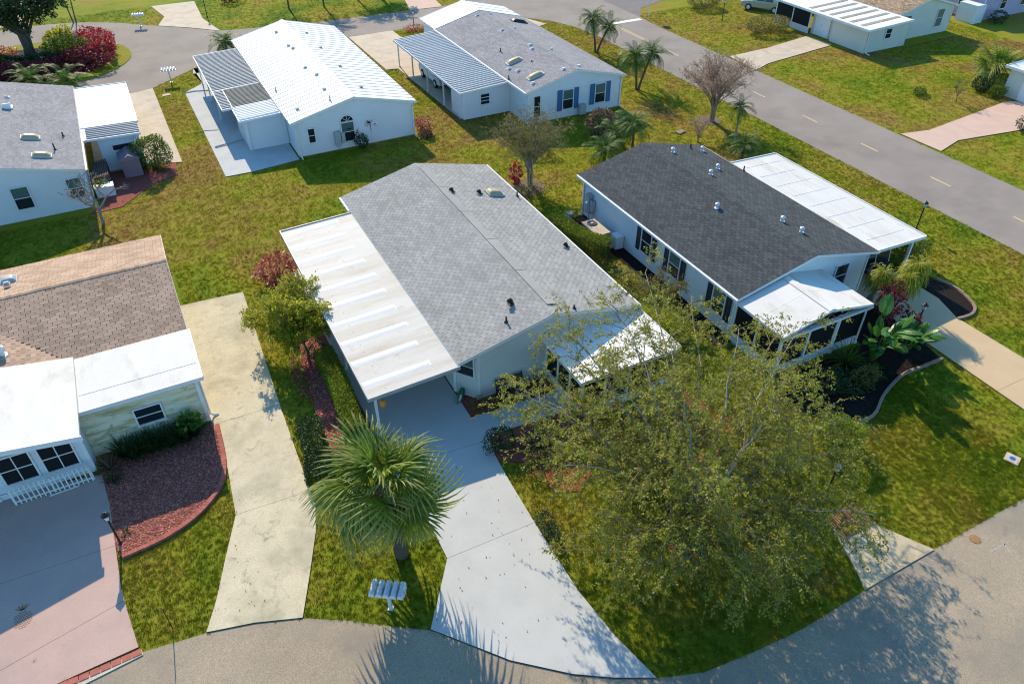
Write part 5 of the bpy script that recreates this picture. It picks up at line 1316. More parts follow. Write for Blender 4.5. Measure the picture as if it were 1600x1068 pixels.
for k_, r_ in enumerate((0.26, 0.24, 0.2)): ring((8.72-0.06*k_, 21.75-0.08*k_, 0.32), r_, 0.04, 'hose_coil', 'hose_green')
m_ = MB(); fr = [(8.55+0.8*0.17*math.cos(t), 21.52+0.6*0.17*math.cos(t), 0.32+0.17*math.sin(t)) for t in np.linspace(0, 2*math.pi, 16, endpoint=False)]
bk = [(a+0.03, b+0.045, c) for a, b, c in fr]; a_ = m_.add(fr); b_ = m_.add(bk); m_.f += [tuple(range(a_, a_+16)), tuple(range(b_+15, b_-1, -1))] + [(a_+i, b_+i, b_+(i+1) % 16, a_+(i+1) % 16) for i in range(16)]; m_.build('side_disc', 'trim', hr)
m_ = MB(); m_.tube([(8.9, 21.85, 0.0), (8.75, 21.75, 0.7), (8.5, 21.6, 0.7), (8.42, 21.5, 0.0)], 0.018, 5); m_.build('stand', 'hose_green', hr)
ln = thing('hanging_lantern', 'orange glass lantern hanging at the front post of the ribbed carport', 'lantern', (5.2, 21.25, 1.55))
MB().lathe((5.2, 21.25, 1.55), [(0.05, 0.0), (0.12, 0.08), (0.14, 0.18), (0.11, 0.3), (0.04, 0.36)], 12).build('globe', 'orange_glass', ln, smooth=True); MB().tube([(5.2, 21.25, 1.91), (5.2, 21.25, 2.2)], 0.008, 4).build('cord', 'black_metal', ln)

# air conditioner and meter cabinet by the dark-roofed house
acx, acy = 20.75, 30.2
ac = thing('air_conditioner', 'flat cream air conditioner with round fan beside the white wall', 'air conditioner', (acx, acy))
MB().box(acx-0.45, acx+0.45, acy-0.85, acy+0.85, 0.0, 0.1).build('pad', 'concrete_cream', ac)
MB().box(acx-0.4, acx+0.4, acy-0.8, acy+0.8, 0.1, 0.84).build('cabinet', 'metal_grey', ac)
MB().box(acx-0.44, acx+0.44, acy-0.84, acy+0.84, 0.84, 0.9).build('top', 'concrete_cream', ac)
MB().lathe((acx, acy+0.42, 0.9), [(0.3, 0.0), (0.3, 0.025), (0.27, 0.03)], 24).build('fan_well', 'vent_black', ac)
for r_ in (0.09, 0.17, 0.25):
    m_ = MB(); m_.tube([(acx+r_*math.cos(t), acy+0.42+r_*math.sin(t), 0.945) for t in np.linspace(0, 2*math.pi, 20)], 0.008, 4); m_.build('fan_guard', 'metal_grey', ac)
MB().lathe((acx, acy+0.42, 0.93), [(0.06, 0.0), (0.06, 0.03)], 10).build('hub', 'trim', ac)
for i in range(6): MB().box(acx-0.408, acx-0.401, acy-0.75, acy+0.75, 0.2+i*0.1, 0.24+i*0.1).build('louvre', 'vent_black', ac)
MB().box(21.2, 21.7, acy-1.4, acy-0.8, 0.05, 0.8).build('duct', 'trim', ac)
mc = thing('meter_cabinet', 'tall grey electric meter cabinet on the white wall behind the air conditioner', 'meter', (21.6, 32.3))
MB().box(21.45, 21.72, 32.15, 32.5, 0.55, 1.75).build('cabinet', 'metal_grey', mc); MB().box(21.5, 21.7, 31.85, 32.1, 0.8, 1.45).build('panel', 'metal_grey', mc); MB().tube([(21.58, 32.3, 0.0), (21.58, 32.3, 0.56)], 0.035, 6).build('conduit', 'metal_grey', mc)
MB().lathe((21.4, 32.32, 1.2), [(0.08, -0.05), (0.09, 0.0), (0.06, 0.07)], 10).build('dial', 'lamp_glass', mc)
for k in range(14):
    a = rng.uniform(0, 6.28)
    ctr = (20.2+rng.uniform(-0.7, 1.0), 33.0+rng.uniform(-0.55, 0.6)); r_ = rng.uniform(0.12, 0.26)
    m_ = MB(); m_.lathe((*ctr, -0.02), [(r_*0.9, 0.0), (r_, r_*0.25), (r_*0.75, r_*0.55), (r_*0.3, r_*0.68)], 7); o = m_.build('rock', 'bark_pale', None, (*ctr, 0)); tag(o, 'pale rock in the heap at the back corner of the dark-roofed house', 'rock', 'rocks at the back corner of the dark-roofed house')

# cars
def car(name, label, loc, rz, paint, van=False):
    t = thing(name, label, 'car', loc, None, rz)
    def lp(mb, nm, mat, parent=t, smooth=False):
        o = mb.build(nm, mat, None, smooth=smooth); o.location = (0, 0, 0); o.parent = parent; return o
    L = 4.4; hw = 0.86
    prof = [(-2.2, 0.35), (-2.22, 0.62), (-2.1, 0.86), (-1.1, 1.0), (-0.45, 1.44 if not van else 1.6), (0.9, 1.5 if not van else 1.72), (1.75, 1.1 if not van else 1.6), (2.15, 0.98), (2.2, 0.6), (2.15, 0.33)]
    def sec(k, y): return [(x, y*(1.0 if z < 1.02 else 0.86), z) for x, z in prof]
    mb = MB(); A = mb.add(sec(0, -hw)); B = mb.add(sec(0, hw)); n = len(prof)
    mb.f += [tuple(range(A, A+n)), tuple(range(B+n-1, B-1, -1))] + [(A+i, B+i, B+(i+1) % n, A+(i+1) % n) for i in range(n)]
    bd_ = lp(mb, 'body', paint)
    bv = bd_.modifiers.new('bevel', 'BEVEL'); bv.width = 0.06; bv.segments = 2
    top = 1.4 if not van else 1.56
    for s in (-1, 1):
        for x0_, x1_ in ((-0.62, 0.18), (0.26, 1.05)):
            lp(MB().hexa([(x0_, s*0.842-0.03, 1.04), (x1_, s*0.842-0.03, 1.04), (x1_, s*0.842+0.03, 1.04), (x0_, s*0.842+0.03, 1.04)], [(x0_+0.28 if x0_ < -0.5 else x0_, s*0.735-0.03, top), (x1_-0.12 if x1_ > 1 else x1_, s*0.735-0.03, top), (x1_-0.12 if x1_ > 1 else x1_, s*0.735+0.03, top), (x0_+0.28 if x0_ < -0.5 else x0_, s*0.735+0.03, top)]), 'side_window', 'glass')
    lp(MB().hexa([(-1.08, -0.72, 1.03), (-1.0, -0.72, 1.0), (-1.0, 0.72, 1.0), (-1.08, 0.72, 1.03)], [(-0.53, -0.66, top), (-0.42, -0.66, top-0.03), (-0.42, 0.66, top-0.03), (-0.53, 0.66, top)]), 'windscreen', 'glass')
    for s in (-1, 1): lp(MB().box(-2.24, -2.12, s*0.62-0.17, s*0.62+0.17, 0.66, 0.8), 'headlight', 'lamp_glass'); lp(MB().box(2.1, 2.23, s*0.66-0.12, s*0.66+0.12, 0.75, 0.92), 'tail_light', 'sign_red')
    for xw in (-1.35, 1.35):
        for s in (-1, 1):
            m_ = MB(); n = 20; k0 = m_.add([(xw+0.33*math.cos(2*math.pi*i/n), s*0.7, 0.33+0.33*math.sin(2*math.pi*i/n)) for i in range(n)]); k1 = m_.add([(xw+0.33*math.cos(2*math.pi*i/n), s*0.9, 0.33+0.33*math.sin(2*math.pi*i/n)) for i in range(n)])
            m_.f += [tuple(range(k0, k0+n)), tuple(range(k1, k1+n))] + [(k0+i, k0+(i+1) % n, k1+(i+1) % n, k1+i) for i in range(n)]
            tw = lp(m_, 'wheel', 'rubber')
            m_ = MB(); k0 = m_.add([(xw+0.2*math.cos(2*math.pi*i/n), s*0.905, 0.33+0.2*math.sin(2*math.pi*i/n)) for i in range(n)]); k1 = m_.add([(xw, s*0.92, 0.33)]); m_.f += [(k0+i, k0+(i+1) % n, k1) for i in range(n)]; lp(m_, 'rim', 'galvanised', tw)
    return t
car('parked_car', 'white car parked under the corrugated carport', (22.7, 57.6, 0.05), rad(90), 'car_white')
car('parked_van', 'pale green car parked beside the ivory house across the road', (*(61.02, 61.44), 0.0), rad(-58), 'car_green', True)

gc = thing('golf_cart', 'dark golf cart with clear windshield in the carport of the dark-roofed house', 'golf cart', (31.9, 20.9, 0.05))
gx, gy, gz = 31.9, 20.9, 0.05
plain('cart_black', (0.015, 0.016, 0.018), 0.3)
m_ = MB(); m_.prism([(gx-0.55, gy-1.0), (gx+0.55, gy-1.0), (gx+0.58, gy+1.1), (gx-0.58, gy+1.1)], gz+0.25, gz+0.42); m_.build('floor', 'cart_black', gc)
MB().hexa([(gx-0.55, gy-1.1, gz+0.3), (gx+0.55, gy-1.1, gz+0.3), (gx+0.55, gy-0.55, gz+0.3), (gx-0.55, gy-0.55, gz+0.3)], [(gx-0.45, gy-1.0, gz+0.7), (gx+0.45, gy-1.0, gz+0.7), (gx+0.5, gy-0.6, gz+0.9), (gx-0.5, gy-0.6, gz+0.9)]).build('cowl', 'cart_black', gc)
MB().box(gx-0.55, gx+0.55, gy+0.1, gy+0.6, gz+0.42, gz+0.72).build('seat', 'cart_black', gc); MB().box(gx-0.55, gx+0.55, gy+0.6, gy+0.72, gz+0.6, gz+1.15).build('backrest', 'cart_black', gc)
wsf = MB(); wsf.tube([(gx-0.5, gy-0.62, gz+0.88), (gx-0.52, gy-0.5, gz+1.6), (gx-0.4, gy-0.48, gz+1.68), (gx+0.4, gy-0.48, gz+1.68), (gx+0.52, gy-0.5, gz+1.6), (gx+0.5, gy-0.62, gz+0.88)], 0.02, 6); wf_ = wsf.build('windshield_frame', 'trim', gc)
MB().hexa([(gx-0.49, gy-0.615, gz+0.9), (gx+0.49, gy-0.615, gz+0.9), (gx+0.49, gy-0.605, gz+0.9), (gx-0.49, gy-0.605, gz+0.9)], [(gx-0.5, gy-0.5, gz+1.64), (gx+0.5, gy-0.5, gz+1.64), (gx+0.5, gy-0.49, gz+1.64), (gx-0.5, gy-0.49, gz+1.64)]).build('windshield', 'glass', wf_)
MB().box(gx-0.6, gx+0.6, gy-0.5, gy+0.9, gz+1.74, gz+1.8).build('canopy', 'cart_black', gc)
for sx in (-0.52, 0.52): MB().tube([(gx+sx, gy+0.8, gz+0.4), (gx+sx, gy+0.75, gz+1.74)], 0.02, 5).build('canopy_post', 'black_metal', gc)
for sx in (-0.56, 0.56):
    for yy in (gy-0.75, gy+0.75): m_ = MB(); m_.tube([(gx+sx-0.08, yy, gz+0.2), (gx+sx+0.08, yy, gz+0.2)], 0.2, 14); m_.build('wheel', 'rubber', gc)

# ------------------------------------------------------------------ plants
def lobes(n, c, r, seed, bump=0.22):
    """Points through an uneven ellipsoid, denser towards its surface, with clumps and gaps."""
    g = np.random.default_rng(seed)
    d = unit(g.normal(size=(n*2, 3)))
    ph = g.uniform(0, 6.28, (6, 3)); fr = g.uniform(1.6, 4.2, (6, 3))
    k = sum(np.sin(d @ np.diag(fr[i]) + ph[i]).prod(axis=1) for i in range(6))
    rr = (1 + bump*k) * g.uniform(0.25, 1.0, n*2)**0.33
    keep = (np.sin(d[:, 0]*7+ph[0, 0])*np.sin(d[:, 1]*7+ph[0, 1])*np.sin(d[:, 2]*7+ph[0, 2]) + g.uniform(-0.2, 0.7, n*2)) > -0.05
    p = (d*rr[:, None])[keep][:n]
    return p*np.array(r)+np.array(c), unit(p)

def bush(name, label, cat, c, r, n, size, mat, seed, aspect=0.55, stems=5, group=None, flat_base=0.05, bump=0.16, flowers=None):
    t = thing(name, label, cat, (c[0], c[1]), group)
    P, d = lobes(n, c, r, seed, bump)
    P[:, 2] = np.maximum(P[:, 2], flat_base+nr.uniform(0, 0.05, len(P)))
    leaves('foliage', P, size, mat, t, aspect, dirs=d*0.7)
    mb = MB(); g = random.Random(seed)
    for i in range(stems):
        a = g.uniform(0, 6.28); q = g.uniform(0.2, 0.6)
        mb.tube([(c[0]+0.06*math.cos(a), c[1]+0.06*math.sin(a), 0.0), (c[0]+r[0]*q*math.cos(a), c[1]+r[1]*q*math.sin(a), c[2]+r[2]*0.2)], [0.03, 0.012], 5)
    mb.build('stem', 'bark', t)
    if flowers:
        k = g.sample(range(len(P)), min(flowers[1], len(P))); Q = P[k]+d[k]*0.08
        leaves('flowers', Q, 0.12, flowers[0], t, 0.9)
    return t

def hedge(name, label, path, w, h, n, size, mat, seed, group=None, cat='hedge'):
    L = length(path); (mx, my), _ = along(path, L/2)
    t = thing(name, label, cat, (mx, my), group)
    g = np.random.default_rng(seed); P = []; D = []
    for i in range(n):
        (x, y), tg = along(path, g.uniform(0, L)); nn = (-tg[1], tg[0])
        f = g.random()
        if f < 0.55: u, z, d = g.uniform(-1, 1), h*(1+g.normal()*0.035), (0, 0, 1)
        else: s = g.choice([-1, 1]); u, z, d = s*(1+g.normal()*0.06), g.uniform(0.05, h), (nn[0]*s, nn[1]*s, 0.4)
        if g.random() < 0.3: u *= g.uniform(0.3, 1); z *= g.uniform(0.6, 1)
        P.append((x+nn[0]*u*w/2, y+nn[1]*u*w/2, z)); D.append(d)
    leaves('foliage', np.array(P), size, mat, t, 0.55, dirs=np.array(D)*0.5)
    mb = MB()
    for i in range(int(L/0.35)+2):
        (x, y), _ = along(path, min(L, i*0.35)); mb.tube([(x, y, 0), (x+g.uniform(-.1, .1), y+g.uniform(-.1, .1), h*0.8)], [0.03, 0.012], 5)
    mb.build('stems', 'bark', t)
    return t

# --- fan palm
def fan_frond(seed, droop, R_=0.95, pet=0.75, mat='palm_leaf', segs=24):
    """One costapalmate frond, stalk at the origin pointing +x; blade segments split towards drooping tips."""
    g = random.Random(seed); V, F = [], []
    def tri(a, b, c): k = len(V); V.extend([a, b, c]); F.append((k, k+1, k+2))
    hub = Vector((pet, 0, 0))
    for i in range(segs):
        a = rad(-128+256*(i+0.5)/segs); da = rad(256/segs)*0.62
        Ls = R_*(0.74+0.26*math.cos(a*0.62))*g.uniform(0.92, 1.08); da = rad(256/segs)
        def pt(r, an, zz): return hub+Vector((r*math.cos(an), r*math.sin(an), zz))
        fold = 0.04
        def zdr(q): return 0.12*math.sin(q*2.0) - droop*q**2.2*g.uniform(0.92, 1.08) - 0.16*abs(math.sin(a))**2*q
        rows = []
        for q, wq in ((0.03, 1.0), (0.2, 1.0), (0.36, 0.94), (0.58, 0.56), (0.8, 0.34), (1.0, 0.03)):
            r = Ls*q; back = r*(1-0.18*droop*q*q); z_ = zdr(q)*R_; h_ = da*wq/2
            rows.append((pt(back, a-h_, z_), pt(back, a, z_+fold*q*(1.15-q)+0.004), pt(back, a+h_, z_)))
        for r0, r1 in zip(rows, rows[1:]):
            for j in (0, 1):
                k = len(V); V.extend([r0[j], r0[j+1], r1[j+1], r1[j]]); F.append((k, k+1, k+2, k+3))
    me_v = [tuple(v) for v in V]; me = bpy.data.meshes.new('frond')
    # weld the segment strips so that each segment is one island
    me.from_pydata(me_v, [], F); 
    import bmesh
    bm = bmesh.new(); bm.from_mesh(me); bmesh.ops.remove_doubles(bm, verts=bm.verts, dist=1e-5)
    # stalk
    r0 = 0.018; ring0 = [bm.verts.new((0, r0*math.cos(t), r0*math.sin(t))) for t in (0, 2.1, 4.2)]; ring1 = [bm.verts.new((pet+0.25, 0.007*math.cos(t), 0.02+0.007*math.sin(t))) for t in (0, 2.1, 4.2)]
    for j in range(3): bm.faces.new((ring0[j], ring0[(j+1) % 3], ring1[(j+1) % 3], ring1[j]))
    bm.to_mesh(me); bm.free(); me.materials.append(M[mat])
    return me

def orient(az, el, roll=0.0):
    return (Matrix.Rotation(az, 4, 'Z') @ Matrix.Rotation(-el, 4, 'Y') @ Matrix.Rotation(roll, 4, 'X')).to_euler()

def fan_palm(label, base, hgt, fronds, scale=1.0, seed=3, tr=0.19, variants=None, group=None, name='fan_palm', lean=(0.0, 0.0), dead=0):
    t = thing(name, label, 'palm', base, group); g = random.Random(seed)
    x, y = base
    pts, rs = [], []
    for i in range(15):
        q = i/14; pts.append((x+0.06*math.sin(q*2.0)+lean[0]*q, y-0.04*q+lean[1]*q, hgt*q)); rs.append(tr*(1.25-0.35*q + (0.035 if i % 2 else 0.0) + (0.25*max(0, q-0.75))))
    MB().tube(pts, rs, 12).build('trunk', 'palm_trunk', t, smooth=False)
    bt = MB()                                    # old leaf bases
    for i in range(60):
        q = 0.35+0.63*g.random(); a = g.uniform(0, 6.28); r = tr*(1.1+0.25*max(0, q-0.75)); z = hgt*q
        c, s = math.cos(a), math.sin(a); x, y = base[0]+lean[0]*q, base[1]+lean[1]*q
        bt.hexa([(x+c*r*0.8-s*.035, y+s*r*0.8+c*.035, z-0.05), (x+c*r*0.8+s*.035, y+s*r*0.8-c*.035, z-0.05), (x+c*r*0.95+s*.03, y+s*r*0.95-c*.03, z-0.05), (x+c*r*0.95-s*.03, y+s*r*0.95+c*.03, z-0.05)],
                [(x+c*r*1.2-s*.02, y+s*r*1.2+c*.02, z+0.13), (x+c*r*1.2+s*.02, y+s*r*1.2-c*.02, z+0.13), (x+c*r*1.32+s*.02, y+s*r*1.32-c*.02, z+0.12), (x+c*r*1.32-s*.02, y+s*r*1.32+c*.02, z+0.12)])
    stuff(bt.build('leaf_bases', 'palm_trunk', t))
    top = Vector((0.05+lean[0], -0.04+lean[1], hgt))
    for i in range(fronds):
        q = (i+0.5)/fronds                        # 0 = youngest, upright; 1 = oldest, hanging
        el = rad(80-122*q**1.05+g.uniform(-13, 13)); az = i*2.39996+g.uniform(-0.35, 0.35)
        vs = variants[0] if q < 0.35 else variants[1] if q < 0.72 else variants[2]
        o = bpy.data.objects.new('frond', g.choice(vs)); col.objects.link(o); o.parent = t
        o.location = top+Vector((0.08*math.cos(az), 0.08*math.sin(az), -0.25*q)); o.rotation_euler = orient(az, el, g.gauss(0, 0.5)); sc = scale*g.uniform(0.72, 1.22)*(0.86 if q < 0.12 else 1.0); o.scale = (sc, sc, sc)
    for i in range(dead):
        o = bpy.data.objects.new('dead_frond', g.choice(DRYV)); col.objects.link(o); o.parent = t; az = i*6.28/dead+g.uniform(-.5, .5); o.location = top+Vector((0.1*math.cos(az), 0.1*math.sin(az), -0.4)); o.rotation_euler = orient(az, rad(-62+g.uniform(-10, 10)), g.uniform(-.4, .4)); o.scale = (1.0, 1.0, 1.0)
    return t
DRYV = [fan_frond(21, 0.9, mat='palm_dry'), fan_frond(22, 1.0, mat='palm_dry')]
FV = [[fan_frond(1, 0.22), fan_frond(2, 0.34)], [fan_frond(3, 0.55), fan_frond(4, 0.68), fan_frond(5, 0.48)], [fan_frond(6, 0.85), fan_frond(7, 1.0), fan_frond(8, 0.75)]]
fan_palm('large fan palm with drooping split fronds beside the grey driveway', (3.68, 15.55), 3.75, 33, 1.34, 3, 0.2, FV, lean=(-0.25, 0.12), dead=6)
fan_palm('fan palm with upright fronds at the house corner across the road', (62.50, 36.06), 1.5, 26, 1.35, 9, 0.2, FV, name='young_fan_palm')

# --- feather palms
def feather_frond(seed, L_=1.5, arch=0.9, leaf=0.36, mat='date_leaf', pairs=26):
    g = random.Random(seed); V, F = [], []
    mid = []
    for i in range(13):
        q = i/12; ang = -arch*1.6*q*q; mid.append(q)
    pos = Vector((0, 0, 0)); path = [pos.copy()]; el = 0.0
    for i in range(24):
        q = i/24; el = -arch*1.9*q**1.3; pos = pos+Vector((math.cos(el), 0, math.sin(el)))*(L_/24); path.append(pos.copy())
    def on(q): f = q*24; i = min(23, int(f)); return path[i].lerp(path[i+1], f-i), (path[i+1]-path[i]).normalized()
    for i in range(pairs):
        q = 0.12+0.88*i/(pairs-1); p, d = on(q); ll = leaf*math.sin(math.pi*(0.12+0.84*q))**0.6*g.uniform(0.9, 1.1)
        up = Vector((0, 1, 0)).cross(d); up = -up if up.z < 0 else up
        for s in (-1, 1):
            dd = (d*0.75+Vector((0, s*1.0, 0))+up*g.uniform(0.05, 0.35)).normalized(); tip = p+dd*ll+Vector((0, 0, -0.22*ll)); m = p+dd*ll*0.5; wv = d*0.016
            k = len(V); V.extend([p-wv*0.6, p+wv*0.6, m+wv, tip, m-wv]); F.append((k, k+1, k+2, k+3, k+4))
    k0 = len(V); r = 0.016
    for i, p in enumerate(path[::3]):
        rr = r*(1-0.8*i/8); V.extend([p+Vector((0, rr, 0)), p+Vector((0, 0, rr)), p+Vector((0, -rr, 0))])
    for i in range(len(path[::3])-1):
        for j in range(3): a = k0+i*3+j; b = k0+i*3+(j+1) % 3; F.append((a, b, b+3, a+3))
    me = bpy.data.meshes.new('frond'); me.from_pydata([tuple(v) for v in V], [], F); me.materials.append(M[mat]); return me
DV = [feather_frond(i, arch=0.55+0.12*i) for i in range(5)]
def feather_palm(label, base, hgt, lean=(0, 0), fronds=26, scale=1.0, seed=1, tr=0.075, group='feather palms', name='feather_palm', trunk='palm_trunk', variants=None, el0=75, el1=-35):
    t = thing(name, label, 'palm', base, group); g = random.Random(seed); x, y = base
    n = 9; pts = [(x+lean[0]*(i/n)**1.3, y+lean[1]*(i/n)**1.3, hgt*i/n) for i in range(n+1)]
    MB().tube(pts, [tr*(1.3-0.4*i/n+(0.06 if i % 2 else 0)) for i in range(n+1)], 9).build('trunk', trunk, t)
    for i in range(fronds):
        q = (i+0.5)/fronds; az = i*2.39996+g.uniform(-.25, .25); el = rad(el0-(el0-el1)*q+g.uniform(-8, 8))
        o = bpy.data.objects.new('frond', g.choice(variants or DV)); col.objects.link(o); o.parent = t; o.location = (lean[0], lean[1], hgt); o.rotation_euler = orient(az, el, g.uniform(-.3, .3)); s = scale*g.uniform(0.85, 1.12); o.scale = (s, s, s)
    return t
# pair beside the blue-shuttered house, pair further up, and the single ones behind the dark roof
b = (36.20, 48.58); feather_palm('taller feather palm of the pair right of the blue shutters', b, 2.6, (-0.25, 0.2), 30, 1.15, 1)
feather_palm('leaning feather palm of the pair right of the blue shutters', (b[0]+0.15, b[1]-0.1), 2.5, (1.35, 0.5), 28, 1.1, 2)
b = (38.17, 57.92); feather_palm('taller feather palm of the pair beside the main road bend', b, 2.8, (-0.3, 0.3), 30, 1.15, 3)
feather_palm('leaning feather palm of the pair beside the main road bend', (b[0]+0.15, b[1]-0.1), 2.1, (1.0, -0.1), 26, 1.05, 4)
feather_palm('feather palm on a brown trunk close behind the dark roof ridge', (29.52, 39.33), 1.7, (0.0, 0.1), 26, 1.05, 5)
feather_palm('low feather palm with pale fronds behind the dark roof edge', (26.59, 38.36), 1.0, (0.0, 0.0), 26, 1.0, 6)
feather_palm('feather palm half hidden between the two behind the dark roof', (28.39, 40.03), 1.2, (0.1, 0.2), 22, 0.95, 7)
feather_palm('slim feather palm on a pale trunk in front of the brown crape myrtle', (36.87, 37.35), 2.3, (0.05, 0.1), 22, 0.8, 8, 0.06, trunk='bark_pale')
feather_palm('spreading feather palm just behind the stained carport roof', (34.89, 34.43), 1.1, (0.1, 0.0), 24, 0.95, 9)
feather_palm('feather palm left of the pair behind the slate roof', (-6.8, 66.8), 1.9, (0.1, 0.2), 30, 1.25, 10)
feather_palm('feather palm right of the pair behind the slate roof', (-4.4, 65.6), 1.9, (0.1, -0.1), 30, 1.25, 11)
feather_palm('feather palm peeking over the far end of the white metal roof', (8.2, 70.2), 1.7, (0, 0.1), 30, 1.2, 12)

# --- branching trees
def tree(name, label, cat, base, trunk_h, trunk_r, limbs, reach, top, nsec, ntwig, leaf_n, leaf_size, leaf, bark, seed, droop=0.5, spread=0.5, twig_len=0.8, group=None, multi=1, aspect=0.5, base_angle=0.0, squash=1.0, center=None, shoots=0, zr=(0.68, 0.9), extra=(), up=0.4):
    """Trunk, arching limbs, side branches and twigs; leaves strung along the twigs."""
    t = thing(name, label, cat, base, group); g = random.Random(seed); x, y = base
    tm = MB(); sm = MB(); LP, LD = [], []
    fork = Vector((x+g.uniform(-.1, .1), y+g.uniform(-.1, .1), trunk_h))
    cx, cy = center or base
    starts = []
    if multi > 1:
        for m in range(multi):
            a = 2*math.pi*m/multi+g.uniform(-.3, .3); f = Vector((x+0.35*trunk_h*0.4*math.cos(a), y+0.35*trunk_h*0.4*math.sin(a), trunk_h*g.uniform(0.85, 1.1)))
            tm.tube([(x+trunk_r*math.cos(a), y+trunk_r*math.sin(a), -0.05), ((x+f.x)/2+0.05*math.cos(a), (y+f.y)/2+0.05*math.sin(a), f.z*0.5), f], [trunk_r*0.6, trunk_r*0.5, trunk_r*0.42], 7); starts.append(f)
    else:
        tm.tube([(x, y, -0.05), (x, y, 0.12), (x+0.03, y, trunk_h*0.5), fork], [trunk_r*1.5, trunk_r*1.15, trunk_r, trunk_r*0.85], 10); starts = [fork]
    twig_tips = []
    for i in range(limbs+len(extra)):
        st = starts[i % len(starts)]; a = base_angle+2*math.pi*i/limbs+g.uniform(-.35, .35)
        inner = (i % 3 == 2)
        R_ = reach*(g.uniform(0.35, 0.6) if inner else g.uniform(0.82, 1.08)); zt = top*(g.uniform(0.92, 1.02) if inner else g.uniform(*zr))
        end = Vector((cx+R_*math.cos(a), cy+R_*math.sin(a)*squash, zt))
        if i >= limbs: end = Vector(extra[i-limbs])
        ctl = st.lerp(end, 0.4)+Vector((0, 0, (top-st.z)*0.28*g.uniform(0.8, 1.3)))+Vector((g.uniform(-.3, .3), g.uniform(-.3, .3), 0))
        K = 9; path = [st*(1-q)**2+ctl*2*q*(1-q)+end*q*q for q in [k/K for k in range(K+1)]]
        for k in range(2, K+1): path[k] += Vector((g.uniform(-.08, .08), g.uniform(-.08, .08), g.uniform(-.07, .07)-droop*0.25*((k/K)**3)))*min(1.0, reach/3)
        r0 = trunk_r*(0.5 if multi == 1 else 0.38)
        tm.tube(path, [max(0.012, r0*(1-0.88*k/K)) for k in range(K+1)], 6)
        for s in range(nsec):
            q = 0.22+0.78*(s+g.random())/nsec; f = q*K; k = min(K-1, int(f)); p = path[k].lerp(path[k+1], f-k); d = (path[k+1]-path[k]).normalized()
            ss_ = (1 if s % 2 else -1)*g.uniform(0.5, 1.3); side = Vector((-d.y, d.x, 0)); side = side.normalized() if side.length > 1e-3 else Vector((1, 0, 0))
            dr_ = (d*g.uniform(0.4, 1.0)+side*ss_*spread*2+Vector((0, 0, g.uniform(-0.25, 0.75)))).normalized(); SL = reach*g.uniform(0.22, 0.42)*(1.15-0.45*q)
            sp_ = [p]; dd = dr_.copy()
            for m in range(5):
                dd = (dd+Vector((g.uniform(-.2, .2), g.uniform(-.2, .2), g.uniform(-.15, .15)-droop*0.16*m))).normalized(); sp_.append(sp_[-1]+dd*SL/5)
            sm.tube(sp_, [max(0.006, r0*0.3*(1-0.75*m/5)) for m in range(6)], 4, cap=False)
            for w_ in range(ntwig):
                q2 = 0.1+0.9*(w_+g.random())/ntwig; f2 = q2*5; m = min(4, int(f2)); tp = sp_[m].lerp(sp_[m+1], f2-m); d2 = (sp_[m+1]-sp_[m]).normalized()
                td = (d2*g.uniform(0.2, 0.9)+Vector((g.gauss(0, 1), g.gauss(0, 1), g.gauss(0.1, 0.7)))*0.75).normalized(); TL = twig_len*g.uniform(0.5, 1.25); pts = [tp]; dd = td
                for e in range(3):
                    dd = (dd+Vector((g.uniform(-.2, .2), g.uniform(-.2, .2), -droop*0.3*e))).normalized(); pts.append(pts[-1]+dd*TL/3)
                if min(q_.z for q_ in pts) < 0.35: continue
                sm.tube(pts, [0.006, 0.005, 0.004, 0.003], 3, cap=False)
                twig_tips.append((pts[-1], dd))
                knots = [g.uniform(0.15, 1.05)*3 for _ in range(max(2, leaf_n//5))]
                for l_ in range(leaf_n):
                    q3 = g.choice(knots)+g.gauss(0, 0.07); q3 = max(0.0, q3); e = min(2, int(q3)); lp_ = pts[e].lerp(pts[e+1], q3-e); o_ = leaf_size*0.5
                    LP.append((lp_.x+g.gauss(0, o_), lp_.y+g.gauss(0, o_), lp_.z+g.gauss(0, o_))); LD.append(tuple(dd))
    for i in range(shoots):
        p, d = g.choice(twig_tips); out = Vector((p.x-cx, p.y-cy, 0)); out = out.normalized() if out.length > 0.1 else Vector((1, 0, 0))
        dd = (out+Vector((g.gauss(0, .3), g.gauss(0, .3), g.uniform(-0.1, 0.7)))).normalized(); pts = [p]
        for e in range(5): dd = (dd+Vector((g.uniform(-.12, .12), g.uniform(-.12, .12), -0.12*droop*e))).normalized(); pts.append(pts[-1]+dd*g.uniform(0.12, 0.26))
        if min(q_.z for q_ in pts) < 0.3: continue
        sm.tube(pts, [0.006, 0.005, 0.005, 0.004, 0.004, 0.003], 3, cap=False)
        for l_ in range(leaf_n+6):
            q3 = g.uniform(0, 5); e = min(4, int(q3)); lp_ = pts[e].lerp(pts[e+1], q3-e); LP.append((lp_.x+g.gauss(0, .035), lp_.y+g.gauss(0, .035), lp_.z+g.gauss(0, .035))); LD.append(tuple(dd))
    tm.build('trunk', bark, t)
    stuff(sm.build('branches', 'twig' if bark == 'bark_pale' else bark, t))
    if LP: o = leaves('crown', np.array(LP), leaf_size, leaf, t, aspect, dirs=np.array(LD)*0.6, up=up)
    return t
OAK_C = (14.0, 13.7)
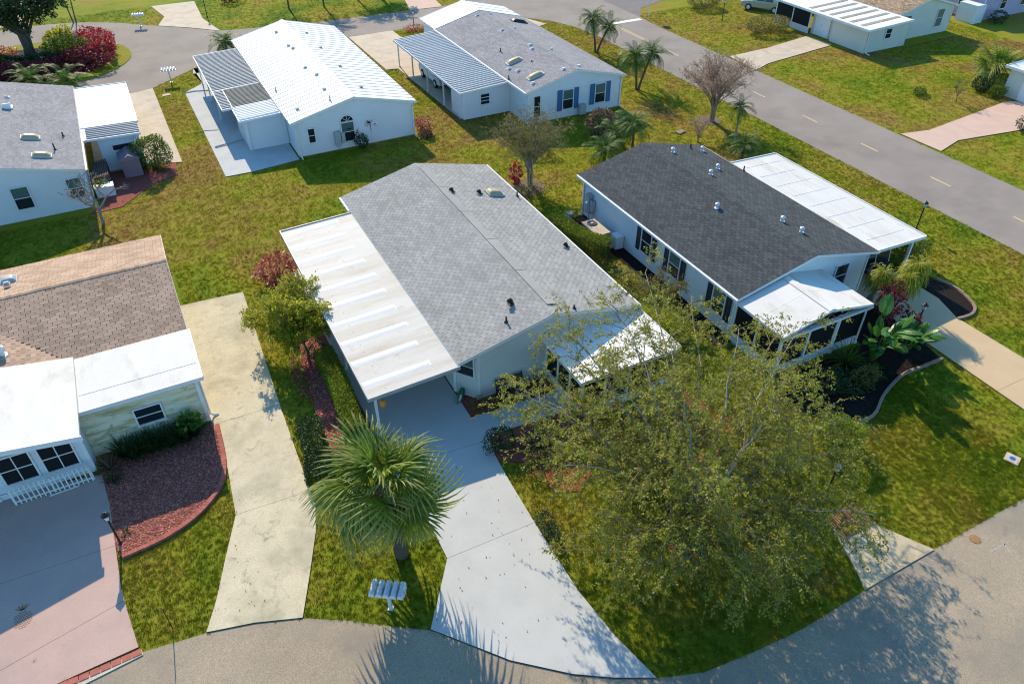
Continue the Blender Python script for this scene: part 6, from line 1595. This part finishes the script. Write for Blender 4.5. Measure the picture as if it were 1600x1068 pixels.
tree('oak_tree', 'large sparse oak with pale branches spreading over the front lawn', 'tree', (12.4, 11.0), 1.5, 0.13, 18, 6.1, 6.3, 15, 11, 19, 0.092, 'oak_leaf', 'bark_pale', 5, droop=0.75, spread=0.5, twig_len=0.8, center=OAK_C, shoots=240, aspect=0.5, zr=(0.36, 0.88), extra=((11.0, 9.2, 3.6), (9.6, 10.6, 3.2), (12.2, 8.2, 3.0), (14.4, 8.6, 2.8), (10.6, 12.2, 4.4), (16.6, 9.6, 2.6), (11.6, 10.6, 5.2), (19.3, 11.5, 3.4), (18.6, 14.5, 3.6), (9.3, 17.6, 4.0), (11.4, 18.8, 4.6), (14.2, 19.2, 5.4), (17.3, 18.2, 5.0), (8.8, 15.4, 3.8)), up=1.4)
tree('small_tree', 'small round yellow-green tree beside the ribbed carport', 'tree', (3.61, 27.33), 0.9, 0.06, 13, 1.75, 3.0, 9, 10, 20, 0.115, 'lime_leaf', 'bark', 8, droop=0.35, twig_len=0.5, center=(3.2, 28.7), zr=(0.45, 0.85), up=1.5, aspect=0.5)
tree('crape_myrtle', 'vase-shaped crape myrtle with dry brown seed heads by the road', 'tree', (37.46, 40.63), 1.1, 0.12, 24, 2.5, 4.5, 9, 9, 9, 0.08, 'dry_leaf', 'bark_red', 12, droop=0.05, spread=0.35, twig_len=0.6, multi=9, up=1.4)
tree('yard_tree', 'wispy multi-stemmed tree with thinning olive leaves behind the grey roof', 'tree', (20.66, 37.78), 1.2, 0.11, 22, 2.3, 4.3, 9, 8, 9, 0.08, 'olive_leaf', 'bark_pale', 13, droop=0.1, spread=0.4, twig_len=0.6, multi=8, up=1.4)
tree('island_tree', 'big broadleaf tree with spreading limbs on the round island at top left', 'tree', (-7.1, 78.6), 2.2, 0.42, 14, 5.0, 6.8, 9, 8, 16, 0.3, 'deep_leaf', 'bark', 15, droop=0.25, spread=0.45, twig_len=0.9, multi=5, center=(-8.6, 79.2))
tree('staked_tree', 'slender tree on crossed stakes beyond the island street', 'tree', (-3.28, 89.32), 2.2, 0.12, 6, 2.0, 4.8, 6, 6, 12, 0.22, 'deep_leaf', 'bark', 16, twig_len=0.6, multi=2)
tree('sapling', 'thin sparse sapling on the lawn by the pinkish driveway across the road', 'tree', (56.81, 34.93), 0.4, 0.03, 6, 0.7, 1.7, 5, 4, 4, 0.07, 'olive_leaf', 'bark', 17, droop=0.0, twig_len=0.3)
tree('bare_shrub', 'bare brown shrub at the foot of the crape myrtle', 'shrub', (34.26, 38.20), 0.3, 0.05, 10, 0.75, 1.7, 6, 5, 2, 0.06, 'dry_leaf', 'bark_red', 18, droop=0.0, twig_len=0.35, multi=4)
tree('side_tree', 'scrubby open shrub between the grey roof and the black-shuttered wall', 'shrub', (19.6, 22.6), 0.5, 0.05, 10, 1.2, 2.3, 8, 7, 9, 0.08, 'olive_leaf', 'bark', 19, droop=0.1, twig_len=0.45, multi=3)

def bare_tree(name, label, base, seed):
    t = thing(name, label, 'tree', base); g = random.Random(seed); x, y = base; mb = MB()
    def grow(p, d, L_, r, k):
        e = p+d*L_; m = p.lerp(e, 0.5)+Vector((g.uniform(-.05, .05), g.uniform(-.05, .05), 0.03)); mb.tube([p, m, e], [r, r*0.9, r*0.8], 6)
        if k == 0: return
        for s in range(2 if g.random() < 0.75 else 3):
            nd = (d*0.75+Vector((g.gauss(0, .62), g.gauss(0, .62), g.uniform(0.0, 0.45)))).normalized(); grow(e, nd, L_*g.uniform(0.62, 0.85), r*0.68, k-1)
    grow(Vector((x, y, -0.03)), Vector((0.05, 0.05, 1)).normalized(), 0.85, 0.1, 0)
    top = Vector((x+0.04, y+0.04, 0.8))
    for a in (0.3, 1.7, 3.0, 4.4): grow(top, Vector((math.cos(a)*0.75, math.sin(a)*0.75, 0.85)).normalized(), 0.85, 0.065, 4)
    mb.build('trunk', 'bark_pale', t)
    P = nr.normal(size=(24, 3))*np.array([0.9, 0.9, 0.5])+np.array([x, y, 2.3]); leaves('last_leaves', P, 0.16, 'coral_leaf', t, 0.4)
    return t
bare_tree('frangipani', 'bare forked frangipani with thick grey limbs by the white wall', (-3.78, 44.98), 4)

# --- shrubs
bush('round_shrub', 'dense dark green round shrub with white flowers at the end of the cream drive', 'shrub', (*(-0.17, 51.33), 1.05), (1.15, 1.15, 1.05), 5200, 0.12, 'green_leaf', 21, flowers=('lamp_glass', 26))
bush('red_shrub', 'coral and red leaved shrub behind the ribbed carport corner', 'shrub', (3.85, 34.2, 0.85), (1.05, 0.9, 0.85), 1100, 0.2, 'coral_leaf', 22, 0.45)
bush('red_shrub', 'crimson plant at the foot of the wispy olive tree', 'shrub', (*(19.94, 38.44), 0.8), (0.42, 0.42, 0.75), 300, 0.24, 'red_leaf', 23, 0.4)
bush('low_scrub', 'low dry scrub round the base of the wispy olive tree', 'shrub', (19.9, 36.6, 0.3), (1.3, 0.9, 0.35), 900, 0.09, 'olive_leaf', 24)
bush('variegated_shrub', 'bronze and green mottled shrub below the second blue-shuttered window', 'shrub', (*(28.82, 42.34), 0.95), (1.25, 0.9, 0.95), 2400, 0.13, 'bronze_leaf', 25)
bush('green_shrub', 'loose olive shrub behind the wispy tree below the blue shutters', 'shrub', (23.4, 42.2, 0.7), (1.2, 0.9, 0.75), 1500, 0.11, 'green_leaf', 26)
bush('wall_shrub', 'small clipped shrub against the arched-window wall', 'shrub', (*(12.95, 47.83), 0.55), (0.5, 0.42, 0.55), 1000, 0.1, 'deep_leaf', 27)
for i, (px, lab) in enumerate((((12.56, 48.62), 'spindly red cordyline below the arched window'), ((13.91, 48.64), 'tall red cordyline right of the clipped wall shrub'), ((16.06, 49.27), 'dark cordyline near the right corner of the arched-window wall'))):
    t = thing('cordyline', lab, 'plant', px, 'cordylines along the arched-window wall'); g = random.Random(60+i); mb = MB(); P = []; D = []
    for k in range(4):
        a = g.uniform(0, 6.28); hh = g.uniform(0.8, 1.7); tx, ty = px[0]+0.22*math.cos(a), px[1]+0.22*math.sin(a); mb.tube([(px[0], px[1], 0), (tx, ty, hh)], 0.018, 5)
        for l_ in range(16): b_ = g.uniform(0, 6.28); d = (math.cos(b_), math.sin(b_), g.uniform(-0.1, 0.9)); P.append((tx+d[0]*0.15, ty+d[1]*0.15, hh+d[2]*0.14)); D.append(d)
    mb.build('stems', 'bark', t); leaves('leaves', np.array(P), 0.36, 'crimson_leaf', t, 0.2, dirs=np.array(D)*3)
bush('croton', 'red and green shrub at the right corner of the white metal-roofed house', 'shrub', (17.75, 48.6, 0.5), (0.5, 0.75, 0.5), 700, 0.14, 'coral_leaf', 29)
bush('croton', 'dark low shrub at the right front corner of the arched-window wall', 'shrub', (17.5, 47.5, 0.25), (0.6, 0.4, 0.3), 500, 0.12, 'bronze_leaf', 30)
for i in range(5): bush('croton', 'patchy orange and brown shrub on the strip by the white metal-roofed house', 'shrub', (17.9+0.2*(i % 2), 50.5+i*1.1, 0.12), (0.3, 0.4, 0.16), 160, 0.1, 'coral_leaf', 31+i, group='shrubs on the strip by the white metal-roofed house') if i < 1 else None

# island planting
for i, (cx_, cy_, rx, ry, rz_, mt, lab) in enumerate((
    (-1.9, 79.6, 1.5, 2.3, 0.85, 'red_leaf', 'broad mound of red leaves on the far right of the island'), (-1.6, 76.6, 1.3, 2.2, 0.9, 'red_leaf', 'mound of red leaves at the right end of the island bed'),
    (-3.6, 73.8, 2.2, 1.2, 0.8, 'crimson_leaf', 'deep crimson mound on the near side of the island'), (-7.6, 72.9, 2.5, 1.2, 0.8, 'crimson_leaf', 'dark crimson mound in the middle of the island front'),
    (-11.4, 75.6, 1.8, 2.0, 0.9, 'red_leaf', 'red leaved mound at the left edge of the island'), (-10.4, 78.6, 1.6, 1.4, 0.8, 'coral_leaf', 'coral mound left of the island tree'),
    (-4.6, 80.4, 0.9, 0.9, 1.0, 'lime_leaf', 'round golden green shrub behind the island tree'), (-4.2, 77.4, 1.9, 1.4, 0.95, 'green_leaf', 'wide golden green shrub right of the island tree'),
    (-8.9, 76.0, 1.3, 1.1, 0.75, 'deep_leaf', 'dark green shrub at the left foot of the island tree'), (-6.2, 75.3, 1.7, 1.1, 0.75, 'deep_leaf', 'low dark green shrub in front of the island tree'))):
    bush('island_shrub', lab, 'shrub', (cx_, cy_, rz_), (rx*1.2, ry*1.2, rz_*1.05), 1900, 0.24, mt, 70+i, 0.5, group='island planting')

# hedges
hedge('clipped_hedge', 'clipped green hedge between the ribbed carport and the mulch strip', [(3.95, 21.2), (4.2, 24.2), (4.2, 26.6)], 0.8, 1.05, 12000, 0.08, 'hedge_leaf', 41)
hedge('dark_hedge', 'dark loose hedge on the lawn edge beside the beige driveway', [(2.0, 19.9), (2.35, 21.3), (2.45, 23.0)], 0.9, 0.7, 5000, 0.085, 'deep_leaf', 42)
hedge('clipped_hedge', 'curved clipped hedge in front of the flat air conditioner', smooth_path([(19.3, 32.3), (19.35, 30.6), (19.75, 29.2), (20.4, 28.3)]), 0.95, 1.1, 12000, 0.08, 'hedge_leaf', 43)
hedge('clipped_hedge', 'tall dark hedge at the front post of the stained carport', [(34.5, 20.0), (34.6, 23.6)], 1.5, 1.35, 9000, 0.1, 'green_leaf', 44)
bush('round_hedge', 'wide flat-topped dark hedge in front of the screened room across the road', 'hedge', (*(56.20, 55.52), 0.75), (2.6, 1.6, 0.75), 4200, 0.13, 'olive_leaf', 45, bump=0.06)
bush('round_hedge', 'round flat-topped dark hedge at the top right of the road', 'hedge', (*(56.02, 65.08), 0.75), (1.9, 1.6, 0.75), 3200, 0.13, 'olive_leaf', 46, bump=0.06)
bush('dark_shrub', 'dark open shrub against the ivory wall across the road', 'shrub', (*(60.71, 48.40), 0.7), (0.7, 1.0, 0.7), 700, 0.14, 'deep_leaf', 47)
bush('dark_shrub', 'dark green shrub at the foot of the fan palm across the road', 'shrub', (*(60.64, 35.73), 0.55), (0.8, 0.8, 0.55), 1200, 0.13, 'deep_leaf', 48)
bush('dark_shrub', 'variegated shrub in front of the fan palm across the road', 'shrub', (*(60.58, 34.20), 0.45), (0.7, 0.6, 0.5), 1000, 0.12, 'green_leaf', 49)
bush('dark_shrub', 'green shrub cut by the right edge across the road', 'shrub', (*(56.33, 28.87), 0.5), (0.7, 0.7, 0.55), 800, 0.12, 'deep_leaf', 50)
bush('small_shrub', 'small dark tuft alone on the lawn across the road', 'shrub', (*(55.63, 37.36), 0.3), (0.6, 0.5, 0.35), 400, 0.14, 'green_leaf', 51)
bush('dark_shrub', 'dark shrub on the grass beside the lilac wall', 'shrub', (78.6, 47.3, 0.6), (1.1, 0.8, 0.6), 900, 0.14, 'deep_leaf', 52)
bush('yellow_shrub', 'low golden shrub at the lamp behind the corrugated carport', 'shrub', (*(25.93, 71.26), 0.3), (1.2, 0.7, 0.32), 700, 0.12, 'coral_leaf', 53)
bush('purple_shrub', 'purple shrub at the top edge beside the far lamp', 'shrub', (*(12.10, 90.40), 0.8), (1.3, 1.0, 0.8), 900, 0.16, 'crimson_leaf', 54)

# plants by the cream wall: grassy clumps, a broad-leaved one and a striped dracaena
def clump(name, label, base, n, L_, mat, seed, spread=0.9, group=None, wid=0.02, cat='plant', up=0.9):
    t = thing(name, label, cat, base, group); g = random.Random(seed); mb = MB(); x, y = base
    for i in range(n):
        a = g.uniform(0, 6.28); s = g.random()**0.6*spread; l_ = L_*g.uniform(0.6, 1.15); r0 = g.uniform(0, 0.1)
        p = Vector((x+r0*math.cos(a), y+r0*math.sin(a), 0.02)); d = Vector((math.cos(a)*s, math.sin(a)*s, up)).normalized(); w_ = Vector((-math.sin(a), math.cos(a), 0))*wid; prev = None
        for k in range(5):
            q = k/4; ww = w_*(1-0.9*q**2); cur = (mb.add([p-ww, p+ww])); 
            if prev is not None: mb.f.append((prev, prev+1, cur+1, cur))
            prev = cur; p = p+d*l_/4; d = (d+Vector((0, 0, -0.22*s*1.4))).normalized()
    mb.build('blades', mat, t); return t
for i in range(9):
    clump('grass_clump', 'dark strap-leaved clump in the row under the cream wall', (-4.35+i*0.32, 24.75-0.18*(i % 2)), 150, 1.0, 'deep_leaf', 80+i, group='strap-leaved clumps under the cream wall')
bush('broad_leaf_plant', 'broad dark-leaved plant at the right end of the cream wall', 'plant', (-1.85, 24.75, 0.75), (0.45, 0.4, 0.4), 130, 0.3, 'paddle_leaf', 90, 0.6)
clump('dracaena', 'dark striped dracaena at the inner corner of the cream wall', (-5.0, 24.35), 40, 0.75, 'bronze_leaf', 91, 1.1, wid=0.035)
clump('dracaena', 'small dark rosette beside the painted driveway edge in the mulch bed', (-4.95, 23.7), 30, 0.5, 'deep_leaf', 92, 1.1, wid=0.03)
clump('bed_sprig', 'tiny dark rosette in the mulch bed near the lamp', (-4.73, 20.89), 26, 0.28, 'deep_leaf', 93, 1.2, wid=0.018)

# tropical bed in front of the dark-roofed house
def paddle_plant(label, base, n, hgt, seed):
    t = thing('paddle_plant', label, 'plant', base); g = random.Random(seed); x, y = base
    for i in range(n):
        a = i*2.4+g.uniform(-.3, .3); el = rad(g.uniform(25, 78))
        if math.sin(a) > 0.2 and math.cos(a) < 0.5: a = -a
        st = hgt*g.uniform(0.5, 1.0); L_ = g.uniform(0.7, 1.05); W_ = L_*0.24; mb = MB()
        p0 = Vector((x+0.1*math.cos(a), y+0.1*math.sin(a), 0.02)); d = Vector((math.cos(a)*math.cos(el), math.sin(a)*math.cos(el), math.sin(el))); p1 = p0+Vector((math.cos(a)*0.3, math.sin(a)*0.3, 1.0)).normalized()*st
        mb.tube([p0, p0.lerp(p1, .5), p1], [0.025, 0.02, 0.014], 5)
        side = Vector((-math.sin(a), math.cos(a), 0)); K = 8; prev = None; p = p1.copy()
        for k in range(K+1):
            q = k/K; ww = W_*math.sin(math.pi*(0.08+0.9*q))**0.7; nn = side.cross(d).normalized()
            cur = mb.add([p-side*ww-nn*ww*0.25*(-1), p, p+side*ww+nn*ww*0.25])
            if prev is not None: mb.f += [(prev, prev+1, cur+1, cur), (prev+1, prev+2, cur+2, cur+1)]
            prev = cur; p = p+d*L_/K; d = (d+Vector((0, 0, -0.13))).normalized()
        mb.build('leaf', 'paddle_leaf', t)
    return t
paddle_plant('clump of big glossy paddle leaves in front of the white porch', (26.4, 15.6), 40, 2.3, 7)
paddle_plant('second clump of paddle leaves nearer the tan driveway', (28.1, 15.3), 22, 1.4, 8)
bush('red_shrub', 'tall dark red leaved plant between the paddle leaves and the carport', 'shrub', (28.7, 17.1, 1.5), (0.65, 0.75, 1.0), 620, 0.22, 'crimson_leaf', 95, 0.35)
bush('red_shrub', 'lower dark red plant beside the yard lamp', 'shrub', (28.9, 16.0, 0.85), (0.6, 0.55, 0.7), 380, 0.2, 'crimson_leaf', 96, 0.35)
clump('yucca', 'spiky bright green yucca beside the white porch post', (25.2, 16.0), 110, 1.3, 'green_leaf', 97, 1.2, wid=0.02, up=0.7)
clump('yucca', 'low spiky green clump in the dark bed under the paddle leaves', (25.7, 15.0), 70, 0.8, 'green_leaf', 98, 1.2, wid=0.018, up=0.6)
bush('bed_shrub', 'dark leafy shrub filling the bed behind the stone edging', 'shrub', (23.2, 15.2, 0.45), (1.1, 0.7, 0.45), 1800, 0.09, 'deep_leaf', 150)
bush('bed_shrub', 'olive shrub in the bed at the foot of the paddle leaves', 'shrub', (25.0, 14.7, 0.4), (0.8, 0.5, 0.4), 1100, 0.09, 'olive_leaf', 151)
bush('ground_fern', 'low dark fern patch in the dark bed behind the stone edging', 'plant', (24.3, 14.6, 0.2), (1.3, 0.6, 0.25), 900, 0.1, 'deep_leaf', 99)
for i, (b, lab) in enumerate((((30.39, 18.26), 'shaggy yellow-green ponytail palm nearest the golf cart'), ((30.30, 17.29), 'shaggy yellow-green ponytail palm in front of the carport shade'), ((32.03, 17.91), 'shaggy yellow-green ponytail palm nearest the tall hedge'))):
    b = ((29.3, 18.5), (29.6, 17.6), (29.75, 18.9))[i]; hd = ((29.2, 18.3, 2.05), (30.2, 17.6, 1.95), (31.0, 17.9, 2.2))[i]
    t = thing('ponytail_palm', lab, 'palm', b, 'ponytail palms by the carport'); g = random.Random(110+i)
    MB().tube([(b[0], b[1], 0), (b[0], b[1], 0.3), ((b[0]*2+hd[0])/3, (b[1]*2+hd[1])/3, hd[2]*0.6), hd], [0.17, 0.13, 0.06, 0.05], 8).build('trunk', 'bark_pale', t); mb = MB()
    for k in range(420):
        a = g.uniform(0, 6.28); el = g.uniform(0.15, 1.5); p = Vector(hd); d = Vector((math.cos(a)*math.cos(el), math.sin(a)*math.cos(el), math.sin(el))); w_ = Vector((-math.sin(a), math.cos(a), 0))*0.014; prev = None; l_ = g.uniform(0.75, 1.25)
        for m in range(8):
            cur = mb.add([p-w_, p+w_])
            if prev is not None: mb.f.append((prev, prev+1, cur+1, cur))
            prev = cur; p = p+d*l_/7; d = (d+Vector((0, 0, -0.55))).normalized()
    mb.build('leaves', 'wisp_leaf', t)

# under the oak and beside the walk
bush('box_shrub', 'wide low dark shrub between the walk and the rust bed', 'shrub', (10.6, 17.9, 0.4), (1.0, 0.5, 0.4), 1500, 0.08, 'deep_leaf', 126)
bush('tan_shrub', 'sprawling tan and olive shrub in the rust bed by the grey drive', 'shrub', (10.0, 16.8, 0.35), (0.9, 0.6, 0.35), 700, 0.09, 'olive_leaf', 127)
bush('box_shrub', 'round dark green shrub at the corner of the walk and the grey drive', 'shrub', (9.0, 18.5, 0.5), (0.75, 0.6, 0.5), 1500, 0.08, 'deep_leaf', 121)
bush('box_shrub', 'dark green shrub beside the walk under the oak', 'shrub', (12.6, 18.0, 0.5), (0.6, 0.55, 0.5), 1200, 0.08, 'deep_leaf', 122)
bush('box_shrub', 'low dark shrub at the edge of the grey drive under the oak', 'shrub', (8.7, 14.1, 0.3), (0.35, 0.8, 0.3), 700, 0.08, 'deep_leaf', 123)
bush('clipped_ball', 'rounded green shrub under the right side of the oak', 'shrub', (20.9, 12.4, 0.75), (1.05, 0.95, 0.75), 5000, 0.08, 'hedge_leaf', 124, bump=0.08)
for i, (x, y, r) in enumerate(((9.15, 20.95, 0.4), (9.7, 20.75, 0.35), (12.0, 20.95, 0.45), (11.7, 20.55, 0.25))):
    bush('tan_shrub', ('sparse tan-leaved shrub at the left end of the entry bed', 'sparse tan-leaved shrub between the bench and the drive', 'yellowish shrub right of the bench', 'low yellowish plant at the walk edge')[i], 'shrub', (x, y, r*0.8), (r, r*0.8, r*0.75), 220, 0.09, 'olive_leaf', 130+i, 0.6)
bush('strip_shrub', 'low green shrub between the grey roof and the black-shuttered wall', 'shrub', (20.0, 25.6, 0.35), (0.6, 1.0, 0.4), 1100, 0.09, 'olive_leaf', 160)
bush('creeper', 'yellow and brown leaf litter mound beside the mulch strip', 'plant', (3.0, 26.2, 0.1), (0.45, 1.9, 0.14), 700, 0.09, 'coral_leaf', 140)
bush('under_shrub', 'dark shrub at the foot of the small yellow-green tree', 'shrub', (4.0, 27.4, 0.35), (0.45, 0.6, 0.4), 700, 0.08, 'deep_leaf', 141)

# palms and a big tree just beyond the far street; their shadows reach into view
for i, (x, y) in enumerate(((17.0, 84.5), (20.5, 83.6), (24.5, 84.3))):
    feather_palm(('leftmost', 'middle', 'rightmost')[i]+' of the three palms beyond the far street above the white metal roof', (x, y), 4.2, (0.1, 0.2), 26, 1.5, 30+i)
tree('street_tree', 'round tree beyond the far street left of the rose driveway', 'tree', (27.0, 84.6), 2.0, 0.2, 10, 2.4, 5.2, 7, 6, 14, 0.22, 'deep_leaf', 'bark', 33, twig_len=0.6)

# ------------------------------------------------------------------ grass blades, wood chips
def inside(poly, P):
    x, y = P[:, 0], P[:, 1]; r = np.zeros(len(P), bool); n = len(poly); j = n-1
    for i in range(n):
        xi, yi = poly[i]; xj, yj = poly[j]
        c = ((yi > y) != (yj > y)) & (x < (xj-xi)*(y-yi)/((yj-yi) if abs(yj-yi) > 1e-12 else 1e-12)+xi); r ^= c; j = i
    return r

def tuft_mesh(name, blades, h, spread, wid, seed):
    g = random.Random(seed); mb = MB()
    for i in range(blades):
        a = g.uniform(0, 6.28); r = g.random()*spread; x, y = r*math.cos(a), r*math.sin(a); b = g.uniform(0, 6.28); ln = g.uniform(0.25, 0.9)*h; hh = h*g.uniform(0.55, 1.1); c = g.uniform(0, 6.28); wx, wy = wid*math.cos(c), wid*math.sin(c)
        mx, my = x+math.cos(b)*ln*0.35, y+math.sin(b)*ln*0.35
        k = mb.add([(x-wx, y-wy, -0.01), (x+wx, y+wy, -0.01), (mx+wx*.8, my+wy*.8, hh*0.62), (mx-wx*.8, my-wy*.8, hh*0.62), (x+math.cos(b)*ln, y+math.sin(b)*ln, hh)]); mb.f += [(k, k+1, k+2, k+3), (k+3, k+2, k+4)]
    me = bpy.data.meshes.new(name); me.from_pydata(mb.v, [], mb.f); me.materials.append(M['lawn_blades']); return me

def scatter(name, label, boxes, tuft, seed, smin, smax, cat='grass'):
    """Points on the lawn outside everything paved; one tuft instanced on each by geometry nodes."""
    g = np.random.default_rng(seed); pts = []
    for x0, x1, y0, y1, dens in boxes:
        n = int((x1-x0)*(y1-y0)*dens); P = np.stack([g.uniform(x0, x1, n), g.uniform(y0, y1, n)], 1)
        bad = np.zeros(n, bool); J = P + g.normal(size=P.shape)*0.035
        for poly in PAVED:
            lo, hi = poly.min(0), poly.max(0); q = (P[:, 0] >= lo[0]) & (P[:, 0] <= hi[0]) & (P[:, 1] >= lo[1]) & (P[:, 1] <= hi[1]) & ~bad
            if q.any(): ii = np.where(q)[0]; bad[ii[inside(poly, J[ii])]] = True
        # keep only what the camera can see, with a margin
        cyaw, syaw = math.cos(rad(27.15)), math.sin(rad(27.15)); Q = P[~bad]; fx = Q[:, 0]*cyaw-Q[:, 1]*syaw; fy = Q[:, 0]*syaw+Q[:, 1]*cyaw
        dep = fy*math.cos(rad(38.9))+22*math.sin(rad(38.9)); ok = (np.abs(fx)/dep < 0.74) & (fy > 9.5)
        pts.append(Q[ok])
    P = np.concatenate(pts); me = bpy.data.meshes.new(name); me.vertices.add(len(P)); me.vertices.foreach_set('co', np.column_stack([P, np.full(len(P), 0.012)]).ravel()); me.update()
    o = bpy.data.objects.new(name, me); col.objects.link(o); tag(o, label, cat, kind='stuff')
    src = bpy.data.objects.new('tuft_source', tuft)
    ng = bpy.data.node_groups.new(name, 'GeometryNodeTree'); ng.interface.new_socket('Geometry', in_out='INPUT', socket_type='NodeSocketGeometry'); ng.interface.new_socket('Geometry', in_out='OUTPUT', socket_type='NodeSocketGeometry')
    n, l = ng.nodes, ng.links; gi = n.new('NodeGroupInput'); go = n.new('NodeGroupOutput'); ip = n.new('GeometryNodeInstanceOnPoints'); oi = n.new('GeometryNodeObjectInfo'); oi.inputs['Object'].default_value = src; m2p = n.new('GeometryNodeMeshToPoints')
    rv = n.new('FunctionNodeRandomValue'); rv.data_type = 'FLOAT_VECTOR'; rv.inputs[0].default_value = (-0.15, -0.15, 0.0); rv.inputs[1].default_value = (0.15, 0.15, 6.283)
    rs = n.new('FunctionNodeRandomValue'); rs.data_type = 'FLOAT'; rs.inputs[2].default_value = smin; rs.inputs[3].default_value = smax
    l.new(gi.outputs[0], m2p.inputs['Mesh']); l.new(m2p.outputs[0], ip.inputs['Points']); l.new(oi.outputs['Geometry'], ip.inputs['Instance']); l.new(rv.outputs[0], ip.inputs['Rotation']); l.new(rs.outputs[1], ip.inputs['Scale']); l.new(ip.outputs[0], go.inputs[0])
    md = o.modifiers.new('scatter', 'NODES'); md.node_group = ng
    return len(P)
n1 = scatter('lawn_grass', 'short green and yellow lawn grass round the houses', [(-10, 27, 6.5, 22.0, 150.0), (-10, 42, 22.0, 38.0, 80.0), (22, 42, 6.5, 22.0, 80.0)], tuft_mesh('tuft', 12, 0.045, 0.085, 0.0055, 1), 5, 0.7, 1.35)
n2 = scatter('far_grass', 'dry yellowish grass of the far lawns', [(-12, 42, 38.0, 72.0, 45.0), (47, 75, 14.0, 66.0, 28.0), (-14, 40, 78.0, 92.0, 20.0)], tuft_mesh('wide_tuft', 12, 0.035, 0.15, 0.008, 2), 6, 0.8, 1.4)
print('tufts', n1, n2)

def chips(name, poly, n, mat, seed, z, size=0.06):
    """Wood chips lying on a bed."""
    g = np.random.default_rng(seed); poly = np.array(poly); lo, hi = poly.min(0), poly.max(0); P = g.uniform(lo, hi, (n*3, 2)); P = P[inside(poly, P)][:n]
    m = len(P); a = g.uniform(0, 6.28, m); L_ = size*g.uniform(0.5, 1.4, m); W_ = L_*g.uniform(0.25, 0.5, m); c, s = np.cos(a), np.sin(a); zz = z+g.uniform(0.0, 0.02, m)
    t1, t2 = g.uniform(-0.012, 0.02, m), g.uniform(-0.012, 0.02, m)
    V = np.stack([np.stack([P[:, 0]+c*L_*u-s*W_*v, P[:, 1]+s*L_*u+c*W_*v, zz+0.006+t1*(u+v)/2+t2*(u-v)/2], 1) for u, v in ((-.5, -.5), (.5, -.5), (.5, .5), (-.5, .5))], 1).reshape(-1, 3)
    i = np.arange(m)[:, None]*4; o = np_mesh(name, V, np.concatenate([i, i+1, i+2, i+3], 1), mat, None, (P[:, 0].mean(), P[:, 1].mean(), 0)); return o
tag(chips('wood_chips', lb_bed, 9000, 'chip_red', 3, 0.047), 'red wood chips covering the bed under the cream wall', 'mulch', kind='stuff')
tag(chips('wood_chips', [(2.75, 22.0), (3.45, 28.9), (4.72, 28.9), (4.72, 20.8), (3.0, 20.6)], 5000, 'chip_red', 4, 0.047), 'red wood chips along the ribbed carport hedge', 'mulch', kind='stuff')
tag(chips('wood_chips', dark_bed, 7000, 'chip_dark', 5, 0.042, 0.07), 'dark wood chips in the tropical bed', 'mulch', kind='stuff')
def litter(name, label, x0, x1, y0, y1, n, mat, seed, z=0.06):
    g = np.random.default_rng(seed); P = np.column_stack([g.uniform(x0, x1, n), g.uniform(y0, y1, n), np.full(n, z)+g.uniform(0, 0.02, n)])
    o = leaves(name, P, 0.06, mat, None, 0.6, up=2.5); return tag(o, label, 'leaves', kind='stuff')
litter('fallen_leaves', 'scattered fallen leaves on the grey driveway and lawn by the palm', 1.8, 9.0, 10.5, 21, 160, 'palm_dry', 8, 0.065)
litter('fallen_leaves', 'scattered fallen leaves on the lawn under the oak', 8.8, 19, 7.6, 17, 900, 'dry_leaf', 9, 0.05)
litter('fallen_leaves', 'scattered fallen leaves on the lawn beside the mulch bed', -4.5, -0.8, 15.8, 21, 90, 'palm_dry', 10, 0.06)
litter('fallen_leaves', 'scattered fallen leaves on the near street', -4, 22, 4.5, 12, 130, 'palm_dry', 12, 0.02)
